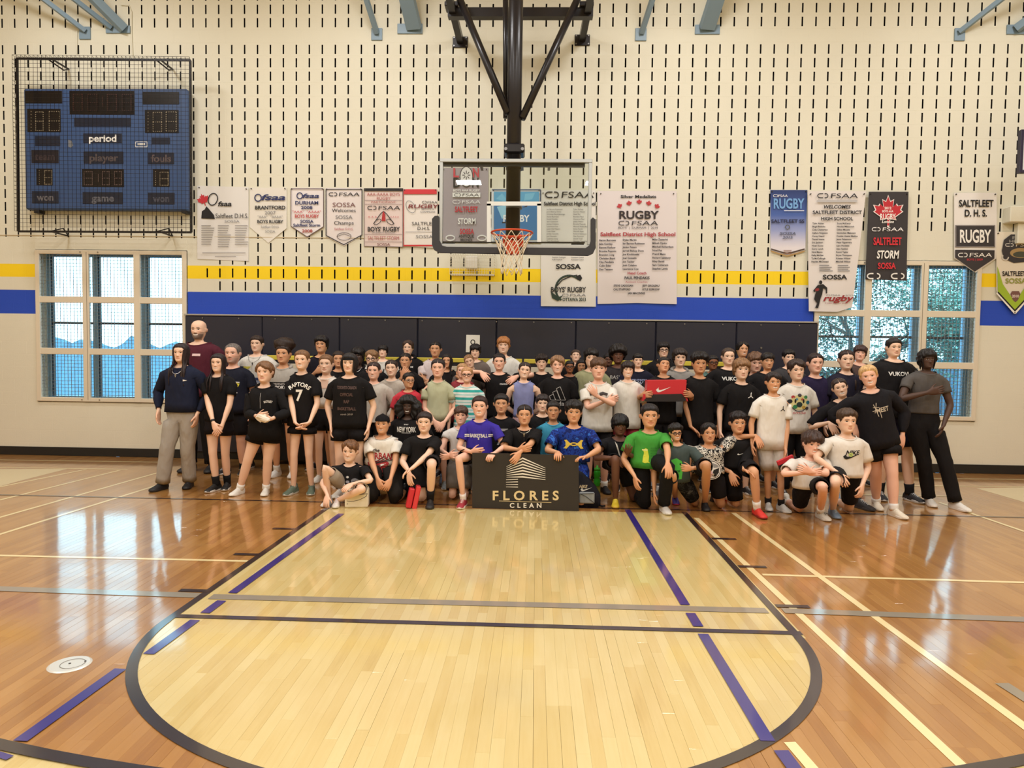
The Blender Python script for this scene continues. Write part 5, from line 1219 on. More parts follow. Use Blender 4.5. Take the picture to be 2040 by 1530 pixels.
def cloth(c, kind='cloth', rough=.85):
    """fabric with folds; kind picks a printed pattern"""
    k = ('cloth', c, kind)
    if k in MATS: return MATS[k]
    m = bpy.data.materials.new('fabric'); m.use_nodes = True; N, L = nodes(m); b = N['Principled BSDF']; b.inputs['Roughness'].default_value = rough; b.inputs['Specular IOR Level'].default_value = .2
    b.inputs['Base Color'].default_value = (*lin(c), 1); tc = N.new('ShaderNodeTexCoord'); ob = tc.outputs['Object']
    def noise(sc, det=2, vec=ob, stretch=None):
        n = N.new('ShaderNodeTexNoise'); n.inputs['Scale'].default_value = sc; n.inputs['Detail'].default_value = det
        if stretch:
            mp = N.new('ShaderNodeMapping'); mp.inputs['Scale'].default_value = stretch; L.new(vec, mp.inputs[0]); vec = mp.outputs[0]
        L.new(vec, n.inputs['Vector']); return n.outputs[0]
    bp = N.new('ShaderNodeBump'); bp.inputs['Strength'].default_value = .8; bp.inputs['Distance'].default_value = .03; L.new(noise(7, 2, ob, (1.6, 1.6, .7)), bp.inputs['Height']); L.new(bp.outputs[0], b.inputs['Normal'])
    def ramp(fac, stops, interp='CONSTANT'):
        r = N.new('ShaderNodeValToRGB'); r.color_ramp.interpolation = interp; e = r.color_ramp.elements; e[0].position = stops[0][0]; e[0].color = (*lin(stops[0][1]), 1); e[1].position = stops[-1][0]; e[1].color = (*lin(stops[-1][1]), 1)
        for p_, q in stops[1:-1]: x = e.new(p_); x.color = (*lin(q), 1)
        L.new(fac, r.inputs[0]); L.new(r.outputs[0], b.inputs['Base Color'])
    if kind == 'stripes':
        s = N.new('ShaderNodeSeparateXYZ'); L.new(ob, s.inputs[0]); mm = N.new('ShaderNodeMath'); mm.operation = 'MULTIPLY'; mm.inputs[1].default_value = 11.5; L.new(s.outputs['Z'], mm.inputs[0]); fr = N.new('ShaderNodeMath'); fr.operation = 'FRACT'; L.new(mm.outputs[0], fr.inputs[0])
        ramp(fr.outputs[0], [(0, (58, 168, 164)), (.34, (226, 232, 230)), (.62, (150, 206, 204)), (.74, (226, 232, 230))])
    elif kind == 'camo': ramp(noise(16, 3), [(0, (22, 34, 92)), (.42, (32, 62, 150)), (.52, (24, 40, 110)), (.6, (52, 104, 196)), (.72, (20, 30, 80))])
    elif kind == 'bw': ramp(noise(26, 3), [(0, (30, 28, 28)), (.44, (222, 216, 204)), (.50, (60, 56, 54)), (.56, (226, 222, 210)), (.66, (40, 36, 36))])
    elif kind == 'dkcamo': ramp(noise(14, 3), [(0, (24, 24, 26)), (.45, (52, 54, 56)), (.52, (30, 30, 32)), (.6, (84, 88, 88))])
    elif kind == 'fade':   # heather fabric
        ramp(noise(60, 2), [(.3, tuple(int(v*.9) for v in c)), (.7, tuple(min(255, int(v*1.08)) for v in c))], 'LINEAR')
    MATS[k] = m; return m
PEOPLE = {}
SHOE_ME = {}
def shoe_mesh(up, sole, accent):
    k = (up, sole, accent)
    if k in SHOE_ME: return SHOE_ME[k]
    def mk(name, V, F, mats, mi=None, smooth=True):
        o = mesh(name, V, F, mats, None, smooth, True, mi); me = o.data; bpy.data.objects.remove(o); return me
    # upper: arches from heel to toe (x forward, unit length 1)
    xs = [-.265, -.25, -.18, -.08, .04, .16, .30, .44, .56, .66, .71, .725]
    hw = [.06, .115, .135, .14, .14, .142, .155, .17, .168, .14, .09, .03]
    ht = [.20, .30, .36, .38, .37, .33, .27, .215, .18, .15, .12, .09]
    V = []; F = []; n = 11
    for x, w, h in zip(xs, hw, ht):
        for i in range(n):
            a = PI*i/(n-1); V.append((x, w*math.cos(a)*(1 if x > .25 or abs(math.cos(a)) > .7 else .96), .07+(h-.07)*math.sin(a)**.8))
    for j in range(len(xs)-1):
        for i in range(n-1): F.append((j*n+i, j*n+i+1, (j+1)*n+i+1, (j+1)*n+i))
    F.append(tuple(range(n))); F.append(tuple((len(xs)-1)*n+i for i in range(n)))
    o = len(V); m = 14     # collar
    for z, s in ((.28, 1.), (.40, .86), (.41, .74), (.34, .70)):
        for i in range(m): a = 2*PI*i/m; V.append((-.085+.155*s*math.cos(a), .125*s*math.sin(a), z+.05*math.cos(a)*-.6))
    for j in range(3):
        for i in range(m): F.append((o+j*m+i, o+j*m+(i+1) % m, o+(j+1)*m+(i+1) % m, o+(j+1)*m+i))
    upm = mk('shoe', V, F, mat('shoe_upper', up, .6))
    ol = [(-.28, 0), (-.255, .09), (-.17, .138), (0, .14), (.16, .135), (.32, .16), (.48, .182), (.60, .16), (.70, .10), (.742, 0)]; ol = ol+[(x, -y) for x, y in ol[-2:0:-1]]; N_ = len(ol)
    V = []; 
    for z, s in ((0, .96), (.02, 1.), (.085, 1.0), (.11, .95)): V += [(x*s if x > 0 else x*s, y*s, z+(.03*max(0, (x-.55)/.2) if z < .05 else 0)) for x, y in ol]
    F = [(j*N_+i, j*N_+(i+1) % N_, (j+1)*N_+(i+1) % N_, (j+1)*N_+i) for j in range(3) for i in range(N_)]+[tuple(range(N_)), tuple(3*N_+i for i in range(N_))]
    slm = mk('sole', V, F, mat('shoe_sole', sole, .55))
    B = MB()
    for i, x in enumerate((.12, .19, .26, .33, .40)):
        z = np.interp(x, xs, ht)+.006; B.tube([(x-.03, -.075, z-.045), (x, 0, z), (x+.03, .075, z-.045)], .011, 5); B.tube([(x+.03, -.075, z-.052), (x, 0, z+.004), (x-.03, .075, z-.04)], .010, 5)
    B.tube([(.10, -.01, .365), (.13, -.09, .35), (.08, -.05, .36), (.10, .01, .365), (.13, .09, .35), (.08, .05, .36), (.10, 0, .365)], .011, 5)
    lam = mk('laces', B.V, B.F, mat('laces', accent, .7))
    D_ = []
    SHOE_ME[k] = (upm, slm, lam); return SHOE_ME[k]
def add_shoe(root, ro, A, fd, upv, ln, col):
    fd = norm(fd); upv = norm(upv-fd*np.dot(upv, fd)); sd = np.cross(upv, fd); M = Matrix(((fd[0]*ln, sd[0]*ln, upv[0]*ln, A[0]-ro[0]), (fd[1]*ln, sd[1]*ln, upv[1]*ln, A[1]-ro[1]), (fd[2]*ln, sd[2]*ln, upv[2]*ln, A[2]-ro[2]), (0, 0, 0, 1)))
    a, b, c = shoe_mesh(*col); o = link(bpy.data.objects.new('shoe', a), root); o.matrix_basis = M
    link(bpy.data.objects.new('sole', b), o); link(bpy.data.objects.new('laces', c), o); return o
def person(label, hx, top, chin, Y, skin='fair', hair=('short', DKBR), shirt=((28, 26, 28), .62, .022), pants=((26, 24, 26), .85, .02), shoes=((236, 232, 226), (240, 238, 234), (240, 240, 240)), arms=('d', 'd'), legs=None, H=None, yaw=0., lean=(0, 0), head=(0, 0, 0), bw=1., hem=.02, feet=None, prints=None, sock=None, extras=(), **kw):
    p = dict(skin=skin, hair=hair, seed=len(PEOPLE)*7+3, **kw)
    base, HV, HCc = head_geo(p); hasr = hair[0] not in ('bald',)
    tt = hair_h(p, base)[2] if hasr else 0.
    if kw.get('puff'): tt = .44
    if kw.get('cap'): tt = max(.06, tt*.3)
    pc, ptp = at(hx, chin, Y), at(hx, top, Y)
    hs = (ptp[2]-pc[2])/(1+tt*.9); Hc = np.array([pc[0]*.5+ptp[0]*.5, Y, pc[2]+.5*hs])
    H = H or (Hc[2]+.5*hs)
    bw *= .93; k = H/1.70; kb = k*bw
    # frames
    cyw, syw = math.cos(yaw), math.sin(yaw); F0 = np.array([syw, -cyw, 0]); L0 = np.array([cyw, syw, 0]); Zu = np.array([0, 0, 1.])
    hy, hp_, hr = head; R = (Matrix.Rotation(hy+yaw, 3, 'Z') @ Matrix.Rotation(hr, 3, 'Y') @ Matrix.Rotation(hp_, 3, 'X')); R = np.array(R)
    Lh, Fh, Uh = R @ np.array([1, 0, 0]), R @ np.array([0, -1, 0]), R @ np.array([0, 0, 1])
    toW = lambda V: Hc+hs*(V[..., 0:1]*Lh+V[..., 1:2]*Fh+V[..., 2:3]*Uh)
    Nb = Hc+hs*(-.54*Uh*.6-.54*Zu*.4-.15*Zu-.07*F0)
    TL = .36*H
    sd = norm(np.array([lean[0], 0, 0])+F0*lean[1]+Zu); sd_dir = sd            # spine direction (bottom to top)
    P0 = Nb-sd*TL
    if kw.get('seat') is not None: P0[2] = kw['seat']; sd = norm(Nb-P0); TL = np.linalg.norm(Nb-P0)
    Ft = norm(F0-sd*np.dot(F0, sd)); Lt = norm(np.cross(sd, Ft))*1.; Lt = Lt if np.dot(Lt, L0) > 0 else -Lt
    th = np.arange(NC)*2*PI/NC; ct, st_ = np.cos(th), np.sin(th)
    def trunk_ring(t, a, bf, bb, n=2.3):
        x = a*np.sign(ct)*np.abs(ct)**(2/n); y = np.where(st_ > 0, bf, bb)*np.sign(st_)*np.abs(st_)**(2/n)
        c = P0+sd*TL*t; return [c+Lt*x[i]+Ft*y[i] for i in range(NC)]
    # joints
    sw = .103*H*(.35+.65*bw); Sh = {-1: P0+sd*TL*.875-Lt*sw, 1: P0+sd*TL*.875+Lt*sw}
    Hip = {s: P0+sd*TL*.09+Lt*s*.088*kb for s in (-1, 1)}
    la, lf = .175*H, .150*H; ll = .243*H
    J = {}
    for s, sp in zip((-1, 1), arms):
        pole = Lt*s*.75+F0*-.55+Zu*-.5; S_ = Sh[s]; hd = None; thv = None; back = None; curl = .28; fing = None
        C0 = P0+sd*TL*.3
        if sp == 'd': Wt = S_+np.array([0, 0, -(la+lf)*.965])+Lt*s*.085*k+F0*.05*k; thv = F0*1.; back = Lt*s
        elif sp == 'c': Wt = P0+sd*TL*.02+F0*.20*k+Lt*s*.055*k; pole = Lt*s-F0*.4-Zu*.3; hd = -Zu*.8-Lt*s*.75+F0*.1; back = F0*1.; thv = -Lt*s*.4-Zu*.2+Zu*.6
        elif sp == 'b': Wt = P0+sd*TL*.18-F0*.16*k+Lt*s*.06*k; pole = Lt*s*1.2-Zu*.3; hd = -Lt*s*.8-Zu*.3; back = -F0; thv = Zu*-1.
        elif sp == 'x': Wt = P0+sd*TL*(.62 if s < 0 else .56)+F0*(.20 if s < 0 else .16)*k-Lt*s*.10*k; pole = Lt*s*.9-Zu*1.1+F0*.2; hd = -Lt*s*.9+Zu*.25; back = F0*1.; thv = Zu*1.
        else:
            o = dict(sp[4]) if len(sp) > 4 else {}
            Wt = at(sp[1], sp[2], Y-sp[3]); hd = np.array(o['hd'], float) if 'hd' in o else None; back = np.array(o['bk'], float) if 'bk' in o else F0*1.; thv = np.array(o['th'], float) if 'th' in o else None; curl = o.get('curl', .3); fing = o.get('f')
            if 'pole' in o: pole = np.array(o['pole'], float)
        E_ = ik(S_, Wt, la, lf, pole); fd_ = norm(Wt-E_)
        hd = fd_ if hd is None else norm(norm(hd)*.75+fd_*.35)
        if thv is None: thv = np.cross(back, hd)*-s
        J[s] = (S_, E_, Wt, hd, thv, back if back is not None else F0, curl, fing)
    K = {}
    for i, s in enumerate((-1, 1)):
        if legs is None:
            if feet: g = fl(*feet[i]); An = np.array([g[0], g[1], .068*k])
            else: An = np.array([Hip[s][0]+Lt[0]*s*.02, Hip[s][1]+.02, .068*k])
            fdir = F0*1.+Lt*s*.22; D = np.linalg.norm(Hip[s]-An); Kn = ik(Hip[s], An, D*.502, D*.502, F0*1.); K[s] = (Hip[s], Kn, An, fdir, Zu)
        else:
            g = legs[i]; flat = False
            if g[0] == 'k': Kn = Hip[s]+F0*.24*k; Kn[2] = .058*k; An = Kn-F0*.36*k; An[2] = .07*k
            elif g[0] == 'g': q = fl(g[1], g[2]); Kn = np.array([q[0], q[1], .058*k]); An = Kn-F0*.36*k+Lt*s*.02; An[2] = .07*k
            else:
                Kn = at(g[0], g[1], Y-g[2]); q = fl(g[3], g[4]+3); An = np.array([q[0], q[1], .068*k]); flat = True
            K[s] = (Hip[s], Kn, An, F0*1.+Lt*s*.12, Zu if flat else np.array([0, 1., .25]))
    root = empty('person', (Hc[0], P0[1], 0)); ro = np.array([Hc[0], P0[1], 0.])
    tag(root, label, 'person', 'players and coaches posing for the group photograph')
    skc = lc(SKIN[skin] if isinstance(skin, str) else skin)
    # ---------------- body
    sf = Surf(); rings = []
    for t, a, bf, bb in zip(TT, TA, TF, TB): rings.append(sf.ring(trunk_ring(t, a*kb, bf*kb, bb*kb)))
    R0, R2 = 5, 7
    cols = {1: [18, 19, 0, 1, 2], -1: [8, 9, 10, 11, 12]}
    hole = set()
    for s in cols:
        for j in range(R0, R2):
            for i in range(4): hole.add((j, cols[s][i]))
    def trunk_faces(S2, rg, hole):
        for j in range(len(rg)-1):
            for i in range(NC):
                if (j, i) in hole: continue
                S2.F.append((rg[j][i], rg[j][(i+1) % NC], rg[j+1][(i+1) % NC], rg[j+1][i]))
    trunk_faces(sf, rings, hole)
    def arm_loop(rg, s, r0, r1, r2):
        c = cols[s]; return [rg[r0][i] for i in c]+[rg[r1][c[-1]]]+[rg[r2][i] for i in c[::-1]]+[rg[r1][c[0]]]
    def leg_loops(S2, rg0, drop):
        A, B = np.array(S2.V[rg0[5]]), np.array(S2.V[rg0[15]]); m = S2.ring([A+(B-A)*q-sd*drop*(1 if q == .5 else .7) for q in (.25, .5, .75)])
        return {1: [rg0[i % NC] for i in range(15, 26)]+m, -1: [rg0[i] for i in range(5, 16)]+m[::-1]}
    hand_v = []
    for s in (-1, 1):
        S_, E_, Wt, hd, thv, back, curl, fing = J[s]; f, dr = seg_path(S_, E_, Wt); lp = arm_loop(rings, s, R0, R0+1, R2)
        pr, ang, u, v = limb(sf, lp, f, dr, [.16, .35, .6, .82, .94, 1.06, 1.2, 1.45, 1.7, 1.9, 2.], lambda q: np.interp(q, ARM_U, ARM_R)*k*(.6+.4*bw))
        n0 = len(sf.V); sf.palm = back; hand(sf, pr, Wt, hd, thv, k*1.02, curl, fing); hand_v.append((n0, len(sf.V)))
    lps = leg_loops(sf, rings[0], .03*k)
    for s in (-1, 1):
        Hp, Kn, An, fd_, uv = K[s]; f, dr = seg_path(Hp, Kn, An)
        pr, *_ = limb(sf, lps[s], f, dr, [.28, .5, .75, .92, 1.0, 1.08, 1.25, 1.5, 1.75, 1.92, 2.0], lambda q: np.interp(q, LEG_U, LEG_R)*kb*kw.get('lw', 1.)); 
        e = sf.ring([An+(np.array(sf.V[i])-An)*.9+norm(An-Kn)*.03*k for i in pr]); sf.bridge(pr, e); sf.cap(e)
    nb = len(sf.V); HW = toW(HV).reshape(-1, 3); hv = sf.ring(HW); hr0 = [hv[i] for i in range(HC)]
    tr = rings[-1]
    for i in range(NC):
        a0, a1 = tr[i], tr[(i+1) % NC]; b = [hr0[(3*i+q) % HC] for q in range(4)]
        sf.F += [(a0, b[1], b[0]), (a0, a1, b[2], b[1]), (a1, b[3], b[2])]
    RN = len(HZS)
    for j in range(RN-1):
        for i in range(HC): q = (i+1) % HC; sf.F.append((hv[j*HC+i], hv[j*HC+q], hv[(j+1)*HC+q], hv[(j+1)*HC+i]))
    tp = sf.ring([toW(np.array([[0, -.03, .5]]))[0]])[0]
    for i in range(HC): sf.F.append((hv[(RN-1)*HC+i], hv[(RN-1)*HC+(i+1) % HC], tp))
    body = mesh('body', np.array(sf.V)-ro, sf.F, skin_mat(), root, True, True)
    C = np.ones((len(sf.V), 4)); C[:, :3] = skc; C[nb:nb+len(HW), :3] = HCc.reshape(-1, 3)
    hcol = lc(hair[1])
    if hasr:
        hV, hF, hh = hair_geo(p, base); m = ((hh > .015)&((hair[0] != 'part')|(np.abs(base[..., 0]) > .014)|(base[..., 1] < -.05))).reshape(-1) & (HV.reshape(-1, 3)[:, 2] > -.5); C[nb:nb+len(HW), :3][m] = hcol*.8; C[tp, :3] = hcol*.8
    for a, b in hand_v: C[a:b, :3] *= np.array([1.0, .93, .91])
    at_ = body.data.attributes.new('tone', 'FLOAT_COLOR', 'POINT'); at_.data.foreach_set('color', C.astype(np.float32).ravel())
    if hasr and not kw.get('cap') == 'full':
        mesh('hair', toW(hV)-ro, hF, hair_mat(hair[1]), root, True, True)
    # ---------------- clothes
    if shirt:
        c, slv, ez = shirt[:3]; knd = shirt[3] if len(shirt) > 3 else 'cloth'
        ss = Surf(); fit = ez < .015
        ts = sorted(set([hem, .12, .28, .45, .62, .76, .85, .925, .965, .985])); ts = [t for t in ts if t >= hem]
        rg = []
        top_a = kw.get('neck', 0.)
        for t in ts:
            a, bf, bb = (np.interp(t, TT, q) for q in (TA, TF, TB))
            if not fit and t < .62: a, bf, bb = max(a, .158), max(bf, .108), max(bb, .098)
            e = ez*(1. if t < .8 else max(.25, (1-t)/.2))+.006
            if t < .3 and not fit: e += .012*(1-t/.3)*(1 if kw.get('flare', 1) else 0)
            if t > .9: a += .008; bf += .007; bb += .009
            a *= kb; bf *= kb; bb *= kb
            wv = np.array(trunk_ring(t, a+e*k, bf+e*k, bb+e*k))
            if t > .9: wv = wv-np.outer(np.clip(st_, 0, 1)**2, sd)*(.036+top_a)*k*((t-.9)/.085)+np.outer(np.clip(st_, 0, 1)**2, Ft)*.036*k*((t-.9)/.085)
            if t < .5: wv = wv+np.outer(np.sin(th*5+p['seed'])*.006*k*(1-t/.5), Ft)+np.outer(np.cos(th*7+p['seed'])*.004*k, Lt)
            rg.append(ss.ring(wv))
        i0 = ts.index(.76) if .76 in ts else None
        hole2 = set()
        for s in cols:
            for j in (i0, i0+1):
                for i in range(4): hole2.add((j, cols[s][i]))
        trunk_faces(ss, rg, hole2)
        # collar: small rolled band
        cb_ = ss.ring([q+sd*.012*k+norm(q-(P0+sd*TL*.99))*.003 for q in (np.array(ss.V[i]) for i in rg[-1])]); ss.bridge(rg[-1], cb_)
        cb2 = ss.ring([np.array(ss.V[i])-norm(np.array(ss.V[i])-(P0+sd*TL))*.008 for i in cb_]); ss.bridge(cb_, cb2)
        hb = ss.ring([np.array(ss.V[i])-norm(np.array(ss.V[i])-(P0+sd*TL*hem))*.012+sd*.004 for i in rg[0]]); ss.bridge(rg[0], hb)
        if slv > 0:
            us = [q for q in (.16, .3, .45, .6, .75, .92, 1.06, 1.2, 1.4, 1.6, 1.8) if q < slv-.06]+[slv]
            for s in (-1, 1):
                S_, E_, Wt, *_ = J[s]; f, dr = seg_path(S_, E_, Wt); lp = arm_loop(rg, s, i0, i0+1, i0+2)
                def rad(q):
                    b_ = np.interp(q, ARM_U, ARM_R)*k*(.6+.4*bw)
                    if slv < 1.1: return b_+(.010+ez*.75*min(1, q*1.6))*k
                    return b_+(.007+ez*.5+.003*math.sin(q*17+p['seed']))*k if q < 1.75 else b_+(.006+ez*.1)*k
                pr, ang, u, v = limb(ss, lp, f, dr, us, rad)
                cc = f(us[-1]); e = ss.ring([cc+(np.array(ss.V[i])-cc)*.86-dr(us[-1])*.004 for i in pr]); ss.bridge(pr, e)
        so = mesh('shirt', np.array(ss.V)-ro, ss.F, cloth(c, knd), root, True, True)
        if prints:
            me = so.data; bv = BVHTree.FromPolygons([v.co for v in me.vertices], [q.vertices for q in me.polygons])
            Cc = Nb-ro
            def fn(x, y, i):
                q = Cc+Lt*x-sd*y+Ft*.6; hit = bv.ray_cast(Vector(q), Vector(-Ft), 1.2)
                pt = np.array(hit[0]) if hit[0] is not None else Cc+Lt*x-sd*y+Ft*.14*k
                return pt+Ft*(.004+.0003*i)
            D_ = Decal(); prints(D_); D_.split(.035); D_.build(fn, so, 'print', .7)
    if pants:
        c, ln, ez = pants[:3]; knd = pants[3] if len(pants) > 3 else 'cloth'; ss = Surf(); rg = []
        for t in (-.015, .11, .24, .30):
            a, bf, bb = (np.interp(max(t, 0), TT, q) for q in (TA, TF, TB)); e = (.005+ez*(.6 if t < .2 else .1))
            rg.append(ss.ring(trunk_ring(t, (a+e)*kb, (bf+e)*kb, (bb+e)*kb)))
        trunk_faces(ss, rg, set()); lp = leg_loops(ss, rg[0], .035*k)
        us = [q for q in (.28, .5, .7, .88, 1.0, 1.12, 1.3, 1.55, 1.8) if q < ln-.05]+[ln]
        for s in (-1, 1):
            Hp, Kn, An, *_ = K[s]; f, dr = seg_path(Hp, Kn, An)
            def rad(q):
                b_ = np.interp(q, LEG_U, LEG_R)*kb*kw.get('lw', 1.)
                if ln < 1.2: return b_+(.008+ez*min(.9, .5+q*.8))*k
                return max(b_, .048*k if ez > .012 else 0)+(.006+ez*.8+.003*math.sin(q*13))*k
            pr, ang, u, v = limb(ss, lp[s], f, dr, us, rad); cc = f(us[-1]); e = ss.ring([cc+(np.array(ss.V[i])-cc)*.9-dr(us[-1])*.006 for i in pr]); ss.bridge(pr, e)
        mesh('trousers' if ln > 1.2 else 'shorts', np.array(ss.V)-ro, ss.F, cloth(c, knd), root, True, True)
    if not kw.get('nofeet'):
        for s in (-1, 1):
            Hp, Kn, An, fd_, uv = K[s]; d2 = norm(An-Kn); ln = .150*H*1.06
            if uv is Zu: A = np.array([An[0], An[1], 0.]); add_shoe(root, ro, A, fd_*np.array([1, 1, 0]), Zu, ln, shoes)
            else:
                fdv = norm(np.array([d2[0]*.2, .35, -.9])); A = An-np.array([0, 1., .3])*0; upv = norm(np.array([0, -.9, -.35])); A = An-upv*.062*k*1.0
                A[2] = max(A[2], .16*ln*2.2); add_shoe(root, ro, A, fdv, upv, ln, shoes)
            if sock:
                sc_, sh_ = sock; B = MB(); B.tube([Kn+(An-Kn)*q-ro for q in (1-sh_, 1-sh_*.6, 1-sh_*.25, 1.0)], [np.interp(1+q, LEG_U, LEG_R)*kb*max(1, kw.get('lw', 1.))+.009 for q in (1-sh_, 1-sh_*.6, 1-sh_*.25, 1.0)], 14); B.build('sock', cloth(sc_, 'sock'), root, True)
    P_ = dict(root=root, ro=ro, toW=toW, hs=hs, k=k, J=J, K=K, P0=P0, Nb=Nb, sd=sd, Lt=Lt, Ft=Ft, TL=TL, Hc=Hc, base=base, Lh=Lh, Fh=Fh, Uh=Uh, trunk=trunk_ring, kb=kb)
    if kw.get('glasses'):
        B = MB(); 
        for s in (-1, 1):
            B.tube([toW(np.array([[s*.150+.105*math.cos(a), .405-.05*abs(math.cos(a))*(1 if s*math.cos(a) > 0 else 0), -.01+.078*math.sin(a)]]))[0]-ro for a in np.linspace(0, 2*PI, 18)[:-1]], .0030, 6, closed=True)
            B.tube([toW(np.array([[s*q[0], q[1], q[2]]]))[0]-ro for q in ((.255, .35, .02), (.34, .2, .02), (.365, -.04, .01))], .0028, 5)
        B.tube([toW(np.array([[q, .43, .0]]))[0]-ro for q in (-.05, 0, .05)], .0028, 5); B.build('glasses', mat('spectacle_frame', kw['glasses'], .4), root, True)
    if kw.get('cap'):
        # knitted hat or broad headband worn low on the forehead
        lo, hi = kw['capz']; V = []; F = []; zz = list(np.linspace(lo, hi, 7))
        rows = []
        for z in zz:
            w, f, b = (np.interp(z, _pz, q) for q in (_pw, _pf, _pb)); g = .045 if kw['cap'] == 'full' else .03
            rows.append([(( w+g)*math.cos(a), ((f if math.sin(a) > 0 else b)+g)*math.sin(a), z-.10*(math.sin(a) < 0)*abs(math.sin(a))*(1 if z < .3 else .2)) for a in th])
        for q in rows: V += q
        for j in range(len(rows)-1):
            for i in range(NC): F.append((j*NC+i, j*NC+(i+1) % NC, (j+1)*NC+(i+1) % NC, (j+1)*NC+i))
        if kw['cap'] == 'full':
            V.append((0, -.03, .57)); F += [((len(rows)-1)*NC+i, (len(rows)-1)*NC+(i+1) % NC, len(V)-1) for i in range(NC)]
        mesh('hat' if kw['cap'] == 'full' else 'headband', toW(np.array(V))-ro, F, cloth(kw.get('capc', (20, 19, 22)), 'knit'), root, True, True)
    if kw.get('hood'):
        B = MB(); pts = []
        for a in np.linspace(-.35, PI+.35, 15):
            q = P0+sd*TL*(.985+.03*math.sin(a)); pts.append(q+Lt*math.cos(a)*.105*kb-Ft*math.sin(a)*.115*kb+Ft*.03-ro)
        B.tube(pts, [.022*k*(.6+.9*math.sin(PI*i/14)) for i in range(15)], 10); B.build('hood', cloth(shirt[0], shirt[3] if len(shirt) > 3 else 'cloth'), root, True)
    if kw.get('chain'):
        B = MB(); pts = [np.array(q) for q in trunk_ring(.93, .085*kb, .108*kb+.03*k, .08*kb)][2:9]
        pts = [P0+sd*TL*(1.0-.16*math.sin(PI*i/8)*kw['chain'][1])+Lt*(.075*kb*math.cos(PI*i/8))+Ft*(.05+.085*math.sin(PI*i/8))*kb+Ft*(.02)-ro for i in range(9)]
        B.tube(pts, .0022, 5, caps=False)
        if kw['chain'][1] > .8:
            c_ = pts[4]; B.bar(c_, c_-sd*.035, .007); B.bar(c_-sd*.012-Lt*.010, c_-sd*.012+Lt*.010, .007)
        B.build('necklace', mat('chain', kw['chain'][0], .3, .8), root)
    if kw.get('band'):
        s, q, c = kw['band']; S_, E_, Wt, *_ = J[s]; f, dr = seg_path(S_, E_, Wt); B = MB(); r_ = np.interp(q, ARM_U, ARM_R)*k+.004
        B.tube([f(q-.06)-ro, f(q+.04)-ro], r_, 12); B.build('wristband', mat('strap', c, .5), root, True)
    PEOPLE[label] = P_
    return P_
# ================================================================== THE GROUP (x, top of hair, chin in the photograph's pixels; depth)
def FY(x, y): return fl(x, y)[1]
BT = lambda sl=.62, e=.022: ((27, 25, 27), sl, e)
WT_ = lambda sl=.66, e=.026: ((226, 222, 214), sl, e)
BS_ = lambda l=.8, e=.022: ((25, 23, 26), l, e)
BP = ((24, 23, 25), 1.93, .02)
WSH = ((232, 228, 220), (240, 238, 232), (244, 242, 238)); KSH = ((30, 28, 30), (34, 32, 34), (60, 58, 60)); GSH = ((120, 124, 126), (222, 222, 220), (200, 200, 200))
K0 = ((34, 32, 34), (226, 224, 220), (200, 200, 200))
ink = (242, 240, 236)
# ---- left end
def pr(d): d.poly(ink, [(.075, .155), (.115, .165), (.075, .175)])
person('girl in navy sweatshirt and grey sweatpants with very long dark hair', 361, 683, 720.6, FY(350, 976), 'fair', ('long', (44, 34, 36)), ((30, 36, 58), 1.9, .030), ((170, 166, 160), 1.96, .030), KSH, (('p', 316, 818, .02, {'hd': (-.05, -.1, -1), 'bk': (-1, 0, .1), 'th': (0, -1, 0)}), ('p', 393, 824, .02, {'hd': (.05, -.1, -1), 'bk': (1, 0, 0), 'th': (0, -1, 0)})), hem=.12, feet=[(324, 975), (378, 970)], prints=pr, smile=.1, bw=1.0, hl=-1.75, chain=((200, 196, 190), 1.))
def pr(d): d.rect((220, 190, 190), .0, .145, .10, .175)
person('tall bald bearded man in a maroon sweatshirt, behind the girl in the navy sweatshirt', 396, 638, 675, -1.06, 'fair', ('bald', (60, 52, 50)), ((84, 34, 48), 1.9, .035), BP, KSH, ('d', 'd'), smile=1., teeth=1, beard=.85, beardc=(70, 62, 60), bw=1.22, prints=pr, ear=1.3)
person('girl in plain black tee and shorts with long dark hair and clasped hands', 435, 704, 740, FY(441, 977), 'fair', ('long', (38, 28, 30)), ((22, 21, 24), .62, .014), ((26, 22, 26), .46, .02), ((26, 25, 27), (236, 234, 230), (60, 60, 60)), (('p', 425, 842, .20, {'hd': (.55, -.2, -.8), 'bk': (-.1, -1, .2), 'th': (.4, 0, .3)}), ('p', 443, 846, .19, {'hd': (-.6, -.2, -.7), 'bk': (.1, -1, .2), 'th': (-.4, 0, .3)})), feet=[(431, 977), (453, 973)], smile=.9, teeth=.8, sock=((24, 23, 25), .28), hem=.06, bw=1.06, hl=-1.7, band=(-1, 1.92, (30, 28, 30)), lw=.95)
def pr(d): d.line((236, 232, 226), [(-.03, .185), (.13, .195)], .014); d.text((232, 216, 60), 'SET', .06, .225, .05, .10, shear=-.1); d.poly((232, 216, 60), [(.0, .205), (.13, .21), (.12, .24), (.09, .27), (.05, .25)]); d.text(ink, 'L', .085, .30, .055)
person('grey-haired man with stubble in a navy tee with yellow print', 464, 684, 723, -1.20, 'rosy', ('recede', (112, 104, 100)), ((30, 32, 46), .66, .028), BS_(.85), K0, ('d', 'd'), smile=.6, beard=.5, beardc=(110, 100, 96), bw=1.16, prints=pr, sock=((26, 26, 28), .2))
def pr(d): d.poly((226, 214, 92), [(-.16, .155), (-.02, .155), (-.06, .185), (-.10, .20), (-.12, .24), (-.15, .235), (-.11, .18)]); d.rect((60, 70, 110), -.14, .30, .12, .335); d.rect((150, 160, 190), -.14, .345, .12, .36)
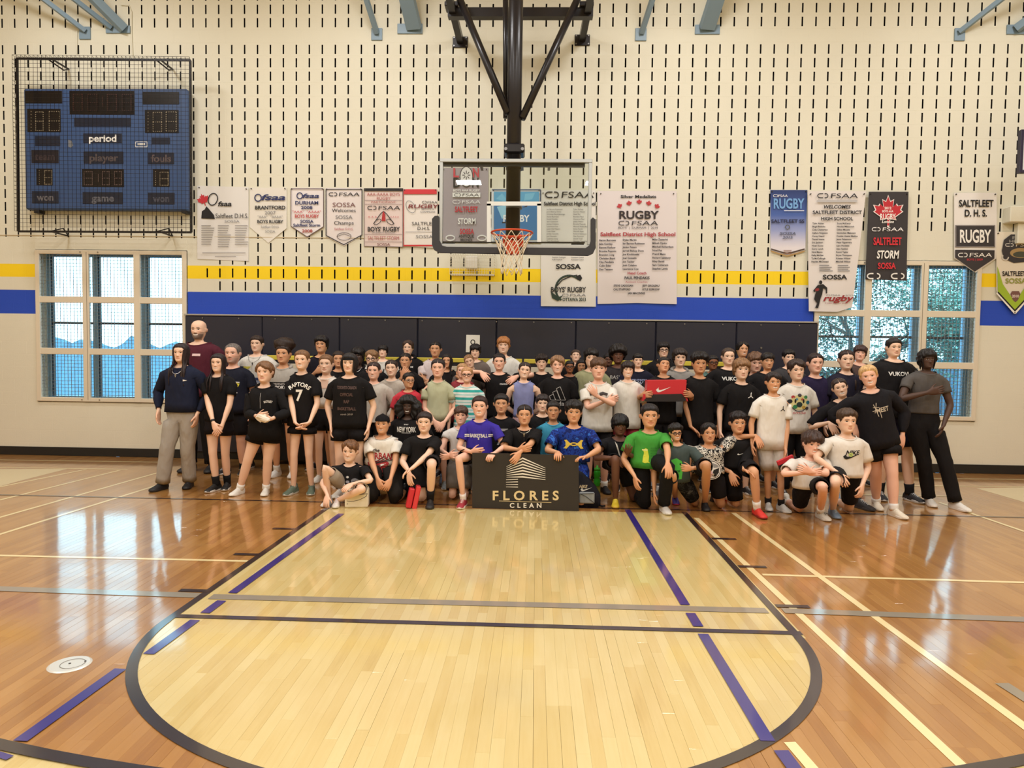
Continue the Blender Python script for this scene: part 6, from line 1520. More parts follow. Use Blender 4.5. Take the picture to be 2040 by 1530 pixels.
person('short-haired man in a white tee wearing a dark cord necklace', 512, 668, 700.6, -0.78, 'fair', ('short', DKBR), WT_(), BS_(.85), K0, ('d', 'd'), smile=.3, bw=1.12, prints=pr, chain=((50, 46, 44), 1.), ear=1.2)
def pr(d): d.text(ink, 'SALTFLEET', .075, .165, .022, .085, arc=.12); d.line((200, 198, 196), [(-.004, .075), (-.004, .24)], .003)
person('girl with light brown bob in a black zip hoodie holding crumpled white paper', 527.6, 719, 760.6, FY(505, 986), 'fair', ('side', LTBR), ((24, 23, 25), 1.85, .04), BS_(.42, .03), WSH, (('p', 512, 829, .22, {'hd': (.8, -.2, .15), 'bk': (-.1, -1, -.2), 'th': (.2, -.2, 1), 'curl': .5}), ('p', 541, 834, .22, {'hd': (-.8, -.2, .15), 'bk': (.1, -1, -.2), 'th': (-.2, -.2, 1), 'curl': .5})), feet=[(478, 984), (530, 984)], sock=((238, 236, 230), .16), smile=.35, hood=1, prints=pr, hem=-.12, lw=1.12, ht=(.06, .10), bw=1.05)
def pr(d): d.rect(BLK, -.16, .19, .16, .40); d.text(ink, 'DIVISION', 0, .215, .024, .19, bold=0); d.text(ink, 'SPORT', 0, .255, .036, .15); d.ring(ink, 0, .31, .035, .02, .008)
person('girl with a high puff of curly dark hair in a grey hoodie', 564.7, 672, 723, -1.33, 'tan', ('pulled', DKBR), ((172, 166, 158), 1.9, .035), BS_(.42), ((226, 222, 216), (236, 234, 230), (240, 240, 240)), ('d', 'd'), puff=1, smile=.5, hood=1, prints=pr, sock=((230, 226, 220), .2))
def pr(d):
    d.text(ink, 'RAPTORS', 0, .125, .042, .25, arc=.15); d.text(ink, '7', .0, .245, .115, .075)
person('smiling girl in a black jersey lettered in an arc over the number 7', 601.8, 697, 735, FY(602, 985), 'fair', ('pulled', LTBR), ((24, 22, 24), .74, .03), ((26, 24, 27), .40, .03), ((96, 112, 98), (214, 214, 206), (120, 134, 120)), (('p', 588, 842, .20, {'hd': (.85, -.1, -.35), 'bk': (-.2, -.6, -.8), 'th': (.1, -1, .2)}), ('p', 617, 841, .20, {'hd': (-.85, -.1, -.35), 'bk': (.2, -.6, -.8), 'th': (-.1, -1, .2)})), feet=[(585, 983), (621, 982)], smile=1., teeth=.7, prints=pr, hem=-.02, bw=.84, lw=1.05, sock=((120, 130, 118), .06))
person('tall boy with shaggy black hair, one hand raised to his chest', 640.6, 667.6, 702, -0.74, 'tan', ('mop', BLACKH), ((30, 27, 38), .64, .024), BS_(), K0, (('p', 628, 742, .18, {'hd': (.8, 0, .3), 'bk': (0, -1, 0), 'th': (0, 0, 1)}), 'd'), smile=.2, teeth=.3, fr=.2, ht=(.10, .06))
def pr(d):
    d.poly((226, 188, 164), [(-.062, .0), (.062, .0), (.035, .14), (-.035, .14)])
person('girl in an open white top, just right of the number 7 jersey', 650, 706, 743, -1.61, 'fair', ('pulled', LTBR), ((226, 218, 210), .5, .012), ((26, 24, 27), .42, .02), WSH, ('d', 'd'), hem=.33, smile=.4, iris=(60, 70, 80), prints=pr, lw=.95)
person('dark-haired girl half hidden behind the girl in the dark-print black tee', 675, 699, 731, -0.97, 'tan', ('pulled', DKBR), BT(), BS_(), K0, ('d', 'd'), smile=.4, yaw=.2)
def pr(d):
    c = (92, 70, 66)
    for i, (t, w) in enumerate((('TORONTO CANADA', .21), ('OFFICIAL', .14), ('RAP', .06), ('BASKETBALL', .20))): d.text(c, t, 0, .12+i*.075, .032, w, bold=1)
    d.text((170, 160, 150), 'north 2019', 0, .405, .018, .13, bold=0, shear=.2)
person('person with bobbed black hair and wide headband, black tee with dark lettering', 696.5, 703, 742, FY(696, 990), 'fair', ('bob', (30, 25, 26)), ((23, 21, 22), .70, .03), BS_(.52, .035), WSH, (('p', 660, 846, .04, {'hd': (.0, -.1, -1), 'bk': (-1, 0, 0), 'th': (0, -1, 0)}), ('p', 734, 850, .04, {'hd': (0, -.1, -1), 'bk': (1, 0, 0), 'th': (0, -1, 0)})), smile=.9, prints=pr, cap='band', capz=(.16, .34), bw=1.12, lw=1.12)
person('dark-skinned boy in a black hooded top with a white neck cord', 713, 691, 725, -0.57, 'vdark', ('mop', BLACKH), BT(1.9, .035), BS_(), K0, ('d', 'd'), hood=1, chain=((220, 216, 210), .7), smile=.2)
person('boy with dark-rimmed glasses and side-swept fair hair, behind the light grey sweatshirt', 741, 697, 730, -1.10, 'fair', ('side', (138, 104, 72)), BT(), BS_(), K0, ('d', 'd'), glasses=(30, 26, 28), smile=.2)
def pr(d): d.text(BLK, 'MN', -.03, .16, .07, .14, shear=.2); d.rect(BLK, -.2, .215, .2, .225)
person('boy with black fringe in a white and black raglan tee, at the back left', 763, 687, 712, -0.66, 'fair', ('mop', BLACKH), WT_(), BS_(), K0, ('d', 'd'), prints=pr, ht=(.09, .05), head=(0, -.12, 0))
person('boy with parted dark hair in a plain light grey sweatshirt and black trousers', 744.7, 720.6, 755, -1.70, 'rosy', ('part', (52, 34, 32)), ((196, 188, 178), 1.85, .032), BP, K0, ('d', ('p', 770, 838, .08, {'hd': (-.1, -.1, -1), 'bk': (1, -.2, 0), 'th': (0, -1, 0)})), hem=.10, smile=.3, teeth=.3, ear=1.6)
person('girl in a close-fitting grey top, right of the light grey sweatshirt', 780, 716.5, 749, -1.43, 'fair', ('part', DKBR), ((190, 180, 168), .3, .008), BS_(.5), K0, ('d', ('p', 800, 805, .12)), hem=.28, smile=.6, head=(0, 0, -.05))
def pr(d): d.poly(ink, [(.06, .12), (.075, .13), (.09, .12), (.09, .145), (.075, .135), (.06, .145)])
person('boy with brown hair in a black hoodie with a tiny white mark', 813, 677.6, 706, -0.57, 'fair', ('curtain', (70, 52, 44)), BT(1.9, .04), BS_(), K0, ('d', 'd'), prints=pr, hood=1, ht=(.09, .04))
person('girl with parted dark hair hiding her mouth behind one hand', 808, 703, 733, -1.10, 'tan', ('part', BLACKH), BT(), BS_(), K0, (('p', 800, 752, .22, {'hd': (.35, 0, 1), 'bk': (0, -1, 0), 'th': (-1, 0, .2), 'curl': .5}), 'd'))
person('girl in a coral red tee and thin glasses, head turned to the right', 814, 742, 772, -1.79, 'tan', ('pulled', BLACKH), ((208, 62, 76), .70, .024), BS_(), K0, ('d', 'd'), glasses=(160, 140, 130), head=(.55, 0, 0), smile=.1, bw=.95)
person('girl with centre-parted dark hair in a white tee, arms folded, at the back', 867.6, 680, 710, -0.74, 'tan', ('part', BLACKH), ((220, 206, 206), .6, .02), BS_(), K0, ('x', 'x'), smile=.3, ear=1.3)
person('girl with long loose black hair in a black top, behind the sage tee girl', 890.6, 704.7, 732, -1.06, 'tan', ('long', BLACKH), BT(.5), BS_(), K0, ('d', ('p', 908, 748, .16, {'hd': (.9, 0, .2)})), hl=-1.2, hfront=1, fw=.92)
person('girl in a knotted sage green tee, hands held low in front', 873, 714, 750.6, -1.84, 'rosy', ('part', (42, 32, 32)), ((188, 190, 160), .62, .024), BS_(.5), GSH, (('p', 865, 838, .15, {'hd': (.5, -.1, -.8), 'bk': (0, -1, .1), 'th': (.7, 0, .3)}), ('p', 886, 840, .15, {'hd': (-.6, -.1, -.8), 'bk': (0, -1, .1), 'th': (-.7, 0, .3)})), smile=.4, hem=.12, bw=.84)
person('fair-haired girl leaning her head sideways, above the striped tee', 935, 706, 732, -1.15, 'fair', ('pulled', (150, 112, 80)), ((110, 100, 96), .6, .02), BS_(), K0, ('d', 'd'), head=(0, .1, -.3), smile=.3)
person('boy with thick black hair in a grey-brown tee, below the white number card', 947, 685, 713, -0.72, 'fair', ('mop', BLACKH), ((112, 100, 94), .62, .022), BS_(), K0, ('d', 'd'), ht=(.12, .05), ear=1.3, smile=.1)
person('blonde girl in a dark red tee with folded arms, behind the striped tee', 921, 723.5, 752, -1.47, 'rosy', ('pulled', (176, 136, 96)), ((150, 58, 66), .6, .022), BS_(), K0, ('x', 'x'), smile=.2)
person('girl with round glasses in a white and teal striped tee', 930.6, 730.6, 761, -1.84, 'rosy', ('pulled', (182, 138, 98)), ((226, 232, 230), .62, .024, 'stripes'), ((170, 168, 170), .6, .02), ((90, 98, 110), (200, 200, 200), (120, 120, 120)), ('d', 'd'), glasses=(70, 50, 44), smile=1., teeth=.5, bw=.95)
def pr(d): d.text(ink, 'CONVERSE', .06, .135, .016, .09)
person('dark-haired person in a black tee draping both hands over their neighbours', 994.7, 703.5, 736.5, -1.33, 'rosy', ('pulled', (34, 26, 28)), ((24, 22, 23), .7, .024), BS_(), K0, (('p', 958, 741, .22, {'hd': (.35, -.3, -.8), 'bk': (-.2, -1, .3), 'pole': (-1, .2, .15), 'th': (.8, 0, .3)}), ('p', 1030, 750, .22, {'hd': (-.6, -.3, -.6), 'bk': (.2, -1, .3), 'pole': (1, .2, .15), 'th': (-.8, 0, .3)})), smile=.9, prints=pr, bw=1.05, band=(1, 1.9, (30, 28, 30)))
person('tall red-blond boy in a plain white tee, against the pads near the centre', 1003, 670, 703.5, -0.69, 'fair', ('mop', (170, 112, 64)), WT_(), BS_(), K0, ('d', 'd'), fr=.16, smile=0, ht=(.09, .04), ear=1.3)
person('girl in a lilac tank top and pink shorts, arms behind her back', 1045, 721, 753, -1.75, 'fair', ('part', DKBR), ((136, 142, 190), 0, .006), ((206, 168, 172), .5, .03), WSH, ('b', 'b'), hem=.2, smile=.9, teeth=.5, bw=.9, head=(.1, 0, .1))
person('boy with curly dark fringe in a black tee, right of the lilac tank top', 1079, 705, 736.5, -1.10, 'fair', ('curly', (44, 34, 32)), BT(), BS_(), K0, ('d', 'd'), smile=0, eye=.02)
def pr(d):
    c = (196, 192, 188)
    for i, (x, h) in enumerate(((-.075, .045), (-.02, .09), (.04, .135))):
        b = .275; q = [(x, b), (x-.052*(h/.135)-.0, b-h), (x-.052*(h/.135)+.045, b-h-.022), (x+.058, b), (x, b)]; d.line(c, q, .0045)
    d.text(c, 'adidas', .015, .315, .05, .20, bold=0)
person('boy with tousled light brown hair in a black tee with a three-bar outline logo', 1110.6, 708, 743.5, -1.61, 'rosy', ('side', (138, 104, 76)), ((24, 22, 23), .8, .032), BS_(), K0, ('d', 'd'), smile=.8, teeth=.5, prints=pr, ht=(.12, .09))
person('boy with glasses and dark skin, peeking out beside the three-bar logo tee', 1135, 718, 742, -1.20, 'brown', ('short', BLACKH), BT(), BS_(), K0, ('d', 'd'), glasses=(30, 28, 30), smile=.2)
person('short-haired boy with chin up behind the peeking boy with glasses', 1147, 696.5, 720.6, -0.74, 'fair', ('short', (70, 52, 40)), BT(), BS_(), K0, ('d', 'd'), head=(0, -.2, 0), ear=1.3)
person('dark-haired girl whose eyes show above a sage tee shoulder', 1158, 716, 742, -0.94, 'olive', ('bob', BLACKH), BT(), BS_(), K0, ('d', 'd'))
person('boy with long black fringe in a sage green tee, behind the folded arms boy', 1177.6, 693.5, 730, -1.21, 'fair', ('mop', BLACKH), ((158, 158, 122), .66, .026), BS_(), K0, ('d', 'd'), fr=.17, smile=0, bw=1.08)
def pr(d):
    for x, s in ((-.055, 1), (.055, -1)): d.poly((60, 54, 54), [(x-.05, .12), (x-.01, .105), (x+.05, .125), (x+.04, .15), (x, .14), (x-.04, .155)])
    d.text((120, 112, 110), 'savage', 0, .175, .03, .12, shear=.3, bold=0)
person('brown-haired boy in a white tee with folded arms, standing centre right', 1192, 712, 753.5, -1.89, 'rosy', ('crop', (86, 60, 42)), WT_(.7, .03), BS_(.8), KSH, (('p', 1208, 798, .20, {'hd': (.9, .3, .1), 'bk': (0, -1, 0), 'th': (0, 0, 1), 'pole': (-1, .1, -.8)}), ('p', 1189, 789, .28, {'hd': (-.5, -.05, .85), 'bk': (0, -1, 0), 'th': (.6, 0, .5), 'pole': (1, .1, -.8), 'curl': .45})), smile=-.2, prints=pr, hem=-.02, bw=1.05, sock=((236, 234, 228), .2))
person('dark-skinned boy with short hair, behind the sage tee at the back', 1212, 704, 729, -0.75, 'dark', ('short', BLACKH), BT(), BS_(), K0, ('d', 'd'), smile=0)
def pr(d): d.text((190, 186, 182), 'BASKET', 0, .14, .045, .22, bold=0, shear=.1)
person('boy with a huge dark afro in a charcoal tee lettered basket', 1231, 685, 723, -1.12, 'dark', ('afro', BLACKH), ((50, 46, 50), .62, .024), BS_(), K0, ('d', 'd'), smile=0, prints=pr, ht=(.26, .24), fr=.16)
person('grinning dark-haired boy in a plain white tee, left of the red shoe box', 1250.6, 719, 752, -1.75, 'fair', ('mop', (40, 28, 26)), WT_(.72, .026), ((150, 50, 60), .8, .02), K0, ('d', 'd'), fr=.17, smile=1., teeth=.7, hem=-.03, bw=.95, ht=(.12, .09))
def pr(d): d.text((170, 180, 220), 'RAISE ATHLETICS', 0, .125, .018, .20); d.text((200, 206, 232), 'TORONTO', 0, .17, .05, .24); d.rect((120, 140, 210), -.12, .20, .12, .206)
person('boy with a tight black headband in a navy tee with pale lettering', 1270.6, 704, 731, -1.29, 'fair', ('short', BLACKH), ((30, 30, 48), .62, .024), BS_(), K0, ('d', 'd'), smile=0, prints=pr, cap='band', capz=(.20, .36), ear=1.2)
person('tall boy with dark glasses and thick black hair, behind the red shoe box', 1321.8, 681, 711, -0.69, 'fair', ('mop', BLACKH), BT(1.9, .03), BS_(), K0, ('d', 'd'), glasses=(40, 34, 36), fr=.2, ear=1.3)
BOXB = (1323, 790)
person('boy in a black tee with head tilted back, holding up the red shoe box', 1322, 711, 743, -1.61, 'olive', ('short', BLACKH), BT(.66), BS_(), K0, (('p', 1277, 788, .30, {'hd': (.75, -.5, .1), 'bk': (-.2, -1, 0), 'th': (0, 0, 1), 'curl': .35, 'pole': (-.7, .2, -1)}), ('p', 1379, 788, .30, {'hd': (-.75, -.5, .1), 'bk': (.2, -1, 0), 'th': (0, 0, 1), 'curl': .35, 'pole': (.7, .2, -1)})), head=(.15, -.28, .12), ear=1.4, smile=.2, eye=.02)
person('boy with thick dark hair in a light grey hoodie near the red shoe box', 1354, 693.5, 729.4, -1.10, 'fair', ('mop', (48, 38, 36)), ((150, 146, 142), 1.9, .035), BS_(), K0, ('d', 'd'), hood=1, fr=.2, smile=.1, ear=1.3)
person('boy with arched brows and high dark hair in a long plain black tee', 1393.5, 700.6, 743, -1.70, 'olive', ('crop', BLACKH), ((25, 23, 24), .76, .03), BS_(), K0, (('p', 1376, 850, .12, {'hd': (.9, -.1, -.4), 'bk': (0, -.8, .6), 'th': (.2, -1, 0)}), ('p', 1432, 846, .05)), fr=.24, hem=-.06, smile=0, ht=(.17, .03))
person('boy in dark glasses and a teal tee, half hidden at the back right', 1420, 707.6, 736, -0.94, 'brown', ('short', BLACKH), ((96, 128, 122), .6, .02), BS_(), K0, ('d', 'd'), glasses=(24, 22, 24), smile=0)
def pr(d): d.text(ink, 'VUKOVI', .02, .13, .042, .24); d.poly(ink, [(-.07, .29), (-.04, .29), (-.055, .325)])
person('round-faced young man in a black lettered tee, against the dark pads', 1450.6, 693, 726.5, -1.24, 'fair', ('recede', (70, 54, 44)), BT(.7, .03), BS_(), K0, ('d', 'd'), smile=0, prints=pr, bw=1.15, jaw=1.05, ht=(.05, .03))
person('tall dark-haired boy with an open mouth at the back right', 1479, 680, 711, -0.69, 'tan', ('curtain', BLACKH), BT(), BS_(), K0, ('d', 'd'), smile=.3, teeth=.3, head=(.1, -.1, .05))
def jump(d, c, x, y, s):
    d.ell(c, x+.006*s, y-.042*s, .009*s, .010*s, 10); d.poly(c, [(x-.004*s, y-.03*s), (x+.010*s, y-.03*s), (x+.012*s, y), (x+.05*s, y+.028*s), (x+.042*s, y+.036*s), (x+.004*s, y+.012*s), (x-.042*s, y+.034*s), (x-.05*s, y+.026*s), (x-.006*s, y)]); d.line(c, [(x+.002*s, y-.028*s), (x+.012*s, y-.062*s)], .007*s)
def pr(d): jump(d, ink, .085, .15, .7)
person('boy with light brown mop of hair, black tee with a small leaping emblem', 1477, 713, 754.7, -1.79, 'fair', ('mop', (136, 100, 68)), ((24, 22, 23), .72, .03), BS_(), K0, ('d', 'd'), fr=.16, smile=-.1, prints=pr, ht=(.11, .08))
person('red-haired boy with a long face, behind the light brown mop of hair', 1504.7, 701, 740, -0.92, 'rosy', ('curly', (110, 80, 60)), BT(), BS_(), K0, ('d', 'd'), ht=(.10, .04), head=(0, .15, 0))
person('stocky dark-haired youth with a faint moustache in plain black', 1529, 702, 735, -1.38, 'tan', ('crop', BLACKH), BT(.7, .03), BS_(), K0, ('d', 'd'), smile=0, bw=1.15, beard=.15, ht=(.07, .025))
person('boy with short black hair in a dark grey tee near the window edge', 1571, 696, 726.5, -1.01, 'fair', ('crop', BLACKH), ((66, 64, 66), .62, .024), BS_(), K0, ('d', 'd'), smile=0, fr=.24)
def pr(d): jump(d, BLK, .075, .145, .55)
person('boy in white tee and white shorts holding a red and black lid', 1540.6, 740.6, 779, FY(1543, 1016), 'tan', ('side', (36, 26, 26)), ((232, 228, 222), .74, .03), ((206, 200, 194), .92, .04), ((206, 204, 200), (228, 226, 222), (230, 230, 230)), ('d', ('p', 1565, 893, .10, {'hd': (-.1, -.2, -1), 'bk': (1, -.2, 0), 'th': (0, -1, 0), 'curl': .5})), feet=[(1530, 1013), (1556, 1017)], sock=((34, 32, 34), .18), smile=1., teeth=.7, prints=pr, hem=-.10, bw=.95, lw=.9, ear=1.3)
def pr(d):
    d.ell((226, 214, 150), 0, .21, .10, .085, 24)
    for x, y, c, r in ((-.07, .15, (190, 60, 60), .02), (0, .13, (60, 50, 60), .022), (.07, .15, (60, 140, 90), .022), (-.1, .20, (40, 40, 46), .026), (.1, .21, (40, 110, 130), .024), (-.045, .26, (50, 130, 80), .026), (.05, .265, (190, 150, 60), .022), (.09, .275, (60, 50, 60), .02), (0, .235, (40, 56, 50), .034), (-.03, .175, (90, 150, 170), .014), (.03, .175, (200, 90, 70), .014)): d.ell(c, x, y, r, r*.9, 10)
    for x in (-.045, .045): d.ell(BLK, x, .195, .010, .024, 10)
    d.ring(BLK, 0, .235, .085, .075, .008, 16, .15*PI, .85*PI); d.text((196, 90, 90), 'smile', 0, .325, .03, .15, shear=.2, bold=0)
person('boy with dark tousled fringe in a white tee with a colourful doodled face', 1586.5, 715, 756.5, -1.84, 'fair', ('side', (56, 42, 38)), ((226, 220, 210), .78, .032), BP, K0, ('d', 'd'), smile=-.1, prints=pr, bw=1.0, hem=-.02, ht=(.11, .06), head=(0, 0, -.06))
person('smiling girl with centre parting in a dark purple-navy tee, against the right window edge', 1624, 703, 742, -1.43, 'rosy', ('part', (44, 32, 32)), ((40, 32, 62), .7, .028), BS_(), K0, ('d', 'd'), smile=.9, ear=1.2)
person('girl with a long dark ponytail over her shoulder in a navy tee', 1686, 696.5, 735, -1.47, 'fair', ('part', (50, 36, 34)), ((38, 36, 52), .7, .024), BS_(), K0, ('d', 'd'), pony=1., smile=.1, head=(-.15, 0, 0), ear=1.2)
person('boy with heavy brown fringe, behind the girl with the long ponytail', 1713, 687, 719, -1.03, 'rosy', ('mop', (66, 46, 44)), ((90, 70, 66), .62, .022), BS_(), K0, ('d', 'd'), head=(-.3, -.1, .1), ht=(.11, .07))
def pr(d): d.text(ink, 'VUKOVI', 0, .155, .042, .22)
person('tall smiling young man in a black lettered tee before the right window', 1780, 673, 710, FY(1781, 994), 'fair', ('fade', (34, 26, 26)), BT(.72, .03), ((28, 28, 48), .85, .03), ((44, 44, 48), (210, 210, 210), (220, 220, 220)), ('d', 'd'), feet=[(1752, 993), (1812, 997)], sock=((26, 25, 28), .26), smile=.6, prints=pr, bw=1.14, ear=1.2, jaw=1.05)
person('laughing girl in black tilting her head, crouched against the blonde girl', 1673, 753, 790, -2.25, 'fair', ('part', (52, 38, 34)), ((25, 23, 26), .9, .026), BS_(.6), K0, (('p', 1652, 842, .12, {'hd': (.1, -.2, -1)}), 'd'), head=(-.25, 0, -.28), smile=1., teeth=1., lean=(-.2, .12), H=1.55)
def pr(d):
    d.text((206, 196, 180), 'MEET', .03, .20, .045, .13); 
    for a in ((-.05, .13, -.02, .26), (-.02, .12, -.05, .22), (-.06, .16, .0, .17), (.0, .21, .005, .28), (-.07, .2, -.03, .19)): d.line((206, 196, 180), [(a[0], a[1]), (a[2], a[3])], .006)
person('blonde girl in a black sweatshirt and frayed black shorts leaning to the left', 1730.6, 726.5, 769, -2.66, 'rosy', ('pulled', (204, 166, 116)), ((28, 27, 32), 1.9, .032), ((25, 23, 25), .50, .035), ((226, 214, 194), (236, 230, 220), (240, 236, 228)), (('p', 1702, 846, -.06, {'hd': (-.1, 0, -1)}), ('p', 1798, 866, .0, {'hd': (-.2, 0, -1), 'pole': (1, .3, 0)})), feet=[(1745, 1012), (1780, 1028)], sock=((236, 232, 228), .17), head=(-.4, .05, -.22), smile=1., teeth=.8, lean=(-.26, .05), prints=pr, hem=-.02, bw=1.04, lw=1.14, bun=(.1, .16), H=1.62, ht=(.07, .06))
person('tall dark-skinned boy with short locs in a tight grey top and black trousers', 1846.5, 695, 733, FY(1872, 1008), 'vdark', ('locs', (22, 19, 20)), ((88, 84, 82), .55, .008), ((25, 23, 24), 1.95, .018), ((222, 216, 208), (232, 228, 222), (236, 234, 230)), (('p', 1848, 782, .20, {'hd': (.9, -.1, .2), 'bk': (0, -1, 0), 'th': (0, 0, 1), 'pole': (-1, .0, -.7), 'curl': .2}), ('p', 1880, 846, .14, {'hd': (-.5, -.2, -1), 'bk': (.4, -1, 0), 'th': (-.6, -1, 0), 'pole': (1, .3, 0)})), feet=[(1850, 1005), (1903, 1014)], bw=1.06, hem=.25, smile=-.1, lean=(.02, 0))
# ---- crouching middle row
def seated(h, q=.30): return h*q
def pr(d): d.text(ink, 'NEW YORK', 0, .13, .055, .21); d.rect(ink, -.05, .165, .05, .169); d.text(ink, 'SPORT', 0, .075, .012, .05, bold=0)
kneel = lambda x, y: ['k', 'k']
person('dark-skinned girl with big round black curls in a black tee with white city lettering', 813, 787, 825, -2.15, 'vdark', ('afro', (20, 17, 18)), BT(.72, .03), BP, K0, ('d', ('p', 838, 915, .1)), legs=kneel(813, 900), H=1.55, seat=.42, smile=1., teeth=.8, prints=pr, ht=(.30, .52), low=1, bw=.98)
person('brown-haired boy in a white sleeveless jersey crouching with linked hands', 918.6, 808, 844, -2.28, 'rosy', ('crop', (74, 52, 42)), ((222, 218, 216), .42, .014), ((120, 112, 106), .85, .03), GSH, (('p', 894, 906, .30, {'hd': (.5, -.5, .1), 'bk': (-.2, -.6, .8), 'th': (.4, -.4, .6), 'curl': .6}), ('p', 900, 909, .30, {'hd': (-.8, -.3, 0), 'bk': (.1, -.8, .6), 'th': (-.2, -.4, .9), 'curl': .6})), legs=['k', 'k'], H=1.45, seat=.40, smile=.3, teeth=.4, bw=.92)
def pr(d): d.text((190, 186, 184), 'Z', .02, .22, .17, .11); d.text(BLK, 'Z', .02, .22, .12, .06)
person('boy in a black tee with a large outlined letter, crouching behind the sign', 999, 784, 822.5, -2.05, 'tan', ('short', BLACKH), BT(.62), BP, K0, ('d', 'd'), legs=kneel(1000, 900), H=1.5, seat=.42, smile=.5, prints=pr, ear=1.3)
def pr(d): d.text((200, 200, 206), 'TRU', 0, .15, .03, .09)
person('boy with spiky dark hair in black, behind the girl leaning on the sign', 1081, 785, 820, -1.98, 'fair', ('crop', (40, 30, 30)), BT(.62), BP, K0, ('d', 'd'), legs=kneel(1082, 900), H=1.5, seat=.42, smile=.5, prints=pr, fr=.22, ear=1.2)
person('boy with dark hair in a turquoise vest over white, behind the sign', 1102, 799, 835, -2.2, 'olive', ('short', BLACKH), ((70, 160, 196), .12, .02), BP, K0, ('d', 'd'), legs=kneel(1103, 905), H=1.42, seat=.40, smile=-.1, ear=1.4, bw=.92, eye=.02)
person('dark-skinned boy crouching in a black vest with white trim and yellow shoes', 1235, 824, 864.5, FY(1240, 1001), 'dark', ('mop', (18, 15, 16)), ((26, 25, 29), .45, .03), ((28, 26, 28), .62, .03), ((214, 184, 46), (198, 160, 60), (236, 216, 90)), (('p', 1226, 912, .22, {'hd': (.5, -.4, -.8), 'curl': .5, 'pole': (-1, 0, -.4)}), ('p', 1250, 904, .34, {'hd': (.2, -.5, .5), 'bk': (.2, .6, -.6), 'th': (-1, 0, .3), 'curl': .3, 'pole': (.8, .2, -.8)})), legs=[(1226, 914, .32, 1226, 1004, 0), ('g', 1262, 1000)], H=1.5, seat=.36, smile=.2, prints=lambda d: (d.line((214, 208, 200), [(-.05, .02), (.02, .24), (.10, .14), (.09, .02)], .014),), fr=.08, ht=(.11, .11), lean=(0, .1), head=(.05, .15, 0))
def pr(d):
    G_ = (84, 200, 70); d.poly(G_, [(-.06, .16), (-.01, .14), (.045, .17), (.06, .24), (.045, .35), (-.03, .36), (-.05, .30), (-.03, .24), (-.06, .2)]); d.ell(BLK, .03, .20, .008, .012, 8); d.poly((40, 120, 50), [(-.04, .27), (.03, .26), (.03, .28), (-.04, .29)])
person('boy with big round glasses in a grey-green tee giving a thumbs up', 1346, 843, 877, -2.74, 'tan', ('crop', BLACKH), ((72, 84, 82), .66, .026), ((44, 44, 46), .80, .025, 'dkcamo'), ((70, 60, 150), (200, 60, 90), (120, 110, 190)), ('d', ('p', 1378, 933, .22, {'hd': (-.9, -.3, .1), 'bk': (.3, -1, 0), 'th': (-.1, 0, 1), 'curl': .9, 'pole': (1, 0, -.6)})), legs=[(1340, 948, .30, 1345, 998, 0), ('g', 1385, 1010)], H=1.42, seat=.30, glasses=(26, 24, 28), smile=.9, teeth=.8, prints=pr, fr=.24, ht=(.16, .03), head=(.1, 0, -.08))
# ---- front row
def pr(d):
    for x, y, r, c in ((-.06, .2, .035, (220, 220, 220)), (.0, .17, .02, (150, 150, 160)), (-.085, .24, .022, (210, 210, 214)), (.07, .16, .035, (130, 130, 136)), (.075, .22, .02, (226, 224, 220)), (-.02, .30, .025, (226, 224, 220)), (.0, .12, .015, (210, 210, 210))): d.ell(c, x, y, r, r*.8, 9)
    d.poly((198, 54, 58), [(-.05, .22), (.03, .18), (.06, .20), (.05, .25), (-.03, .27)]); d.poly(ink, [(-.04, .27), (.02, .25), (.05, .26), (.0, .29)]); d.ell((226, 224, 220), .17, .18, .016, .014, 9)
person('small boy in a black graphic tee sitting on the floor beside a white box', 697.6, 876, 917.5, -2.72, 'fair', ('side', (112, 76, 48)), ((28, 26, 28), .66, .026), ((150, 134, 116), .74, .022), ((226, 220, 214), (236, 234, 230), (206, 180, 180)), (('p', 652, 986, .26, {'hd': (-.25, -.3, -1), 'bk': (-.5, -.9, .3), 'th': (1, -.2, 0), 'pole': (-.6, .2, 0)}), ('p', 702, 964, .26, {'hd': (-.4, -.8, -.5), 'bk': (.3, -.5, .9), 'th': (-.9, 0, .1), 'pole': (1, .1, -.2)})), legs=[(648, 932, .22, 655, 1002, 0), (722, 975, .34, 672, 1004, 0)], H=1.34, seat=.15, smile=.9, teeth=.6, prints=pr, ear=1.3, head=(-.05, .05, .05), bw=.95)
def pr(d):
    r = (176, 44, 52); k = (52, 34, 34)
    d.text(r, 'URBAN', .01, .195, .065, .24, arc=.5); d.text(k, 'the', -.04, .135, .035, .07, shear=.2)
    d.poly(r, [(-.14, .27), (-.06, .25), (.06, .24), (.10, .27), (.08, .31), (.12, .34), (.06, .38), (-.05, .37), (-.13, .385), (-.10, .34)]); d.poly(WHT, [(-.10, .335), (.02, .28), (.07, .275), (-.03, .33), (-.06, .36)])
    for q in range(4): d.line(k, [(-.15+q*.02, .33-q*.015), (.05+q*.03, .20+q*.012)], .008); d.line(k, [(.08+q*.018, .35), (.16, .24+q*.03)], .006)
    d.line(r, [(-.12, .40), (.08, .405)], .014)
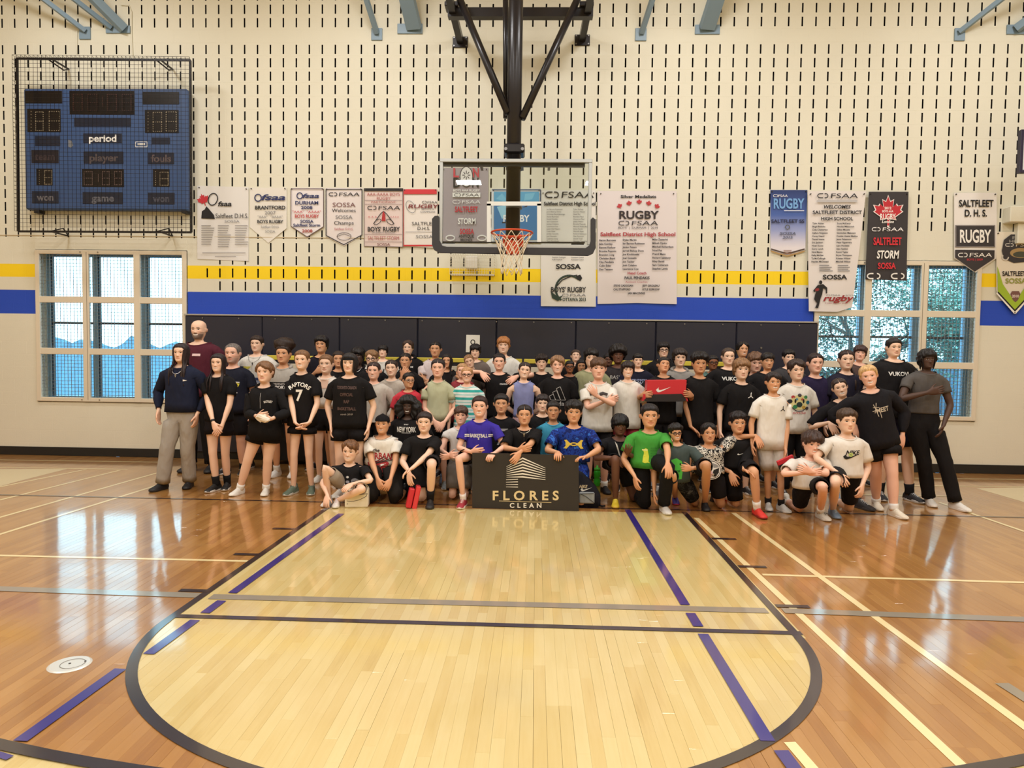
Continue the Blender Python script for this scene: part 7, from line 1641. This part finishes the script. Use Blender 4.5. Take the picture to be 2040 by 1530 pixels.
person('kneeling boy in a black knit hat and white tee with red graffiti print', 762, 824, 862.5, -2.38, 'tan', ('short', BLACKH), ((232, 226, 216), .70, .032), ((36, 32, 30), 1.0, .03), K0, (('p', 752, 953, .34, {'hd': (.4, -.2, -.9), 'bk': (-.3, -1, 0), 'th': (.8, -.2, .3), 'curl': .6}), ('p', 778, 955, .34, {'hd': (-.5, -.2, -.9), 'bk': (.3, -1, 0), 'th': (-.8, -.2, .3), 'curl': .6})), legs=[('g', 738, 1002), ('g', 790, 1002)], H=1.52, seat=.36, smile=1., prints=pr, bw=1.1, cap='full', capz=(.16, .46), hem=.0, chain=((170, 160, 150), .45), teeth=.3)
def pr(d): d.rect((214, 210, 204), .035, .19, .075, .255); d.poly(BLK, [(.045, .20), (.06, .2), (.062, .24), (.05, .25)]); d.poly((120, 40, 50), [(-.04, .25), (.03, .22), (.04, .25), (-.02, .28)]); d.poly((120, 116, 114), [(.05, .27), (.08, .27), (.07, .31)])
person('boy in a black tee kneeling on one knee beside the tall red shoe box', 846, 820, 860, -2.52, 'fair', ('short', (40, 28, 28)), ((26, 24, 25), .74, .03), BS_(.76, .022), ((34, 30, 30), (44, 42, 42), (70, 64, 60)), (('p', 815, 940, .30, {'hd': (0, -.3, -1), 'bk': (-.7, -.6, 0), 'th': (.7, -.6, 0), 'curl': .3}), ('p', 822, 932, .40, {'hd': (-.8, -.3, -.5), 'bk': (.1, -.6, .8), 'th': (-.2, -1, 0), 'curl': .4, 'pole': (1, 0, -.3)})), legs=[('g', 840, 1002), (860, 926, .42, 857, 1005, 0)], H=1.55, seat=.40, sock=((30, 28, 30), .30), smile=.5, prints=pr, ear=1.3)
def pr(d):
    d.text(ink, 'BASKETBALL', 0, .16, .036, .185); d.text(ink, 'II', .0, .192, .022, .016)
    for s in (-1, 1):
        for k in (0, 1): d.rect(ink, s*.10, .146+k*.018, s*.148, .157+k*.018)
person('smiling girl in a bright blue tee with white lettering, kneeling left of the sign', 955.6, 788, 828.7, -2.50, 'rosy', ('pulled', (52, 34, 32)), ((62, 50, 162), .66, .024), BS_(.6, .03), ((160, 44, 56), (236, 228, 220), (240, 232, 224)), (('p', 938, 900, .26, {'hd': (.95, -.2, .18), 'bk': (-.1, -1, .3), 'th': (0, -.2, 1), 'f': [.05, .05, .9, .9]}), ('p', 985, 903, .27, {'hd': (-.3, -.7, -.2), 'bk': (.2, -.3, 1), 'th': (-1, -.2, 0), 'curl': .7})), legs=[(914, 914, .36, 923, 1005, 0), ('g', 978, 990)], H=1.55, seat=.46, sock=((240, 228, 222), .16), smile=1., teeth=.8, prints=pr, bun=(.0, .11), bw=.86)
def pr(d): d.line((60, 56, 58), [(0, .03), (0, .14)], .004)
person('dark-haired girl in a black polo folding her arms on top of the sign', 1045, 806, 845, -2.40, 'tan', ('part', (30, 22, 22)), ((24, 22, 23), .9, .032), BP, K0, (('p', 1032, 896, .38, {'hd': (.9, -.3, .25), 'bk': (0, -.9, .5), 'th': (0, -.2, 1), 'pole': (-1, .2, -.6), 'curl': .2}), ('p', 1036, 901, .44, {'hd': (-.5, -.5, -.9), 'bk': (.2, -1, .3), 'th': (-.3, 0, .6), 'pole': (1, .2, -.6), 'curl': .35})), legs=kneel(1045, 925), H=1.55, seat=.46, smile=0, prints=pr, chain=((190, 180, 160), .9), iris=(60, 40, 30))
def pr(d):
    y = (236, 206, 84); d.ring(y, 0, .18, .036, .013, .012, 20)
    for s in (-1, 1): d.poly(y, [(s*.022, .175), (s*.045, .165), (s*.075, .135), (s*.10, .14), (s*.085, .165), (s*.085, .2), (s*.105, .225), (s*.075, .23), (s*.045, .195), (s*.022, .19)])
person('boy with short curly dark hair in a blue camouflage tee with a yellow emblem', 1143, 796.5, 841, -2.46, 'tan', ('curly', BLACKH), ((34, 62, 150), .78, .03, 'camo'), ((34, 62, 150), .78, .024, 'camo'), WSH, (('p', 1112, 902, .32, {'hd': (-.3, -.8, -.2), 'bk': (-.1, -.2, 1), 'th': (1, -.2, 0), 'curl': .7}), ('p', 1168, 910, .34, {'hd': (-.9, -.4, .1), 'bk': (.2, -.5, .8), 'th': (0, -1, .1), 'curl': .5, 'pole': (1, 0, -.5)})), legs=kneel(1145, 925), H=1.55, seat=.44, smile=.2, prints=pr, ht=(.14, .05), fr=.22, bw=1.05)
def pr(d):
    y = (214, 220, 70); d.poly(y, [(-.075, .185), (-.05, .165), (-.03, .175), (-.025, .205), (-.015, .25), (-.02, .30), (-.005, .315), (-.03, .312), (-.055, .318), (-.08, .31), (-.075, .26), (-.065, .215)]); d.rect((234, 232, 160), -.085, .178, -.03, .19)
    for i in range(5): d.text((40, 104, 44), 'RUN WILD FREE' if i % 2 else 'ALL DAY LONG', .07, .165+i*.026, .014, .14, bold=0)
person('boy in a bright green tee with a yellow creature print kneeling on one knee', 1294, 804, 850, -2.66, 'tan', ('short', (30, 23, 24)), ((70, 154, 62), .72, .03), BP, ((214, 208, 202), (226, 222, 216), (232, 230, 226)), (('p', 1264, 948, .16, {'hd': (.05, -.2, -1), 'bk': (-.8, -.5, 0), 'th': (.4, -1, 0)}), ('p', 1330, 922, .46, {'hd': (.15, -.3, -1), 'bk': (.3, -.9, .4), 'th': (-1, -.2, 0)})), legs=[('g', 1284, 1012), (1331, 930, .40, 1322, 1016, 0)], H=1.58, seat=.46, smile=.8, prints=pr, hem=-.08, ear=1.4)
def pr(d):
    d.ell((236, 232, 226), .0, .23, .115, .10, 28); d.ell(BLK, 0, .23, .108, .093, 28); d.ell((236, 232, 226), 0, .23, .100, .086, 28); d.poly((188, 44, 56), [(-.085, .2), (-.05, .155), (-.005, .145), (.005, .2), (-.005, .25), (-.07, .26)]); d.poly(BLK, [(.01, .29), (.03, .23), (.09, .21), (.085, .26), (.05, .30)]); d.poly((150, 150, 150), [(.02, .16), (.07, .18), (.09, .205), (.03, .21)]); d.ell((232, 190, 196), -.0, .27, .02, .035, 10)
person('boy in a black and white all-over print tee with both arms around his neighbours', 1411.6, 842, 881, -2.70, 'olive', ('curtain', BLACKH), ((220, 214, 204), .74, .03, 'bw'), ((26, 24, 27), .76, .022), ((24, 22, 24), (26, 25, 27), (50, 48, 50)), (('p', 1352, 884, -.26, {'hd': (-.9, .1, .1), 'bk': (0, -.3, 1), 'pole': (-.7, .5, -.35)}), ('p', 1506, 868, -.02, {'hd': (-.1, -.5, -1), 'bk': (.3, -1, .3), 'th': (-1, 0, 0), 'pole': (.1, 1, .25), 'curl': .2})), legs=[(1408, 926, .40, 1404, 1010, 0), ('g', 1436, 1014)], H=1.5, seat=.40, smile=.5, prints=pr, hem=-.02, ear=1.3, head=(0, -.08, 0))
def pr(d): swoosh(d, ink, .0, .17, .06)
person('kneeling boy in a black long-sleeved top with a small white tick', 1470, 819, 862, -2.54, 'tan', ('crop', (28, 21, 22)), ((24, 22, 23), 1.5, .034), BS_(.9, .03), ((220, 56, 48), (150, 44, 40), (226, 70, 60)), (('p', 1455, 940, .16, {'hd': (0, -.2, -1), 'bk': (-.6, -.8, 0), 'th': (.8, -.5, 0)}), ('p', 1482, 936, .36, {'hd': (.8, -.4, -.2), 'bk': (0, -.7, .8), 'th': (-.1, -1, .2), 'curl': .35, 'pole': (-.3, 0, -1)})), legs=[('g', 1466, 1012), (1502, 940, .44, 1508, 1024, 0)], H=1.58, seat=.42, sock=((238, 234, 228), .22), smile=.9, prints=pr, fr=.24, ht=(.12, .03), ear=1.3, bw=.98)
person('boy with a dark curly mop in a plain white tee crouching with folded arms', 1618, 857.7, 905, -2.98, 'rosy', ('curly', (64, 46, 40)), ((226, 220, 212), .74, .03), BS_(.76, .022), ((214, 208, 196), (226, 222, 214), (60, 58, 58)), (('p', 1606, 942, .28, {'hd': (.8, -.1, .1), 'bk': (0, -1, .1), 'th': (0, 0, 1), 'pole': (-1, 0, -.4)}), ('p', 1616, 940, .32, {'hd': (-.9, -.1, .35), 'bk': (0, -1, .1), 'th': (0, 0, 1), 'pole': (1, 0, -.5)})), legs=[('g', 1592, 1022), (1640, 970, .42, 1634, 1029, 0)], H=1.46, seat=.30, sock=((236, 232, 226), .20), smile=.1, ht=(.15, .10), fr=.14, head=(0, .05, .05), teeth=.2)
def pr(d): d.text(BLK, 'NIKE', .015, .15, .042, .13, shear=.25); swoosh(d, BLK, .015, .185, .17); d.ell((206, 224, 130), .0, .17, .022, .02, 10); d.text((120, 140, 90), '95', .0, .17, .02, .03)
person('kneeling boy with neat brown hair, white tee with a black tick logo', 1687, 813, 860, -2.96, 'fair', ('crop', (72, 54, 42)), ((230, 224, 216), .76, .032), BS_(.76, .022), ((128, 150, 176), (150, 170, 196), (206, 214, 222)), (('p', 1668, 942, .22, {'hd': (.3, -.5, -.9), 'bk': (-.1, -.9, .4), 'th': (.8, -.2, .2), 'pole': (-1, 0, 0)}), ('p', 1718, 965, .12, {'hd': (-.2, -.2, -1), 'bk': (.6, -.8, 0), 'th': (-.8, -.6, 0), 'curl': .5})), legs=[(1664, 962, .34, 1659, 1024, 0), ('g', 1691, 1022)], H=1.55, seat=.42, smile=-.05, prints=pr, fr=.25, ht=(.09, .025), ear=1.2)
# ================================================================== THINGS HELD AND STANDING ABOUT
def shoebox(name, label, cx, cy, cz, w, d, h, c, lidc, R, gap=.003):
    t = tag(empty(name, (cx, cy, cz)), label, 'box'); t.rotation_euler = R
    B = MB().bbox((-w/2, -d/2, 0), (w/2, d/2, h), .003); B.build('box', mat('card', c, .5), t)
    B = MB().bbox((-w/2-.004, -d/2-.004, h-.035), (w/2+.004, d/2+.004, h+.004), .003); B.build('lid', mat('card', lidc, .5), t)
    return t
# company sign held upright in front of the kneeling row
bl_, br_ = fl(940.7, 1012), fl(1153, 1018.5); YS = (bl_[1]+br_[1])/2
sg = tag(empty('company_sign', ((bl_[0]+br_[0])/2, YS, 0)), 'dark sign reading Flores Clean with a striped building emblem, held by the kneeling row', 'sign'); so_ = np.array(sg.location)
tl_, tr_ = at(940.7, 902, bl_[1]), at(1153, 907, br_[1])
q = [bl_+np.array([0, 0, .001]), br_+np.array([0, 0, .001]), tr_, tl_]
MB().prism([p-so_ for p in q], (0, .006, 0)).build('board', mat('sign_face', (44, 38, 34), .55), sg)
sl_ = (br_[1]-bl_[1])/(br_[0]-bl_[0])
def sgp(x, y, i):
    p = at(x, y, YS); Yq = bl_[1]+sl_*(p[0]-bl_[0]); p = at(x, y, Yq-.0015-.0001*i); return p-so_
d = Decal(); SW = (236, 230, 222); GO = (226, 204, 158)
def S4(x, y): return 870+x/4.0276, 660+y/4.0276
for i in range(7):
    ax, ay = 690, 1012+i*25; ry = 1096+i*15.5; ly = 1085+i*14
    d.poly(SW, [S4(ax, ay), S4(872, ry), S4(872, ry+3.5), S4(ax, ay+12)])
    d.poly(SW, [S4(ax, ay), S4(ax, ay+12), S4(560, ly+3), S4(560, ly)])
for i in range(4): d.poly(SW, [S4(556, 1190+i*19), S4(652, 1184+i*21), S4(652, 1190+i*21), S4(556, 1193+i*19)])
fx, fy = S4(712, 1318); d.text(GO, 'FLORES', fx, fy, 17.5, 133, bold=1, sp=.45); x0_, y0_ = S4(500, 1361); x1_, y1_ = S4(920, 1374); d.line(GO, [(x0_, y0_), (x1_, y1_)], .9)
fx, fy = S4(714, 1397); d.text(SW, 'CLEAN', fx, fy, 9, 64, sp=.6)
d.build(sgp, sg, 'lettering')
# red shoe box lifted in both hands
c = at(1324, 789, -1.95); hb_ = tag(empty('red_shoe_box', c), 'red and black shoe box with a white tick held up at chest height', 'box'); h0 = np.array(hb_.location)
def hq(x, y, Y=-1.97): return at(x, y, Y)-h0
RB = mat('red_card', (206, 42, 54), .45)
MB().prism([hq(1290, 758), hq(1368, 757), hq(1366, 784), hq(1369, 797), hq(1283, 797), hq(1288, 784)], (0, .16, 0)).build('lid', RB, hb_)
MB().prism([hq(1282, 785, -1.975), hq(1294, 786, -1.975), hq(1286, 797, -1.975), hq(1280, 799, -1.975)], (0, .16, 0)).build('lid_flap', RB, hb_); MB().prism([hq(1358, 784, -1.975), hq(1367, 784, -1.975), hq(1371, 800, -1.975), hq(1366, 797, -1.975)], (0, .16, 0)).build('lid_flap', RB, hb_)
MB().prism([hq(1296, 786, -1.985), hq(1358, 784.5, -1.985), hq(1368, 797, -1.985), hq(1362, 800, -1.985), hq(1288, 800, -1.985), hq(1283, 797, -1.985)], (0, .16, 0)).build('box_body', mat('black_card', (36, 30, 32), .5), hb_)
d = Decal(); swoosh(d, WHT, 1322, 776, 30); d.build(lambda x, y, i: hq(x, y, -1.973), hb_)
# tall red shoe box beside the kneeling boy
f_ = fl(817, 1014); t = tag(empty('standing_red_box', (f_[0], f_[1]+.06, 0)), 'open red shoe box standing on end beside the boy kneeling on one knee', 'box'); t.rotation_euler = (0, .2, .25)
MB().bbox((-.058, -.05, 0), (-.004, .05, .20), .008).build('box', RB, t); MB().bbox((.004, -.055, .0), (.052, .05, .235), .008).build('lid', mat('red_card_light', (222, 62, 66), .45), t)
# white goody box with ball seams and drawn laces
f_ = fl(706, 1013); t = tag(empty('white_gift_box', (f_[0], f_[1]+.11, 0)), 'white paper carry box with printed ball seams and black scribbles on the floor', 'gift box'); t.rotation_euler = (0, 0, .12)
MB().bbox((-.115, -.075, .0), (.115, .075, .185), .01).build('box', mat('white_paper', (236, 226, 204), .6), t)
B = MB(); B.prism([(-.112, -.07, .185), (.112, -.07, .185), (.09, -.012, .225), (-.09, -.012, .225)], (0, .004, .0)); B.prism([(-.112, .07, .185), (.112, .07, .185), (.09, .012, .225), (-.09, .012, .225)], (0, -.004, .0)); B.build('folded_top', mat('white_paper', (236, 226, 204), .6), t)
B = MB(); B.tube([(-.08+.16*i/10, 0, .22+.035*math.sin(PI*i/10)) for i in range(11)], .010, 8); B.build('handle', mat('black_card', (36, 30, 32), .5), t)
d = Decal(); k_ = (44, 38, 34)
d.line(k_, [(-.115, .075), (-.02, .058), (.06, .05), (.115, .04)], .004)
d.line(k_, [(-.095+.2*i/14, .135-.02+.0 if False else .115+.022*math.sin(PI*i/14)-.05*(i/14)) for i in range(15)], .004); d.line(k_, [(.11, .045), (.10, .065), (.075, .085)], .004)
R_ = random.Random(4)
for i in range(7):
    x = -.085+i*.026; d.line(k_, [(x, .005), (x+.012, .03), (x+.004, .034), (x+.02, .012)], .007)
d.ell((120, 112, 100), -.088, .145, .006, .005, 8); d.build(lambda x, y, i: np.array([x, -.0765-.0002*i, 0.185-y]), t)
d = Decal()
for i in range(5): d.line(k_, [(-.07+i*.03, .01), (-.06+i*.03, .035), (-.05+i*.03, .008)], .008)
d.build(lambda x, y, i: np.array([x*.9, -.072+.058*(.04-y)/.04*0+(.04-y)*1.45-.003*1-.0002*i if False else -.070+(.04-y)*1.45-.004, .185+(.04-y)]), t, 'lettering')
# crumpled paper in the hands of the zip hoodie girl
zg = PEOPLE['girl with light brown bob in a black zip hoodie holding crumpled white paper']; mid = (zg['J'][-1][2]+zg['J'][1][2])/2
V = []; F = []; R_ = random.Random(9); n, m_ = 9, 6
for j in range(m_+1):
    for i in range(n): 
        a = 2*PI*i/n; e = -PI/2+PI*j/m_; r = 1+R_.uniform(-.28, .28); V.append((.075*r*math.cos(a)*math.cos(e), .03*r*math.sin(a)*math.cos(e), .042*r*math.sin(e)))
for j in range(m_):
    for i in range(n): F.append((j*n+i, j*n+(i+1) % n, (j+1)*n+(i+1) % n, (j+1)*n+i))
o = mesh('crumpled_paper', V, F, mat('paper', (238, 230, 216), .7)); o.location = mid+np.array([.01, -.075, .0]); o.rotation_euler = (0, .35, 0); tag(o, 'crumpled white paper held in the hands of the black zip hoodie girl', 'paper')
# lid carried by the boy in the white tee
wb = PEOPLE['boy in white tee and white shorts holding a red and black lid']; w_ = wb['J'][1][2]
t = tag(empty('box_lid', w_+np.array([-.01, -.10, -.12])), 'red and black shoe box lid hanging from the hand of the boy in white', 'box lid'); t.rotation_euler = (0, -.38, .2)
MB().bbox((-.11, -.012, -.045), (.10, .012, .02), .004).build('lid', mat('black_card', (36, 30, 32), .5), t); MB().bbox((-.112, -.013, .0), (.07, .013, .048), .004).build('red_edge', RB, t)
# black backpack behind the right end of the sign
f_ = fl(1176, 1014); bp_ = tag(empty('backpack', (f_[0], f_[1]+.16, 0)), 'black backpack with a grey front pocket lying behind the right end of the sign', 'backpack')
V = []; F = []; prof_ = [(-.17, 0), (-.17, .12), (-.165, .27), (-.14, .38), (-.08, .36), (.0, .28), (.07, .20), (.115, .12), (.115, .03), (.09, 0)]
n = len(prof_); cx_ = sum(p[0] for p in prof_)/n; cz_ = sum(p[1] for p in prof_)/n
for y, s in ((-.10, .86), (-.08, .97), (0, 1.), (.1, 1.), (.14, .9)): V += [(cx_+(x-cx_)*s, y, max(0, (cz_+(z-cz_)*s) if z > 0 else 0)) for x, z in prof_]
for j in range(4):
    for i in range(n): F.append((j*n+i, j*n+(i+1) % n, (j+1)*n+(i+1) % n, (j+1)*n+i))
F += [tuple(range(n)), tuple(4*n+i for i in range(n))]
mesh('bag', V, F, cloth((30, 30, 38), 'bag'), bp_, True)
pk = MB().bbox((-.115, -.128, .045), (.045, -.09, .165), .012).build('front_pocket', cloth((150, 156, 160), 'pocket'), bp_)
B = MB(); B.tube([(-.10, -.132, .15), (-.04, -.133, .12), (.04, -.132, .06)], .003, 6); B.tube([(-.10, -.132, .150), (.035, -.132, .158)], .003, 6); B.build('zip', mat('dark_zip', (60, 62, 68), .4), pk)
B = MB(); B.tube([(.09, -.05, .02), (.13, -.07, .012), (.16, -.08, .02)], .010, 6); B.build('strap', cloth((26, 26, 32), 'strap'), bp_)
d = Decal(); d.text((206, 190, 160), 'NIKE', -.075, .0, .03, .08, shear=.25); swoosh(d, (226, 226, 228), -.04, .028, .12); d.build(lambda x, y, i: np.array([x, -.104-.0002*i, .22-y]), bp_)
# green bottle
f_ = fl(1189, 968); t = tag(empty('green_bottle', (f_[0], f_[1], 0)), 'bright green sports bottle standing behind the backpack', 'bottle')
def lathe(pr_, n=20):
    V = [(r*math.cos(2*PI*i/n), r*math.sin(2*PI*i/n), z) for r, z in pr_ for i in range(n)]; F = [(j*n+i, j*n+(i+1) % n, (j+1)*n+(i+1) % n, (j+1)*n+i) for j in range(len(pr_)-1) for i in range(n)]+[tuple(range(n)), tuple((len(pr_)-1)*n+i for i in range(n))]; return V, F
V, F = lathe([(.036, 0), (.040, .01), (.040, .07), (.033, .085), (.033, .10), (.040, .115), (.040, .17), (.034, .19)]); mesh('body', V, F, mat('green_plastic', (60, 200, 50), .3), t, True)
V, F = lathe([(.036, .188), (.036, .215), (.02, .222), (.012, .225), (.012, .25)]); mesh('cap', V, F, mat('green_cap', (86, 214, 70), .35), t, True)
# loose shoes
def loose(label, x, y, rz, col, ln=.27, roll=0):
    f_ = fl(x, y); up, sl, la = shoe_mesh(*col); o = link(bpy.data.objects.new('loose_shoe', up)); o.location = (f_[0], f_[1]+.02, .0); o.scale = (ln/1.01,)*3; o.rotation_euler = (roll, 0, rz)
    link(bpy.data.objects.new('sole', sl), o); link(bpy.data.objects.new('laces', la), o); tag(o, label, 'shoe', 'loose sports shoes by the kneeling players')
loose('black sports shoe under the hand of the boy in the tick logo tee', 1714, 1013, -1.2, ((40, 38, 40), (60, 58, 60), (210, 208, 206)))
loose('grey and black sports shoe lying behind the boy in the bright green tee', 1311, 985, -1.9, ((70, 68, 70), (200, 196, 190), (230, 228, 224)))
loose('blue-grey sports shoe on the floor left of the blue tee girl', 881, 964, -1.4, ((88, 98, 116), (190, 192, 196), (120, 120, 124)))
